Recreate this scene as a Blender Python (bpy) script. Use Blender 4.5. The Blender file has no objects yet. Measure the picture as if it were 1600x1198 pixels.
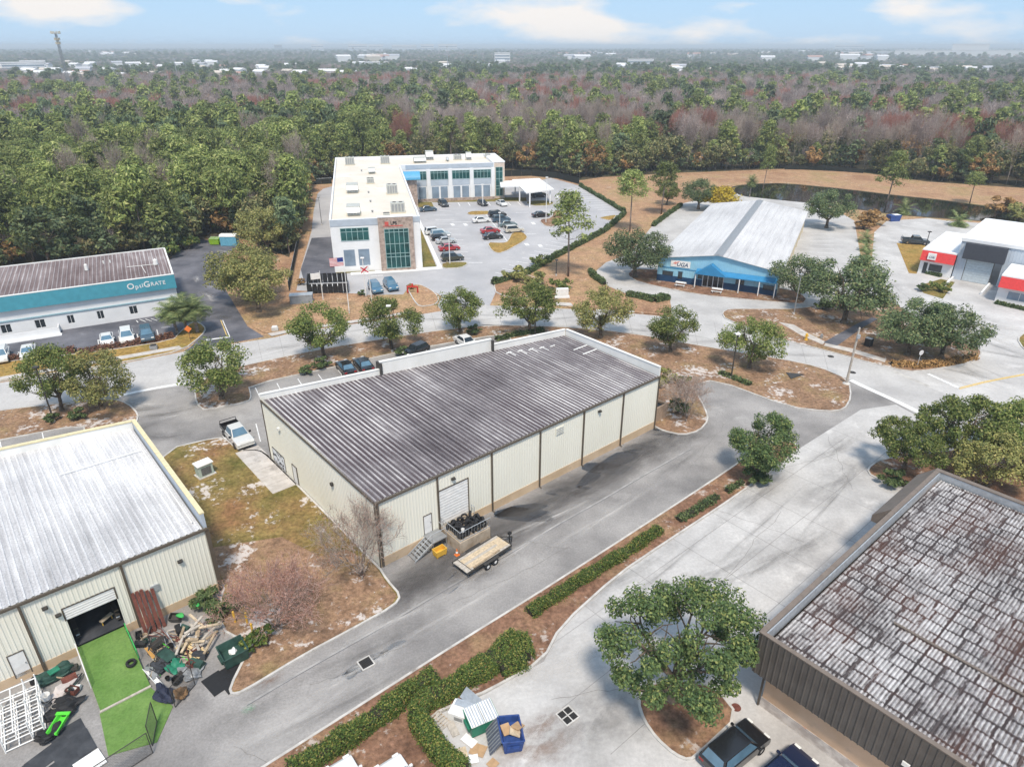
import bpy, bmesh, math, random
import numpy as np
from mathutils import Vector, Matrix
random.seed(7); RNG = np.random.default_rng(7)
R_ = math.radians
S = bpy.context.scene
COL = S.collection
# ---------------------------------------------------------------- camera, sky, sun, exposure
F_PX = 1067.0; PITCH = math.atan(527/F_PX); CAM_H = 40.0
cam = bpy.data.cameras.new('camera'); camo = bpy.data.objects.new('camera', cam); COL.objects.link(camo)
camo.location = (0, 0, CAM_H); camo.rotation_euler = (math.pi/2-PITCH, 0, 0)
cam.sensor_width = 36; cam.lens = 36*F_PX/1600; cam.clip_end = 60000; cam.clip_start = .5
S.camera = camo
SUN_AZ, SUN_EL = R_(176), R_(60)          # azimuth clockwise from +Y: behind the camera
W = bpy.data.worlds.new('World'); S.world = W; W.use_nodes = True
nt = W.node_tree; N = nt.nodes; L = nt.links; N.clear()
out = N.new('ShaderNodeOutputWorld'); bg = N.new('ShaderNodeBackground'); sky = N.new('ShaderNodeTexSky')
sky.sky_type = 'NISHITA'; sky.sun_disc = False; sky.sun_elevation = SUN_EL; sky.sun_rotation = SUN_AZ
sky.air_density = 1.0; sky.dust_density = 0.3; sky.ozone_density = 2.0; sky.altitude = 50
bg.inputs[1].default_value = 0.11
tc = N.new('ShaderNodeTexCoord'); mp = N.new('ShaderNodeMapping'); mp.inputs['Scale'].default_value = (3.0, 3.0, 10)
mp.inputs['Location'].default_value = (1.0, 3.1, 1.35)
nz = N.new('ShaderNodeTexNoise'); nz.inputs['Scale'].default_value = 1.7; nz.inputs['Detail'].default_value = 7; nz.inputs['Roughness'].default_value = .52
rp = N.new('ShaderNodeValToRGB'); rp.color_ramp.elements[0].position = .505; rp.color_ramp.elements[1].position = .63
veil = N.new('ShaderNodeMix'); veil.data_type = 'RGBA'; veil.inputs[0].default_value = .85; veil.inputs[7].default_value = (2.15, 3.4, 5.0, 1)
mx = N.new('ShaderNodeMix'); mx.data_type = 'RGBA'; mx.inputs[7].default_value = (5.2, 5.0, 4.85, 1)
L.new(tc.outputs['Generated'], mp.inputs[0]); L.new(mp.outputs[0], nz.inputs[0]); L.new(nz.outputs['Fac'], rp.inputs[0])
L.new(sky.outputs[0], veil.inputs[6]); L.new(veil.outputs[2], mx.inputs[6]); L.new(rp.outputs[0], mx.inputs[0]); L.new(mx.outputs[2], bg.inputs[0]); L.new(bg.outputs[0], out.inputs[0])
sl = bpy.data.lights.new('sun', 'SUN'); so = bpy.data.objects.new('sun', sl); COL.objects.link(so)
sl.energy = 2.5; sl.angle = R_(10); sl.color = (1, .89, .75)
sd = Vector((math.sin(SUN_AZ)*math.cos(SUN_EL), math.cos(SUN_AZ)*math.cos(SUN_EL), math.sin(SUN_EL)))
so.rotation_euler = sd.to_track_quat('Z', 'Y').to_euler()
vs = S.view_settings; vs.view_transform = 'Standard'; vs.look = 'None'; vs.exposure = 0.77; vs.gamma = 1; vs.use_curve_mapping = False
# ---------------------------------------------------------------- helpers
def G(px, py, z=0.0):
    """point of the photograph (1600 px wide) -> the place on the level plane z it shows"""
    u = (px-800)/F_PX; v = (599-py)/F_PX; c, s = math.cos(PITCH), math.sin(PITCH)
    d = (u, c+v*s, -s+v*c); t = (CAM_H-z)/-d[2]
    return Vector((d[0]*t, d[1]*t, z))
def g2(px, py, z=0.0):
    p = G(px, py, z); return (p.x, p.y)
def topx(x, y, z=0):
    c, s = math.cos(PITCH), math.sin(PITCH); dz = z-CAM_H
    f = y*c-dz*s; return 800+F_PX*x/f, 599-F_PX*(y*s+dz*c)/f
class MB:
    def __init__(s): s.v = []; s.f = []; s.m = []; s.mi = 0; s.M = None
    def add(s, vs, fs, mi=None):
        b = len(s.v)
        if s.M is not None: vs = [tuple(s.M @ Vector(p)) for p in vs]
        s.v += [tuple(p) for p in vs]; s.f += [tuple(i+b for i in f) for f in fs]; s.m += [s.mi if mi is None else mi]*len(fs); return s
    def box(s, x0, x1, y0, y1, z0, z1, mi=None):
        return s.add([(x0,y0,z0),(x1,y0,z0),(x1,y1,z0),(x0,y1,z0),(x0,y0,z1),(x1,y0,z1),(x1,y1,z1),(x0,y1,z1)],
              [(0,3,2,1),(4,5,6,7),(0,1,5,4),(1,2,6,5),(2,3,7,6),(3,0,4,7)], mi)
    def prism(s, pts, z0, z1, mi=None):
        if sum(pts[i][0]*pts[(i+1)%len(pts)][1]-pts[(i+1)%len(pts)][0]*pts[i][1] for i in range(len(pts))) < 0: pts = pts[::-1]
        n = len(pts); vs = [(p[0],p[1],z0) for p in pts]+[(p[0],p[1],z1) for p in pts]
        return s.add(vs, [tuple(range(n-1,-1,-1)), tuple(range(n,2*n))]+[(i,(i+1)%n,n+(i+1)%n,n+i) for i in range(n)], mi)
    def xprism(s, prof, x0, x1, mi=None):     # profile in (y,z) pushed along x
        n = len(prof); vs = [(x0,p[0],p[1]) for p in prof]+[(x1,p[0],p[1]) for p in prof]
        return s.add(vs, [tuple(range(n-1,-1,-1)), tuple(range(n,2*n))]+[(i,(i+1)%n,n+(i+1)%n,n+i) for i in range(n)], mi)
    def yprism(s, prof, y0, y1, mi=None):     # profile in (x,z) pushed along y
        n = len(prof); vs = [(p[0],y0,p[1]) for p in prof]+[(p[0],y1,p[1]) for p in prof]
        return s.add(vs, [tuple(range(n)), tuple(range(2*n-1,n-1,-1))]+[(i,n+i,n+(i+1)%n,(i+1)%n) for i in range(n)], mi)
    def tube(s, p, q, r0, r1=None, n=6, mi=None):
        p = Vector(p); q = Vector(q); r1 = r0 if r1 is None else r1; d = q-p
        if d.length < 1e-6: return s
        d.normalize(); u = d.orthogonal().normalized(); w = d.cross(u)
        vs = []
        for c, r in ((p,r0),(q,r1)):
            for k in range(n):
                a = 2*math.pi*k/n; vs.append(c+u*(r*math.cos(a))+w*(r*math.sin(a)))
        return s.add(vs, [(k,(k+1)%n,n+(k+1)%n,n+k) for k in range(n)]+[tuple(range(n-1,-1,-1)), tuple(range(n,2*n))], mi)
    def path(s, pts, r, n=6, mi=None):
        for a, b in zip(pts, pts[1:]): s.tube(a, b, r, r, n, mi)
        return s
    def lathe(s, prof, c=(0,0,0), axis='z', n=20, mi=None):
        vs = []; m = len(prof)
        for k in range(n):
            a = 2*math.pi*k/n; ca, sa = math.cos(a), math.sin(a)
            for r, h in prof:
                vs.append((c[0]+r*ca, c[1]+r*sa, c[2]+h) if axis == 'z' else (c[0]+r*ca, c[1]+h, c[2]+r*sa) if axis == 'y' else (c[0]+h, c[1]+r*ca, c[2]+r*sa))
        fs = [(k*m+j, ((k+1)%n)*m+j, ((k+1)%n)*m+j+1, k*m+j+1) for k in range(n) for j in range(m-1)]
        return s.add(vs, fs, mi)
    def torus(s, R, r, c=(0,0,0), axis='z', n=18, k=8, mi=None):
        prof = [(R+r*math.cos(2*math.pi*i/k), r*math.sin(2*math.pi*i/k)) for i in range(k+1)]
        return s.lathe(prof, c, axis, n, mi)
    def build(s, name, mats, parent=None, bevel=0, smooth=False, loc=None, rotz=0):
        me = bpy.data.meshes.new(name); me.from_pydata(s.v, [], s.f)
        for m in (mats if isinstance(mats, (list, tuple)) else [mats]): me.materials.append(m)
        if any(s.m): me.polygons.foreach_set('material_index', s.m)
        bm = bmesh.new(); bm.from_mesh(me)
        bmesh.ops.recalc_face_normals(bm, faces=bm.faces)
        if bevel: bmesh.ops.bevel(bm, geom=[e for e in bm.edges if len(e.link_faces)==2 and e.calc_face_angle(0) > .5], offset=bevel, segments=2, affect='EDGES', profile=.5, clamp_overlap=True)
        bm.to_mesh(me); bm.free()
        if smooth: me.polygons.foreach_set('use_smooth', [True]*len(me.polygons))
        return link(name, me, parent, loc, rotz)
def link(name, me, parent=None, loc=None, rotz=0):
    o = bpy.data.objects.new(name, me); COL.objects.link(o); o.parent = parent
    if loc is not None: o.location = loc
    o.rotation_euler[2] = rotz
    return o
def tag(o, label, cat, group=None):
    o['label'] = label; o['category'] = cat
    if group: o['group'] = group
    return o
def struct(o, kind='structure'): o['kind'] = kind; return o
def thing(name, label, cat, loc=(0,0,0), rotz=0, group=None):
    o = bpy.data.objects.new(name, None); COL.objects.link(o); o.empty_display_size = .3
    o.location = (loc[0], loc[1], loc[2] if len(loc) > 2 else 0); o.rotation_euler[2] = rotz
    return tag(o, label, cat, group)
KIDS = {}
def dup(root, loc, rotz, label, scale=1.0, group=None):
    def cp(o, par):
        c = o.copy(); COL.objects.link(c); c.parent = par
        for ch in o.children: cp(ch, c)
        return c
    r = cp(root, None); r.location = (loc[0], loc[1], loc[2] if len(loc) > 2 else 0); r.rotation_euler[2] = rotz
    r.scale = (scale,)*3 if not isinstance(scale, tuple) else scale; r['label'] = label
    if group: r['group'] = group
    return r
def chaikin(pts, it=2):
    for _ in range(it):
        o = []
        for i in range(len(pts)):
            a, b = pts[i], pts[(i+1)%len(pts)]
            o += [(a[0]*.78+b[0]*.22, a[1]*.78+b[1]*.22), (a[0]*.22+b[0]*.78, a[1]*.22+b[1]*.78)]
        pts = o
    return pts
def ccw(p): 
    return p if sum(p[i][0]*p[(i+1)%len(p)][1]-p[(i+1)%len(p)][0]*p[i][1] for i in range(len(p))) > 0 else p[::-1]
def inset(pts, d):
    pts = ccw(pts); n = len(pts); o = []
    for i in range(n):
        a, b, c = Vector(pts[i-1]), Vector(pts[i]), Vector(pts[(i+1)%n])
        t = ((b-a).normalized()+(c-b).normalized())
        t = t.normalized() if t.length > 1e-4 else (c-b).normalized()
        o.append((b.x-t.y*d, b.y+t.x*d))
    return o
# ---------------------------------------------------------------- materials
def M_(name, rough=.8, metal=0, spec=.3):
    m = bpy.data.materials.new(name); m.use_nodes = True; b = m.node_tree.nodes['Principled BSDF']
    b.inputs['Roughness'].default_value = rough; b.inputs['Metallic'].default_value = metal; b.inputs['Specular IOR Level'].default_value = spec
    return m, m.node_tree, b
def noise(t, coord, scale, detail=4, rough=.55, vscale=None):
    n = t.nodes.new('ShaderNodeTexNoise'); n.inputs['Scale'].default_value = scale; n.inputs['Detail'].default_value = detail; n.inputs['Roughness'].default_value = rough
    if vscale:
        k = t.nodes.new('ShaderNodeMapping'); k.inputs['Scale'].default_value = vscale; t.links.new(coord, k.inputs[0]); coord = k.outputs[0]
    t.links.new(coord, n.inputs['Vector']); return n.outputs['Fac']
def ramp(t, fac, stops, interp='LINEAR'):
    r = t.nodes.new('ShaderNodeValToRGB'); cr = r.color_ramp; cr.interpolation = interp
    while len(cr.elements) < len(stops): cr.elements.new(.5)
    for e, (p, c) in zip(cr.elements, stops):
        e.position = p; e.color = (c, c, c, 1) if isinstance(c, (int, float)) else (*c, 1)
    t.links.new(fac, r.inputs[0]); return r.outputs[0]
def mix(t, fac, a, b, mode='MIX'):
    n = t.nodes.new('ShaderNodeMix'); n.data_type = 'RGBA'; n.blend_type = mode
    for i, v in ((0, fac), (6, a), (7, b)):
        if hasattr(v, 'links'): t.links.new(v, n.inputs[i])
        elif i == 0: n.inputs[0].default_value = v
        else: n.inputs[i].default_value = (*v, 1)
    return n.outputs[2]
def obj_co(t): return t.nodes.new('ShaderNodeTexCoord').outputs['Object']
def bump(t, b, h, strength=.3, dist=.02):
    k = t.nodes.new('ShaderNodeBump'); k.inputs['Strength'].default_value = strength; k.inputs['Distance'].default_value = dist
    t.links.new(h, k.inputs['Height']); t.links.new(k.outputs[0], b.inputs['Normal'])
def plain(name, col, rough=.7, metal=0, var=.12, scale=3.0, spec=.3, bmp=0):
    m, t, b = M_(name, rough, metal, spec); co = obj_co(t)
    f = noise(t, co, scale, 5, .6)
    c = ramp(t, f, [(.25, tuple(x*(1-var*1.6) for x in col)), (.55, col), (.8, tuple(min(1, x*(1+var)) for x in col))])
    t.links.new(c, b.inputs['Base Color'])
    if bmp: bump(t, b, noise(t, co, scale*8, 3), bmp)
    return m
def two(name, c1, c2, scale, lo=.4, hi=.6, rough=.85, c3=None, s3=1., lo3=.58, hi3=.64, bmp=.0, fine=None, vs=None, spec=.2):
    m, t, b = M_(name, rough, 0, spec); co = obj_co(t)
    c = ramp(t, noise(t, co, scale, 6, .62, vs), [(lo, c1), (hi, c2)])
    if c3: c = mix(t, ramp(t, noise(t, co, s3, 7, .65), [(lo3, 0.), (hi3, 1.)]), c, c3)
    if fine: c = mix(t, 1., c, ramp(t, noise(t, co, fine[0], 3, .7), [(.3, 1-fine[1]), (.7, 1+fine[1]*.6)]), 'MULTIPLY')
    t.links.new(c, b.inputs['Base Color'])
    if bmp: bump(t, b, noise(t, co, fine[0] if fine else 6, 4), bmp, .05)
    return m
MT = {}
MT['asphalt'] = two('asphalt', (.185,.178,.176), (.36,.345,.335), .085, .36, .62, .9, (.47,.455,.44), .2, .56, .85, .15, (6,.2))
MT['asphalt_dark'] = two('asphalt_dark', (.085,.088,.105), (.19,.19,.215), .16, .38, .7, .88, (.27,.27,.29), .4, .6, .8, .1, (4,.14))
MT['asphalt_pale'] = two('asphalt_pale', (.35,.35,.365), (.46,.455,.465), .09, .35, .65, .9, (.54,.53,.52), .3, .6, .8, .1, (4,.08))
MT['concrete_lot'] = two('concrete_lot', (.37,.36,.355), (.57,.56,.55), .12, .33, .66, .9, (.68,.665,.65), .28, .56, .8, .12, (3.5,.12))
MT['street'] = two('street', (.39,.38,.375), (.52,.51,.50), .15, .35, .65, .9, (.35,.33,.31), .35, .62, .9, .1, (2.5,.10))
MT['kerb'] = two('kerb', (.40,.385,.365), (.6,.585,.56), .8, .35, .65, .9, (.22,.2,.18), 1.2, .6, .75)
MT['walk'] = two('walk', (.42,.39,.36), (.56,.53,.50), .9, .35, .65, .9, (.28,.26,.24), .7, .58, .75)
def lawn_mat(name, c1, c2, c3, sand, sand_lo, s=.25):
    m, t, b = M_(name, .95, 0, .1); co = obj_co(t)
    c = ramp(t, noise(t, co, s, 7, .65), [(.3, c1), (.5, c2), (.68, c3)])
    c = mix(t, 1., c, ramp(t, noise(t, co, 2.8, 5, .75), [(.28, .42), (.72, 1.5)]), 'MULTIPLY'); c = mix(t, 1., c, ramp(t, noise(t, co, .55, 4, .7), [(.3, .72), (.7, 1.2)]), 'MULTIPLY')
    a = noise(t, co, .22, 3, .5); d = noise(t, co, 1.5, 6, .7)
    mm = t.nodes.new('ShaderNodeMath'); mm.operation = 'MULTIPLY'; t.links.new(a, mm.inputs[0]); t.links.new(d, mm.inputs[1])
    c = mix(t, ramp(t, mm.outputs[0], [(sand_lo, 0.), (sand_lo+.045, .85)]), c, sand)
    t.links.new(c, b.inputs['Base Color']); bump(t, b, noise(t, co, 5, 5, .7), .7, .12); return m
SAND = (.62,.575,.55)
MT['straw'] = lawn_mat('straw', (.185,.115,.075), (.31,.195,.125), (.27,.195,.10), SAND, .30)
MT['mulch'] = lawn_mat('mulch', (.16,.088,.06), (.255,.145,.095), (.29,.19,.11), (.48,.42,.38), .325)
MT['dry_grass'] = lawn_mat('dry_grass', (.30,.17,.105), (.42,.265,.16), (.33,.25,.12), (.52,.45,.37), .36, .07)
MT['lawn_mixed'] = lawn_mat('lawn_mixed', (.125,.125,.035), (.25,.18,.07), (.27,.15,.075), SAND, .315, .16)
MT['gold_grass'] = lawn_mat('gold_grass', (.30,.2,.055), (.36,.23,.075), (.26,.21,.06), SAND, .45)
MT['green_grass'] = lawn_mat('green_grass', (.14,.14,.04), (.2,.17,.055), (.28,.19,.07), SAND, .45)
MT['forest_floor'] = lawn_mat('forest_floor', (.05,.045,.03), (.09,.075,.05), (.06,.07,.03), (.12,.1,.08), .45, .05)
MT['white_paint'] = plain('white_paint', (.78,.78,.77), .6, 0, .1, 2)
MT['line'] = plain('line', (.74,.74,.74), .8, 0, .3, 4)
MT['yellow_line'] = plain('yellow_line', (.7,.5,.17), .8, 0, .2, 4)
MT['dark_metal'] = plain('dark_metal', (.07,.065,.06), .5, .3)
MT['brown_trim'] = plain('brown_trim', (.105,.085,.065), .6)
MT['grey_metal'] = plain('grey_metal', (.34,.35,.36), .5, .4)
MT['galv'] = plain('galv', (.52,.55,.58), .45, .5, .15)
MT['rubber'] = plain('rubber', (.022,.022,.025), .8)
MT['black'] = plain('black', (.02,.02,.022), .6)
MT['glass_dark'] = plain('glass_dark', (.02,.028,.035), .08, 0, .1, 2, .6)
MT['glass_blue'] = plain('glass_blue', (.10,.19,.27), .06, 0, .2, .8, .8)
MT['glass_teal'] = plain('glass_teal', (.01,.085,.085), .08, 0, .5, .35, .5)
MT['glass_grey'] = plain('glass_grey', (.22,.29,.37), .1, 0, .2, .5, .7)
MT['chrome'] = plain('chrome', (.55,.55,.56), .25, .9, .05)
MT['lamp_lens'] = plain('lamp_lens', (.75,.75,.72), .3)
MT['red_lens'] = plain('red_lens', (.35,.02,.02), .3)
MT['wood'] = plain('wood', (.40,.31,.21), .85, 0, .3, 5)
MT['wood_pale'] = plain('wood_pale', (.58,.47,.33), .85, 0, .25, 5)
MT['wood_grey'] = plain('wood_grey', (.46,.42,.37), .85, 0, .25, 4)
MT['card'] = plain('card', (.46,.30,.17), .9, 0, .15, 3)
MT['rust'] = plain('rust', (.16,.055,.04), .85, 0, .3, 4)
MT['yellow'] = plain('yellow', (.72,.43,.06), .6, 0, .12)
MT['orange'] = plain('orange', (.75,.2,.04), .6)
MT['lime'] = plain('lime', (.10,.62,.05), .5, 0, .1)
MT['green_plastic'] = plain('green_plastic', (.06,.45,.11), .5, 0, .15)
MT['bin_green'] = plain('bin_green', (.025,.20,.12), .55, 0, .25, 2.5)
MT['bin_dark'] = plain('bin_dark', (.03,.075,.06), .6, 0, .3, 2.5)
MT['bin_blue'] = plain('bin_blue', (.03,.07,.24), .55, 0, .3, 2.5)
MT['tan_base'] = two('tan_base', (.50,.37,.24), (.6,.46,.32), .5, .35, .65, .9, (.42,.32,.22), 1.0, .6, .75)
MT['stucco'] = plain('stucco', (.70,.72,.74), .85, 0, .06, .6)
MT['stucco_white'] = plain('stucco_white', (.78,.79,.80), .85, 0, .05, .5)
MT['turf'] = two('turf', (.10,.20,.045), (.16,.27,.075), .5, .35, .65, .95, (.07,.14,.035), .45, .6, .8, .2, (6,.2))
MT['mat_black'] = two('mat_black', (.035,.038,.045), (.075,.08,.09), .8, .35, .7, .9)
MT['bark'] = two('bark', (.10,.075,.055), (.2,.165,.13), 3, .35, .7, .95, None, bmp=.5, vs=(1,1,.3))
MT['bark_grey'] = two('bark_grey', (.23,.19,.165), (.36,.31,.28), 3, .35, .7, .95, None, bmp=.3, vs=(1,1,.3))
MT['pine_bark'] = two('pine_bark', (.16,.12,.10), (.30,.245,.21), 2, .35, .7, .95, None, bmp=.3, vs=(1,1,.4))
def leaf_mat(name, stops, rnd=.35, trans=.25):
    m, t, b = M_(name, .65, 0, .25)
    geo = t.nodes.new('ShaderNodeNewGeometry'); oi = t.nodes.new('ShaderNodeObjectInfo')
    c = ramp(t, geo.outputs['Random Per Island'], stops)
    v = ramp(t, oi.outputs['Random'], [(0, 1-rnd), (1, 1+rnd*.6)])
    c = mix(t, 1., c, v, 'MULTIPLY')
    t.links.new(c, b.inputs['Base Color'])
    tr = t.nodes.new('ShaderNodeBsdfTranslucent'); ms = t.nodes.new('ShaderNodeMixShader'); ms.inputs[0].default_value = trans
    t.links.new(c, tr.inputs[0]); t.links.new(b.outputs[0], ms.inputs[1]); t.links.new(tr.outputs[0], ms.inputs[2])
    t.links.new(ms.outputs[0], t.nodes['Material Output'].inputs[0]); return m
MT['oak_leaf'] = leaf_mat('oak_leaf', [(0,(0.077,0.116,0.033)),(.5,(0.171,0.226,0.061)),(.85,(0.297,0.341,0.099)),(1,(0.462,0.429,0.165))], .25, .35)
MT['oak_dark'] = leaf_mat('oak_dark', [(0,(0.070,0.109,0.056)),(.5,(0.119,0.168,0.076)),(.85,(0.198,0.247,0.103)),(1,(0.337,0.337,0.169))], .2)
MT['oak_olive'] = leaf_mat('oak_olive', [(0,(0.148,0.166,0.062)),(.5,(0.259,0.268,0.087)),(.85,(0.388,0.370,0.132)),(1,(0.535,0.444,0.176))], .2)
MT['big_leaf'] = leaf_mat('big_leaf', [(0,(0.058,0.099,0.039)),(.5,(0.107,0.173,0.063)),(.85,(0.198,0.264,0.086)),(1,(0.346,0.363,0.125))], .1)
MT['pine_leaf'] = leaf_mat('pine_leaf', [(0,(0.098,0.142,0.043)),(.45,(0.221,0.278,0.086)),(.8,(0.367,0.421,0.129)),(1,(0.539,0.546,0.230))], .45, .35)
MT['forest_leaf'] = leaf_mat('forest_leaf', [(0,(0.104,0.128,0.055)),(.5,(0.196,0.216,0.089)),(.85,(0.330,0.309,0.138)),(1,(0.495,0.393,0.196))], .45)
MT['far_leaf'] = leaf_mat('far_leaf', [(0,(0.075,0.118,0.061)),(.5,(0.129,0.182,0.092)),(1,(0.257,0.300,0.143))], .45)
MT['gold_leaf'] = leaf_mat('gold_leaf', [(0,(.3,.2,.02)),(.5,(.45,.33,.03)),(1,(.6,.48,.06))], .1)
MT['lime_leaf'] = leaf_mat('lime_leaf', [(0,(.14,.17,.03)),(.5,(.24,.28,.05)),(1,(.36,.38,.1))], .3)
MT['rust_leaf'] = leaf_mat('rust_leaf', [(0,(0.214,0.132,0.055)),(.5,(0.363,0.214,0.086)),(1,(0.528,0.330,0.141))], .35)
MT['twig_mauve'] = leaf_mat('twig_mauve', [(0,(0.240,0.186,0.174)),(.5,(0.396,0.318,0.300)),(1,(0.624,0.540,0.504))], .4, .1)
MT['twig_red'] = leaf_mat('twig_red', [(0,(.30,.12,.09)),(.5,(.42,.19,.15)),(1,(.52,.29,.24))], .3, .1)
MT['twig_grey'] = leaf_mat('twig_grey', [(0,(.3,.235,.2)),(.5,(.44,.36,.31)),(1,(.58,.5,.44))], .15, .1)
MT['hedge_leaf'] = leaf_mat('hedge_leaf', [(0,(.04,.075,.02)),(.5,(.095,.155,.035)),(.8,(.19,.245,.055)),(.93,(.36,.34,.09)),(1,(.30,.2,.08))], .1)
MT['hedge_dark'] = leaf_mat('hedge_dark', [(0,(0.049,0.083,0.031)),(.6,(0.099,0.148,0.055)),(1,(0.198,0.231,0.094))], .1)
MT['hedge_red'] = leaf_mat('hedge_red', [(0,(0.116,0.058,0.047)),(.6,(0.214,0.107,0.078)),(1,(0.330,0.181,0.110))], .1)
MT['palm_leaf'] = leaf_mat('palm_leaf', [(0,(0.099,0.140,0.055)),(.6,(0.198,0.256,0.094)),(1,(0.363,0.388,0.172))], .2)
MT['twig_pink'] = leaf_mat('twig_pink', [(0,(.34,.19,.15)),(.5,(.48,.30,.25)),(1,(.62,.45,.39))], .1, .1)
MT['bud_salmon'] = leaf_mat('bud_salmon', [(0,(.42,.19,.14)),(.5,(.56,.29,.22)),(1,(.68,.42,.34))], .1, .15)
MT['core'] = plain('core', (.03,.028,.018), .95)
# ---------------------------------------------------------------- the ground, roads, lots, islands
ANG = R_(40.6); EX = Vector((math.cos(ANG), math.sin(ANG))); EY = Vector((-EX.y, EX.x))
MAIN_O = Vector(g2(596, 886)); GYM_O = Vector(g2(344, 921)); BROWN_O = Vector((15.75, 31.9))
def mainp(a, b): p = MAIN_O+EX*a+EY*b; return (p.x, p.y)
def gymp(a, b): p = GYM_O+EX*a+EY*b; return (p.x, p.y)
def P(pts): return [g2(*p) if len(p) == 2 else (p[0], p[1]) for p in pts]      # (px,py) or (X,Y,'w')
def w(p): return (p[0], p[1], 'w')
def sheet(name, pts, z, mat, parent=None, kind='structure'):
    pts = ccw(pts); me = bpy.data.meshes.new(name); vs = [Vector((p[0], p[1], z)) for p in pts]
    me.from_pydata(vs, [], [tuple(t) if (vs[t[1]]-vs[t[0]]).cross(vs[t[2]]-vs[t[0]]).z > 0 else tuple(t)[::-1] for t in tessellate_polygon([vs])]); me.materials.append(mat)
    o = link(name, me, parent)
    if parent is None: struct(o, kind)
    return o
def island(name, pts, mat, kerb=True, h=.10, rnd=2, z0=0.0, kw=.18):
    pts = ccw(chaikin(pts, rnd)) if rnd else ccw(pts)
    o = sheet(name, inset(pts, .05), h, mat)
    if kerb:
        k = MB(); a = pts; b = inset(pts, kw); n = len(a)
        vs = [(p[0],p[1],z0) for p in a]+[(p[0],p[1],h+.035) for p in a]+[(p[0],p[1],h+.035) for p in b]+[(p[0],p[1],h-.03) for p in b]
        k.add(vs, [(j*n+i, j*n+(i+1)%n, (j+1)*n+(i+1)%n, (j+1)*n+i) for j in range(3) for i in range(n)])
        k.build('kerb', MT['kerb'], o)
    return o
def gutter(name, pts, wd, z, mat, parent=None):
    """strip of width wd along an open line"""
    L_, R2 = [], []
    for i, p in enumerate(pts):
        a = Vector(pts[max(0,i-1)]); b = Vector(pts[min(len(pts)-1,i+1)]); t = (b-a).normalized(); q = Vector(p)
        L_.append((q.x-t.y*wd/2, q.y+t.x*wd/2)); R2.append((q.x+t.y*wd/2, q.y-t.x*wd/2))
    m = MB(); n = len(pts)
    m.add([(p[0],p[1],z) for p in L_+R2], [(i, n+i, n+i+1, i+1) for i in range(n-1)])
    o = m.build(name, mat, parent)
    if parent is None: struct(o)
    return o
from mathutils.geometry import tessellate_polygon
# one sheet to the horizon
gm = MB(); RR = 42000
gm.add([(-RR,-3000,-.02),(RR,-3000,-.02),(RR,RR,-.02),(-RR,RR,-.02)], [(0,1,2,3)]); struct(gm.build('ground', MT['forest_floor']))
EDGE = [(-700,560),(-300,470),(0,428),(245,398),(262,404),(315,374),(372,370),(452,402),(478,300),(484,286),(520,281),(640,268),(780,266),(850,272),(905,282),(940,277),(1066,270),(1226,264),(1349,270),(1449,284),(1600,294),(1900,318),(2500,380)]
lawn = [g2(x, y) for x, y in EDGE]+[(150,-60),(-150,-60)]
sheet('lawn', lawn, .0, MT['dry_grass'])
# --- near asphalt, street, concrete lot
lot = sheet('asphalt_lot', P([(-250,672),(0,637),(173,619),(303,600),(387,569),(653,520),(760,507),(883,510),(987,520),(1093,540),(1217,560),(1327,593),(1430,640),(1560,700),(1900,860),(1900,1400),(-200,1500),(-700,1000)]), .010, MT['asphalt'])
street_up = [(-250,633),(0,598),(197,567),(290,549),(430,527),(457,520),(653,492),(690,486),(760,477),(893,483),(1000,491),(1055,496),(1128,505),(1216,531),(1300,552),(1396,579),(1450,604),(1600,668),(1800,760)]
street_dn = [(1760,840),(1560,718),(1405,632),(1327,593),(1280,573),(1217,560),(1093,540),(987,520),(883,510),(760,507),(653,520),(500,545),(387,569),(303,600),(173,619),(0,640),(-250,676)]
street = sheet('street', P(street_up+street_dn), .018, MT['street'])
clot = sheet('concrete_lot', P([(1177,757),(1039,850),(965,900),(877,980),(850,1033),(760,1083),(672,1122),(715,1195),(790,1400),(1800,1400),(1900,900),(1560,716),(1400,632),(1345,640),(1250,700)]), .016, MT['concrete_lot'])
right_lot = sheet('paved_yard', P([(1360,430),(1366,363),(1386,345),(1450,341),(1480,345),(1700,360),(1950,420),(1950,900),(1800,765),(1600,668),(1450,604),(1396,579),(1300,552),(1216,531),(1128,505),(1128,488),(1253,478),(1345,465)]), .012, MT['concrete_lot'])
uga_lot = sheet('driveway', P([(927,427),(950,447),(977,458),(1047,468),(1050,496),(1128,505),(1128,488),(1253,478),(1345,465),(1348,420),(1335,345),(1300,325),(1180,300),(1120,306),(1066,318),(1020,352),(985,395),(947,410)]), .008, MT['street'])
opti_lot = sheet('parking_lot', P([(-250,600),(0,562),(160,545),(270,528),(318,510),(322,516),(300,540),(285,551),(413,526),(387,510),(367,477),(345,440),(350,400),(376,385),(374,377),(313,374),(268,401),(240,440),(200,480),(0,515),(-250,560)]), .009, MT['asphalt_dark'])
office_lot = sheet('parking_lot', P([(463,454),(470,420),(487,360),(490,330),(496,303),(505,295),(520,291),(560,280),(782,285),(800,293),(860,278),(904,290),(974,333),(940,362),(863,403),(823,427),(783,432),(771,445),(774,458),(765,478),(690,486),(684,478),(690,463),(672,452),(640,447),(630,460),(575,461),(560,459)]), .011, MT['asphalt_pale'])
sheet('dark_paving', P([(470,421),(487,372),(519,370),(526,427),(500,440),(475,440)]), .020, MT['asphalt_dark'])
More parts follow.
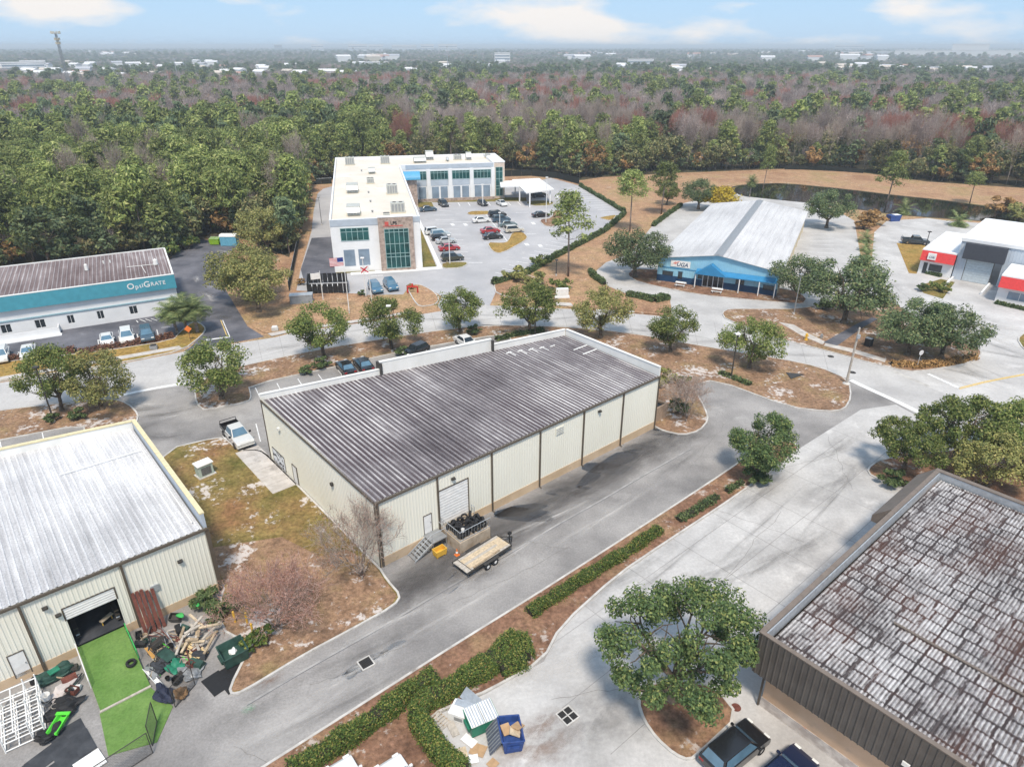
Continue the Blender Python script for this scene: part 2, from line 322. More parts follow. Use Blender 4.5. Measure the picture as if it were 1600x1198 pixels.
# --- raised islands with kerbs
street_island = island('planting_island', P([(303,606),(306,632),(320,643),(390,628),(394,619),(389,603),(533,572),(613,553),(750,528),(795,523),(800,545),(880,573),w(mainp(36.75,14.6)),w(mainp(36.75,.1)),(1035,674),(1067,681),(1094,674),(1108,657),(1103,640),(1083,603),(1117,594),(1233,637),(1293,644),(1320,641),(1331,622),(1327,594),(1280,573.5),(1217,560.5),(1093,540.5),(987,521),(883,511),(760,508),(653,521),(500,546),(387,570),(330,585)]), MT['straw'], rnd=1)
left_island = island('planting_island', P([(-250,678),(0,641),(173,622),(202,631),(218,648),(214,662),(132,682),(130,664),(0,689),(-250,737)]), MT['straw'], rnd=1)
side_lawn = island('side_lawn', P([(385,1020),(357,1076),(361,1087),(380,1083),(475,1025),(550,985),(618,947),(628,931),(606,906),w(mainp(-.1,.05)),w(mainp(-.1,23)),(405,703),(374,705),(358,689),(342,683),(257,703),w(gymp(.35,19)),w(gymp(.35,.1)),w(gymp(-.5,-1.2)),(345,985),(372,1000)]), MT['lawn_mixed'], rnd=1)
sheet('mulch_bed', P([(384,1024),(362,1080),(380,1079),(475,1021),(550,981),(612,945),(620,932),(600,906),w(mainp(-.3,.5)),w(mainp(-1.2,4)),(500,870),(440,840),w(gymp(.6,6)),w(gymp(.6,.1)),(350,985),(374,1002)]), .116, MT['straw'])
strip = island('mulch_strip', P([(200,1330),(410,1198),(600,1077),(697,1015),(885,898),(1103,757),(1172,710),(1205,690),(1240,690),(1250,704),(1177,757),(1130,790),(1039,850),(965,900),(877,980),(850,1033),(760,1083),(735,1092),(672,1120),(715,1198),(760,1330)]), MT['mulch'], rnd=1)
island('planting_island', P([(995,1098),(1004,1126),(1024,1155),(1053,1181),(1078,1191),(1099,1174),(1156,1120),(1118,1072),(1050,1060),(1003,1072)]), MT['mulch'], rnd=1)
island('planting_island', P([(1353,733),(1360,745),(1420,767),(1520,822),(1750,880),(1750,690),(1590,690),(1500,702),(1440,709),(1373,718)]), MT['mulch'], rnd=1)
island('planting_island', P([(1572,645),(1578,632),(1600,621),(1640,612),(1720,640),(1700,690),(1600,668)]), MT['straw'], rnd=1)
island('planting_island', P([(1588,530),(1600,520),(1660,515),(1720,560),(1620,556),(1598,546)]), MT['green_grass'], rnd=1)
corner_island = island('planting_island', P([(1127,489),(1133,500),(1216,530),(1300,551),(1396,577.5),(1433,582),(1509,570),(1532,558),(1534,549),(1522,540),(1460,510),(1410,482),(1380,465),(1345,458),(1290,472),(1253,483),(1170,483),(1138,483)]), MT['straw'], rnd=1)
island('planting_bed', P([(978,430),(998,442),(1087,461),(1180,470),(1230,474),(1255,476),(1262,466),(1236,452),(1120,440),(1030,422),(990,420)]), MT['mulch'], rnd=1)
opti_verge = island('grass_verge', P([(-250,606),(0,566),(160,549),(270,532),(280,520),(300,503),(314,505),(323,514),(316,525),(288,547),(200,566),(0,597),(-250,632)]), MT['gold_grass'], rnd=1)
island('grass_verge', P([(374,470),(392,510),(416,523),(457,517),(560,504),(652,490),(640,470),(628,462),(575,462),(560,460),(463,455),(450,458),(400,440)]), MT['dry_grass'], False, rnd=1)
island('flower_bed', P([(634,448),(655,444),(674,453),(685,463),(686,471),(679,477),(655,480),(646,470)]), MT['dry_grass'], rnd=1)
island('flower_bed', P([(771,446),(777,435),(790,430),(820,428),(850,440),(820,470),(775,460)]), MT['dry_grass'], rnd=1)
island('parking_island', P([(760,379),(769,394),(784,397),(822,376),(825,370),(817,363),(800,363),(793,378),(785,380)]), MT['gold_grass'], rnd=1)
island('parking_island', P([(690,410.5),(728,409.5),(732,413),(721,419),(690,420.5)]), MT['green_grass'], rnd=1)
island('parking_island', P([(728,333.5),(738,330),(767,330),(767,335.5),(735,337)]), MT['gold_grass'], rnd=1)
island('parking_island', P([(650,316),(675,316),(679,324.5),(653,325)]), MT['green_grass'], rnd=0)
island('parking_island', P([(821,317),(828,314),(860,314),(867,318),(858,322),(830,322)]), MT['green_grass'], rnd=1)
island('parking_island', P([(841,344),(851,354),(865,355),(879,345),(879,329),(864,329),(862,341)]), MT['mulch'], rnd=1)
island('parking_island', P([(934,341),(948,338),(965,336),(956,346)]), MT['gold_grass'], rnd=1)
sheet('grass_bed', P([(648,310),(772,308.5),(822,309),(823,314.5),(652,316.5)]), .03, MT['green_grass'])
sheet('grass_bed', P([(655,352),(682,416.5),(656,418)]), .03, MT['green_grass'])
sheet('grass_bed', P([(519,405),(526,428),(586,424),(584,414)]), .03, MT['green_grass'])
sheet('sidewalk', P([(548,430),(640,424.5),(692,420),(657,345),(648,320),(644,320),(652,345),(684,417),(640,420),(548,426)]), .034, MT['white_paint'])
sheet('grass_bed', P([(1401,380),(1448,383),(1432,428),(1420,427)]), .03, MT['gold_grass'])
sheet('grass_bed', P([(1434,447),(1443,458),(1473,467),(1492,441),(1470,436)]), .03, MT['green_grass'])
island('grass_verge', P([(893,484),(870,470),(860,440),(930,430),(952,450),(980,460),(1044,466),(1050,480),(1046,494),(1000,490)]), MT['dry_grass'], False, rnd=1)
# --- walks
sheet('sidewalk', P([(-250,627),(0,590),(190,557),(280,541),(285,545),(190,562),(0,595),(-250,633)]), .108, MT['walk'])
sheet('sidewalk', P([(418,522),(457,515),(560,500),(640,487),(642,490),(560,504),(457,519),(425,526)]), .108, MT['walk'])
sheet('sidewalk', P([(1216,504),(1240,508),(1262,521),(1290,535),(1285,539),(1252,525),(1232,513)]), .108, MT['walk'])
sheet('sidewalk', P([(1290,537),(1330,545),(1385,562),(1382,567),(1325,550),(1287,541)]), .108, MT['walk'])
sheet('asphalt_path', P([(1286,536),(1340,506),(1362,497),(1372,499),(1350,511),(1308,541)]), .110, MT['asphalt_dark'])
sheet('sidewalk', P([(868,473),(892,474),(896,479),(870,478)]), .108, MT['walk'])
sheet('sidewalk', P([(930,484),(990,486),(992,489),(932,487)]), .108, MT['walk'])
# the concrete walk beside the cream warehouse: cast slabs
wk = MB(); wk.add([tuple((*mainp(a,b), .105)) for a,b in [(-2.7,16.2),(-.12,16.2),(-.12,26.2),(-2.7,26.2)]], [(0,1,2,3)]); wko = struct(wk.build('side_walk', MT['walk']))
for i in range(6):
    s_ = MB(); b0 = 16.25+i*1.65
    s_.add([tuple((*mainp(a,b), z)) for z in (.09,.135) for a,b in [(-2.65,b0),(-.16,b0),(-.16,b0+1.6),(-2.65,b0+1.6)]], [(0,1,2,3)[::-1],(4,5,6,7),(0,1,5,4),(1,2,6,5),(2,3,7,6),(3,0,4,7)])
    s_.build('slab', MT['walk'], wko)
# --- pond
mw, t, b = M_('pond_water', .04, 0, .8); b.inputs['Base Color'].default_value = (.012,.014,.012,1); bump(t, b, noise(t, obj_co(t), .8, 3), .06, .05); MT['water'] = mw
pond = [(1146,297),(1152,291),(1180,288),(1226,287),(1319,296),(1399,306),(1470,313),(1533,322),(1620,335),(1640,350),(1526,344),(1466,340),(1393,334),(1339,326),(1270,318),(1200,311),(1156,306)]
sheet('pond_bank', inset(chaikin(P(pond), 1), -1.2), .006, MT['forest_floor'])
sheet('pond', chaikin(P(pond), 1), .012, MT['water'])
# --- painted lines (parts of the lot they lie on)
def line(par, a, b, wd=.11, z=.03, mat='line'):
    a = Vector(a); b = Vector(b); t = (b-a).normalized()*wd/2; n = (-t.y, t.x)
    m = MB(); m.add([(a.x+n[0],a.y+n[1],z),(a.x-n[0],a.y-n[1],z),(b.x-n[0],b.y-n[1],z),(b.x+n[0],b.y+n[1],z)], [(0,1,2,3)]); m.build('painted_line', MT[mat], par)
k0, k1 = Vector(g2(398,604)), Vector(g2(745,531)); kd = (k1-k0).normalized(); kn = Vector((kd.y, -kd.x))
for i in range(int((k1-k0).length/2.75)+1): p = k0+kd*(i*2.75)+kn*.4; line(lot, p, p+kn*4.6, .12)
line(lot, g2(0,702), g2(34,695), .12)
for q in [(66,676),(0,690)]: line(lot, g2(*q), g2(q[0]+4, q[1]+18), .12)
line(lot, g2(400,662), g2(407,690), .12); line(lot, g2(349,681), g2(368,707), .18)
def stalls(par, p0, p1, n, q, ln, wd=.13, z=.032):
    p0, p1 = Vector(g2(*p0)), Vector(g2(*p1)); d = Vector(g2(*q[1]))-Vector(g2(*q[0])); d.normalize()
    for i in range(n): a = p0.lerp(p1, i/(n-1)); line(par, a, a+d*ln, wd, z)
stalls(office_lot, (805,432), (905,373), 12, ((802,431),(784,427.6)), 4.6, .22)
stalls(office_lot, (906,293), (966,331), 13, ((962,333),(938,334)), 4.8, .22)
stalls(office_lot, (700,317), (824,315.5), 9, ((700,317),(704,324)), 4.6, .25)
stalls(office_lot, (676,330), (700,404), 10, ((676,352),(705,352)), 4.9, .22)
stalls(office_lot, (770,341), (790,378), 6, ((770,355),(742,356)), 4.9, .22)
line(office_lot, g2(760,336), g2(795,380), .25, .032)
for a, b in [((806,332.5),(826,332)),((823,366),(838,366)),((732,410.5),(754,410.5)),((742,347),(706,347.5)),((579,432),(598,430.5)),((719,461),(727,471)),((740,466),(748,476))]: line(office_lot, g2(*a), g2(*b), .35, .032)
for x, y in [(707,351),(727,351),(833,349),(871,307),(888,307),(823,382),(844,384)]: line(office_lot, g2(x-1.5,y-1.6), g2(x+2,y+2), .9, .033)
for a, b in [((153,531),(155,542)),((186,526),(188,539)),((214,522),(219,536)),((245,515),(248,527)),((28,553),(30,566)),((213,501),(216,504)),((252,512),(271,511))]: line(opti_lot, g2(*a), g2(*b), .14)
for k, s_ in ((0,.0),(1,2.2)): line(opti_lot, g2(345+k*3,500.5), g2(355+k*4,526), .14, .03, 'yellow_line' if k == 0 else 'line')
line(opti_lot, g2(320,531.5), g2(359,526.5), .45)
for i in range(4): line(opti_lot, g2(218+i*9,499-i*.5), g2(228+i*9,503-i), .13)
stalls(uga_lot, (1268,350), (1262,415), 12, ((1270,385),(1300,386)), 5.2, .2)
gutter('valley_gutter', P([(1329,594),(1350,604),(1405,629),(1470,660)]), .75, .026, MT['white_paint'])
gutter('valley_gutter', P([(1396,580),(1425,592),(1452,604)]), .6, .026, MT['kerb'])
gutter('valley_gutter', P([(176,621),(210,613),(250,605),(300,597)]), .6, .026, MT['white_paint'])
gutter('valley_gutter', P([(690,487),(722,481),(760,477)]), .6, .026, MT['kerb'])
line(right_lot, g2(1450,584), g2(1498,606), .6, .03)
for k in (0, 1): gutter('yellow_centre_line', P([(1499,606+k*2.0),(1535,597+k*1.6),(1570,590+k*1.4),(1625,580+k*1.3)]), .16, .03, MT['yellow_line'])
# worn pale wheel track and cracks down the drive
MT['seam'] = two('seam', (.27,.265,.26), (.42,.41,.40), .9, .35, .65, .9)
gutter('patched_seam', [mainp(a, -5.75+.04*math.sin(a*.5)+(.006*a)) for a in np.linspace(-14, 36, 50)], .17, .014, MT['seam'])
gutter('patched_seam', [mainp(a, -5.88+.006*a+.04*math.sin(a*.5)) for a in np.linspace(-14, 36, 50)], .05, .0145, MT['asphalt_dark'])
# concrete slab joints of the yard lot and the street
def joint(par, a, b, z): line(par, a, b, .05, z, 'walk_dark')
MT['walk_dark'] = plain('walk_dark', (.3,.29,.285), .9)
s0, s1 = [Vector(g2(*p)) for p in [(457,520),(1055,496)]]
for i in range(1, 30):
    a = Vector(g2(300+i*34, np.interp(300+i*34, [290,457,653,760,893,1000,1128,1216,1300,1396],[549,520,492,477,483,491,505,531,552,579])))
    xs = [303,387,500,653,760,883,987,1093,1217,1280,1327]; ys = [600,569,545,520,507,510,520,540,560,573,593]
    c_ = Vector(g2(300+i*34+8, float(np.interp(300+i*34+8, xs, ys))))
    if 300+i*34 < 1320: joint(street, a, c_, .0225)
for k in range(8):
    joint(clot, mainp(10+k*6, -11.2), mainp(10+k*6, -26), .0205)
for k in range(1, 4): joint(clot, mainp(2, -11.2-k*4.4), mainp(52, -11.2-k*4.4), .0205)
# --- stains, tyre marks and sand washes lying on the paving
def stain_mat(name, col, amt, lo=.42, hi=.66, sc=1.6):
    m, t, b = M_(name, .9, 0, .15); b.inputs['Base Color'].default_value = (*col, 1); co = obj_co(t)
    ln = t.nodes.new('ShaderNodeVectorMath'); ln.operation = 'LENGTH'; t.links.new(co, ln.inputs[0])
    fall = ramp(t, ln.outputs['Value'], [(.15, 1.), (.98, 0.)]); nn = ramp(t, noise(t, co, sc, 6, .7), [(lo, 0.), (hi, 1.)])
    k = t.nodes.new('ShaderNodeMath'); k.operation = 'MULTIPLY'; t.links.new(fall, k.inputs[0]); t.links.new(nn, k.inputs[1]); k2 = t.nodes.new('ShaderNodeMath'); k2.operation = 'MULTIPLY'; k2.inputs[1].default_value = amt; t.links.new(k.outputs[0], k2.inputs[0])
    t.links.new(k2.outputs[0], b.inputs['Alpha']); return m
MT['stain_dark'] = stain_mat('stain_dark', (.09,.085,.082), .34, .36, .66); MT['stain_soft'] = stain_mat('stain_soft', (.17,.165,.16), .42, .36, .66); MT['stain_pale'] = stain_mat('stain_pale', (.62,.60,.58), .6, .40, .62); MT['stain_rust'] = stain_mat('stain_rust', (.30,.2,.15), .5, .42, .62); MT['stain_green'] = stain_mat('stain_green', (.1,.45,.2), .5, .45, .6, 4)
MT['stain_fan'] = stain_mat('stain_fan', (.075,.068,.066), .42, .25, .75, 1.1); MT['stain_apron'] = stain_mat('stain_apron', (.105,.098,.097), .72, .18, .62, 3.0)
ST_N = [0]
def stain(par, p, sx, sy, ang, mat, z):
    ST_N[0] += 1; me = bpy.data.meshes.new('surface_stain'); me.from_pydata([(math.cos(k*math.pi/8),math.sin(k*math.pi/8),0) for k in range(16)], [], [tuple(range(16))]); me.materials.append(MT[mat])
    o = link('surface_stain', me, par, (p[0],p[1],z+.0011*(ST_N[0] % 9)), ang); o.scale = (sx,sy,1); return o
rs = random.Random(77)
for a, b, sx, sy in ((8,-3.2,9,3.4),(20,-2.8,12,3.3),(31,-2.6,10,3.2),(1,-3.5,6,3.0)): stain(lot, mainp(a,b), sx, sy, ANG, 'stain_apron', .018)
for i, a in enumerate((12.4,18.4,24.4,30.4,35.6)):                     # wash-outs from the downspouts
    stain(lot, mainp(a+1.6, -2.3), 3.6, 1.1, ANG-.85, 'stain_fan', .018); stain(lot, mainp(a+3.0, -1.5), 3.6, 1.3, ANG-.25, 'stain_fan', .018)
for a, b, sx, sy, mt in ((2,-3,5,2.2,'stain_dark'),(6,-6.2,4,1.6,'stain_dark'),(15,-2.2,6,1.5,'stain_soft'),(28,-2.4,7,1.6,'stain_soft'),(-6,-7,6,1.2,'stain_soft'),(-12,-9,7,1.6,'stain_pale'),(3,-8.2,9,.8,'stain_pale'),(20,-7.6,10,.8,'stain_pale'),(16,-4.4,8,.7,'stain_pale'),(-14,-6.4,4,2,'stain_soft'),(-5.3,-8.3,2.6,1.1,'stain_pale'),(38,-4,5,2,'stain_soft'),(42,-1,6,1.2,'stain_pale'),(33,-6.5,6,1.0,'stain_soft'),(-2,-5.9,6,.6,'stain_pale'),(10,-5.9,8,.5,'stain_pale'),(46,2,5,1.5,'stain_soft'),(-15,-12,6,1.4,'stain_soft'),(-9,-10,8,.9,'stain_soft')): stain(lot, mainp(a,b), sx, sy, ANG+rs.uniform(-.12,.12), mt, .018)
stain(lot, gymp(-.6,-11.2), 1.3, .7, ANG, 'stain_rust', .018); stain(lot, gymp(-2.6,-12.6), .55, .4, ANG, 'stain_green', .018)
for a, b, sx, sy, mt in ((14,-14,9,1.6,'stain_soft'),(22,-19,8,1.5,'stain_soft'),(34,-15,9,1.8,'stain_soft'),(42,-19,8,2.2,'stain_soft'),(30,-22,7,1.5,'stain_soft'),(10,-19,6,2.4,'stain_pale'),(4,-17,5,2.5,'stain_pale'),(26,-13,9,1.2,'stain_pale'),(38,-12.5,9,1.2,'stain_pale'),(48,-16,7,1.6,'stain_soft'),(3,-22,6,3.2,'stain_soft'),(-1,-21,3.5,2.2,'stain_rust'),(0.2,-20,1.8,1.0,'stain_rust'),(8,-24.5,5,2,'stain_soft'),(18,-16,10,.5,'stain_dark'),(30,-18,9,.35,'stain_dark'),(38,-20.5,8,.3,'stain_dark'),(24,-21,5,.9,'stain_soft')): stain(clot, mainp(a,b), sx, sy, ANG+rs.uniform(-.15,.15), mt, .0215)
for x, y in ((572,1036),(545,1052),(600,1020),(520,1070)): stain(lot, g2(x,y), 1.9, .5, ANG-.05, 'stain_pale', .018)
for i in range(16):
    x = 320+i*62; stain(street, g2(x, float(np.interp(x,[303,457,653,760,893,1055,1216,1300],[578,534,506,492,497,518,548,565]))+rs.uniform(-5,5)), rs.uniform(3,6), rs.uniform(.4,1.1), rs.uniform(-.3,.5), rs.choice(('stain_soft','stain_pale','stain_soft')), .0235)
for i in range(14): stain(right_lot, g2(rs.uniform(1390,1600), rs.uniform(470,600)), rs.uniform(3,7), rs.uniform(.6,1.6), rs.uniform(-1.2,-.4), rs.choice(('stain_soft','stain_dark','stain_pale')), .016)
for i in range(12): stain(opti_lot, g2(rs.uniform(290,370), rs.uniform(390,520)), rs.uniform(2,5), rs.uniform(.6,1.4), rs.uniform(0,3), rs.choice(('stain_soft','stain_pale','stain_dark')), .013)
for i in range(10): stain(lot, g2(rs.uniform(180,330), rs.uniform(620,690)), rs.uniform(2.5,5), rs.uniform(.5,1.2), rs.uniform(-.2,.9), rs.choice(('stain_soft','stain_pale','stain_dark')), .018)
# hairline cracks in old paving
rk_ = random.Random(91)
def crack(par, a, b, z, wd=.022, jit=.22):
    a, b = Vector(a), Vector(b); n = 14; d = (b-a); nn = Vector((-d.y, d.x)).normalized(); off = 0; pts = []
    for k in range(n+1): off += rk_.uniform(-jit,jit); pts.append(tuple(a+d*(k/n)+nn*off))
    gutter('crack', pts, wd, z, MT['crack'], par)
MT['crack'] = plain('crack', (.16,.155,.15), .95)
for a, b, c, d in ((-10,-7,-2,-9),(2,-7.5,14,-9.4),(18,-1.5,22,-5.5),(26,-4,36,-3.2),(34,-7.5,44,-5),(-16,-8.5,-12,-15),(40,1,48,-3),(11,-3.5,14,-8.8)): crack(lot, mainp(a,b), mainp(c,d), .0275)
for a, b, c, d in ((6,-14,18,-13),(20,-20,33,-17.5),(36,-13,47,-17),(2,-19,9,-25),(28,-12.5,30,-22),(42,-21,50,-14)): crack(clot, mainp(a,b), mainp(c,d), .0325)
for a, b in (((330,580),(470,540)),((700,505),(860,492)),((1000,508),(1180,545)),((1420,520),(1560,590)),((1390,440),(1440,480))): crack(street if a[0] < 1300 else right_lot, g2(*a), g2(*b), .034, .035, .3)
# ---------------------------------------------------------------- buildings
def ribbed_wall(m, x0, x1, z0, z1, sp=.305, rib=.035, holes=(), zt=None, y=0.0, out=-1):
    """wall sheet in the xz plane at y, ribs standing out; zt(x) = sloping top"""
    xs = set([x0, x1]); n = int((x1-x0)/sp)
    prof = {}
    for i in range(n+1):
        c = x0+(i+.5)*(x1-x0)/max(1, n)
        if c > x1-.08: break
        for dx, h in ((-.065,0),(-.03,rib),(.03,rib),(.065,0)): prof[round(c+dx,4)] = h
    prof[x0] = 0; prof[x1] = 0
    for h in holes: prof.setdefault(h[0], 0); prof.setdefault(h[1], 0)
    ks = sorted(prof)
    for a, b in zip(ks, ks[1:]):
        mid = (a+b)/2; segs = [(z0, None)]
        for h in holes:
            if h[0]-1e-4 <= mid <= h[1]+1e-4: segs = ([(z0, h[2])] if h[2] > z0+.01 else [])+[(h[3], None)]
        for s0, s1 in segs:
            ta = s1 if s1 is not None else (zt(a) if zt else z1); tb = s1 if s1 is not None else (zt(b) if zt else z1)
            m.add([(a,y+out*prof[a],s0),(b,y+out*prof[b],s0),(b,y+out*prof[b],tb),(a,y+out*prof[a],ta)], [(0,1,2,3)])
    return m
def rib_roof(m, L0, L1, yb, za, zb, sp, h=.06, wd=.10):
    """roof sheet: ribs run along y from 0 (height za) to yb(x) (height zb); crest faces take material 1"""
    n = int((L1-L0)/sp); xs = [(L0,0)]
    for i in range(n):
        c = L0+(i+.5)*(L1-L0)/n; xs += [(c-wd/2-.03,0),(c-wd/2,h),(c+wd/2,h),(c+wd/2+.03,0)]
    xs.append((L1,0))
    for (a,ha),(b,hb) in zip(xs, xs[1:]):
        ya, yb_ = yb(a), yb(b)
        m.add([(a,0,za+ha),(b,0,za+hb),(b,yb_,zb+hb),(a,ya,zb+ha)], [(0,1,2,3)], 1 if (ha > 0 or hb > 0) else 0)
    return m
def roof_mat(name, dark, mid, light, bias, streak=(.9,.10,1), rows=None, blotch=.07, tint=None):
    m, t, b = M_(name, .9, 0, .08); co = obj_co(t)
    a = noise(t, co, 1.6, 7, .7, streak); d = noise(t, co, blotch, 5, .6)
    add = t.nodes.new('ShaderNodeMath'); add.operation = 'ADD'; t.links.new(a, add.inputs[0]); t.links.new(d, add.inputs[1])
    f = add.outputs[0]
    if rows:
        k = noise(t, co, rows[0], 4, .6, rows[1]); a2 = t.nodes.new('ShaderNodeMath'); a2.operation = 'MULTIPLY_ADD'; a2.inputs[1].default_value = rows[2]; t.links.new(k, a2.inputs[0]); t.links.new(f, a2.inputs[2]); f = a2.outputs[0]
    sc = t.nodes.new('ShaderNodeMath'); sc.operation = 'MULTIPLY'; sc.inputs[1].default_value = .5; t.links.new(f, sc.inputs[0])
    c = ramp(t, sc.outputs[0], [(bias-.13, dark), (bias, mid), (bias+.13, light)])
    if tint: c = mix(t, ramp(t, noise(t, co, .09, 3), [(.47, 0.), (.6, .8)]), c, tint)
    c = mix(t, 1., c, ramp(t, noise(t, co, 9, 4, .7), [(.3, .7), (.7, 1.25)]), 'MULTIPLY')
    t.links.new(c, b.inputs['Base Color']); return m
MT['roof_main'] = roof_mat('roof_main', (.06,.05,.056), (.145,.128,.138), (.38,.36,.365), .55, (1.2,.05,1), tint=(.07,.052,.06))
MT['roof_main_rib'] = roof_mat('roof_main_rib', (.11,.10,.11), (.27,.255,.265), (.62,.605,.60), .50, (1.5,.09,1))
MT['roof_gym'] = roof_mat('roof_gym', (.31,.31,.32), (.45,.45,.465), (.62,.62,.63), .46, (1.2,.06,1))
MT['roof_gym_rib'] = roof_mat('roof_gym_rib', (.36,.36,.37), (.55,.55,.56), (.72,.72,.72), .46, (1.2,.06,1))
MT['roof_opti'] = roof_mat('roof_opti', (.14,.105,.105), (.24,.195,.195), (.42,.38,.38), .56, (1.2,.06,1))
MT['roof_opti_rib'] = roof_mat('roof_opti_rib', (.2,.17,.175), (.33,.3,.305), (.55,.53,.53), .50, (1.2,.06,1))
MT['roof_uga'] = roof_mat('roof_uga', (.41,.41,.42), (.52,.52,.53), (.62,.62,.625), .48, (.8,.05,1), blotch=.05)
MT['cream'] = two('cream', (.74,.73,.645), (.79,.78,.70), .25, .35, .65, .6, (.62,.60,.50), .5, .64, .8, vs=(1,1,.25))
MT['cream_side'] = MT['cream']
MT['coping_yellow'] = plain('coping_yellow', (.68,.60,.38), .6)
MT['blue_grey'] = plain('blue_grey', (.44,.50,.57), .5, 0, .08, 1)
MT['warm_roof'] = two('warm_roof', (.63,.58,.50), (.69,.655,.595), .12, .35, .65, .8, (.58,.45,.31), .25, .6, .8)
def door(par, x0, x1, z0, z1, y, mat, out=-1, frame='brown_trim'):
    f = MB(); t = .06
    f.box(x0-t,x0,y+out*.06,y+.02,z0,z1+t); f.box(x1,x1+t,y+out*.06,y+.02,z0,z1+t); f.box(x0,x1,y+out*.06,y+.02,z1,z1+t)
    d = MB().box(x0,x1,y+out*.03,y+.02,z0,z1).build('door', mat, par); f.build('frame', MT[frame], d)
    MB().box(x1-.14,x1-.08,y+out*.09,y+out*.03,z0+.95,z0+1.05).build('handle', MT['grey_metal'], d); return d
def roll_door(par, x0, x1, z0, z1, y, mat, n=9, sag=0):
    r = MB(); 
    fr = MB(); fr.box(x0-.1,x0,y-.07,y+.05,z0,z1+.1); fr.box(x1,x1+.1,y-.07,y+.05,z0,z1+.1); fr.box(x0,x1,y-.07,y+.05,z1,z1+.1)
    d = fr.build('roller_door_frame', MT['brown_trim'], par); h = (z1-z0)/n
    for i in range(n):
        MB().xprism([(y+.02,z0+i*h),(y-.02,z0+i*h+.02),(y-.035,z0+i*h+h/2),(y-.02,z0+(i+1)*h-.015),(y+.02,z0+(i+1)*h-.005)], x0, x1).build('door_slat', mat, d)
    return d
def wall_lamp(par, x, y, z, out=-1, mat='dark_metal'):
    m = MB(); m.box(x-.18,x+.18,min(y,y+out*.16),max(y,y+out*.16),z-.1,z+.12); m.box(x-.14,x+.14,min(y+out*.16,y+out*.3),max(y+out*.16,y+out*.3),z-.02,z+.1)
    o = m.build('wall_lamp', MT[mat], par); MB().box(x-.13,x+.13,min(y+out*.17,y+out*.28),max(y+out*.17,y+out*.28),z-.05,z-.02).build('lens', MT['lamp_lens'], o); return o
# ---- cream warehouse in the middle
wh = thing('warehouse', 'long cream metal warehouse with streaked dark ribbed roof in the centre', 'warehouse', (*MAIN_O, 0), ANG)
LW, DL, DR = 36.6, 22.9, 15.0
back = lambda a: DL+(DR-DL)*a/LW
ZE = 6.75; ZB = 7.05
holes = {0: [(4.5,5.3,1.2,3.1)], 1: [(6.2,9.4,1.25,4.95)]}
for i in range(6):
    x0, x1 = i*6.1, (i+1)*6.1; m = MB()
    ribbed_wall(m, x0, x1, .92, ZE, holes=holes.get(i, ())); m.build('wall_panel', MT['cream'], wh)
    MB().box(x0+.001, x1-.001, -.05, .16, 0, .92).build('foundation', MT['tan_base'], wh)
def side(par, y1, z0, za, zb, mat, x, out, name='wall_panel', parts=4, sp=.305):
    for k in range(parts):
        m = MB(); a, b = y1*k/parts, y1*(k+1)/parts
        ribbed_wall(m, a, b, z0, 0, sp, zt=lambda q: za+(zb-za)*q/y1); o = m.build(name, mat, par)
        o.rotation_euler[2] = math.pi/2; o.location = (x, 0, 0)
        if out < 0:   # left face: ribs must point to -x
            for v in o.data.vertices: v.co.y *= -1
            o.data.flip_normals()
side(wh, DL, .0, ZE, ZB+.35, MT['cream'], 0, -1)
side(wh, DR, .0, ZE, ZB+.4, MT['cream'], LW, 1, parts=3)
m = MB(); m.add([(0,DL,0),(LW,DR,0),(LW,DR,ZB+.4),(0,DL,ZB+.4)], [(0,1,2,3)]); m.build('back_wall', MT['cream'], wh)
m = MB(); rib_roof(m, -.05, LW-.2, back, ZE, ZB, .457, .055, .13); roof = m.build('roof', [MT['roof_main'], MT['roof_main_rib']], wh)
# parapet: low, raised middle, low, then along the right end
def bar(m, p, q, z0, z1, wd):      # upright strip between two plan points
    p, q = Vector(p), Vector(q); t = (q-p).normalized()*wd/2; n = Vector((-t.y, t.x))
    m.prism([(p+n)[:], (p-n)[:], (q-n)[:], (q+n)[:]], z0, z1)
def parapet(par, p, q, z0, z1, wd, mat, cop, cw=.1, ct=.1, name='parapet'):
    m = MB(); bar(m, p, q, z0, z1, wd); o = m.build(name, mat, par)
    m = MB(); bar(m, p, q, z1+.002, z1+ct, wd+cw); m.build('coping', cop, o); return o
MT['white_metal'] = two('white_metal', (.68,.68,.65), (.78,.78,.76), .4, .3, .6, .6, (.45,.43,.40), 1.4, .64, .8, vs=(1,1,.3))
bk = lambda a, d=0: (a, back(a)+d)
parapet(wh, bk(-.05), bk(12.6), ZE-.2, ZB+.62, .22, MT['white_metal'], MT['white_metal'])
parapet(wh, bk(12.6), bk(26.2), ZE-.2, ZB+1.5, .30, MT['white_metal'], MT['white_metal'])
parapet(wh, bk(26.2), bk(LW-.15), ZE-.2, ZB+.75, .22, MT['white_metal'], MT['white_metal'])
parapet(wh, (LW,DR-.1), (LW,.02), ZE-.3, ZB+.75, .22, MT['white_metal'], MT['white_metal'])
for a in (12.6, 26.2): MB().box(a-.1,a+.1,back(a)-.45,back(a)+.6,ZB+.1,ZB+1.45).build('parapet_end_brace', MT['dark_metal'], wh)
g_ = MB(); g_.box(-.12, LW+.1, -.20, -.045, ZE-.16, ZE+.01); g_.build('gutter', MT['brown_trim'], wh)
MB().yprism([(-.13,ZE-.2),(-.045,ZE-.2),(-.045,ZE+.02),(-.13,ZE+.02)], 0, .01).build('rake_end', MT['brown_trim'], wh)
m = MB(); n_ = 24
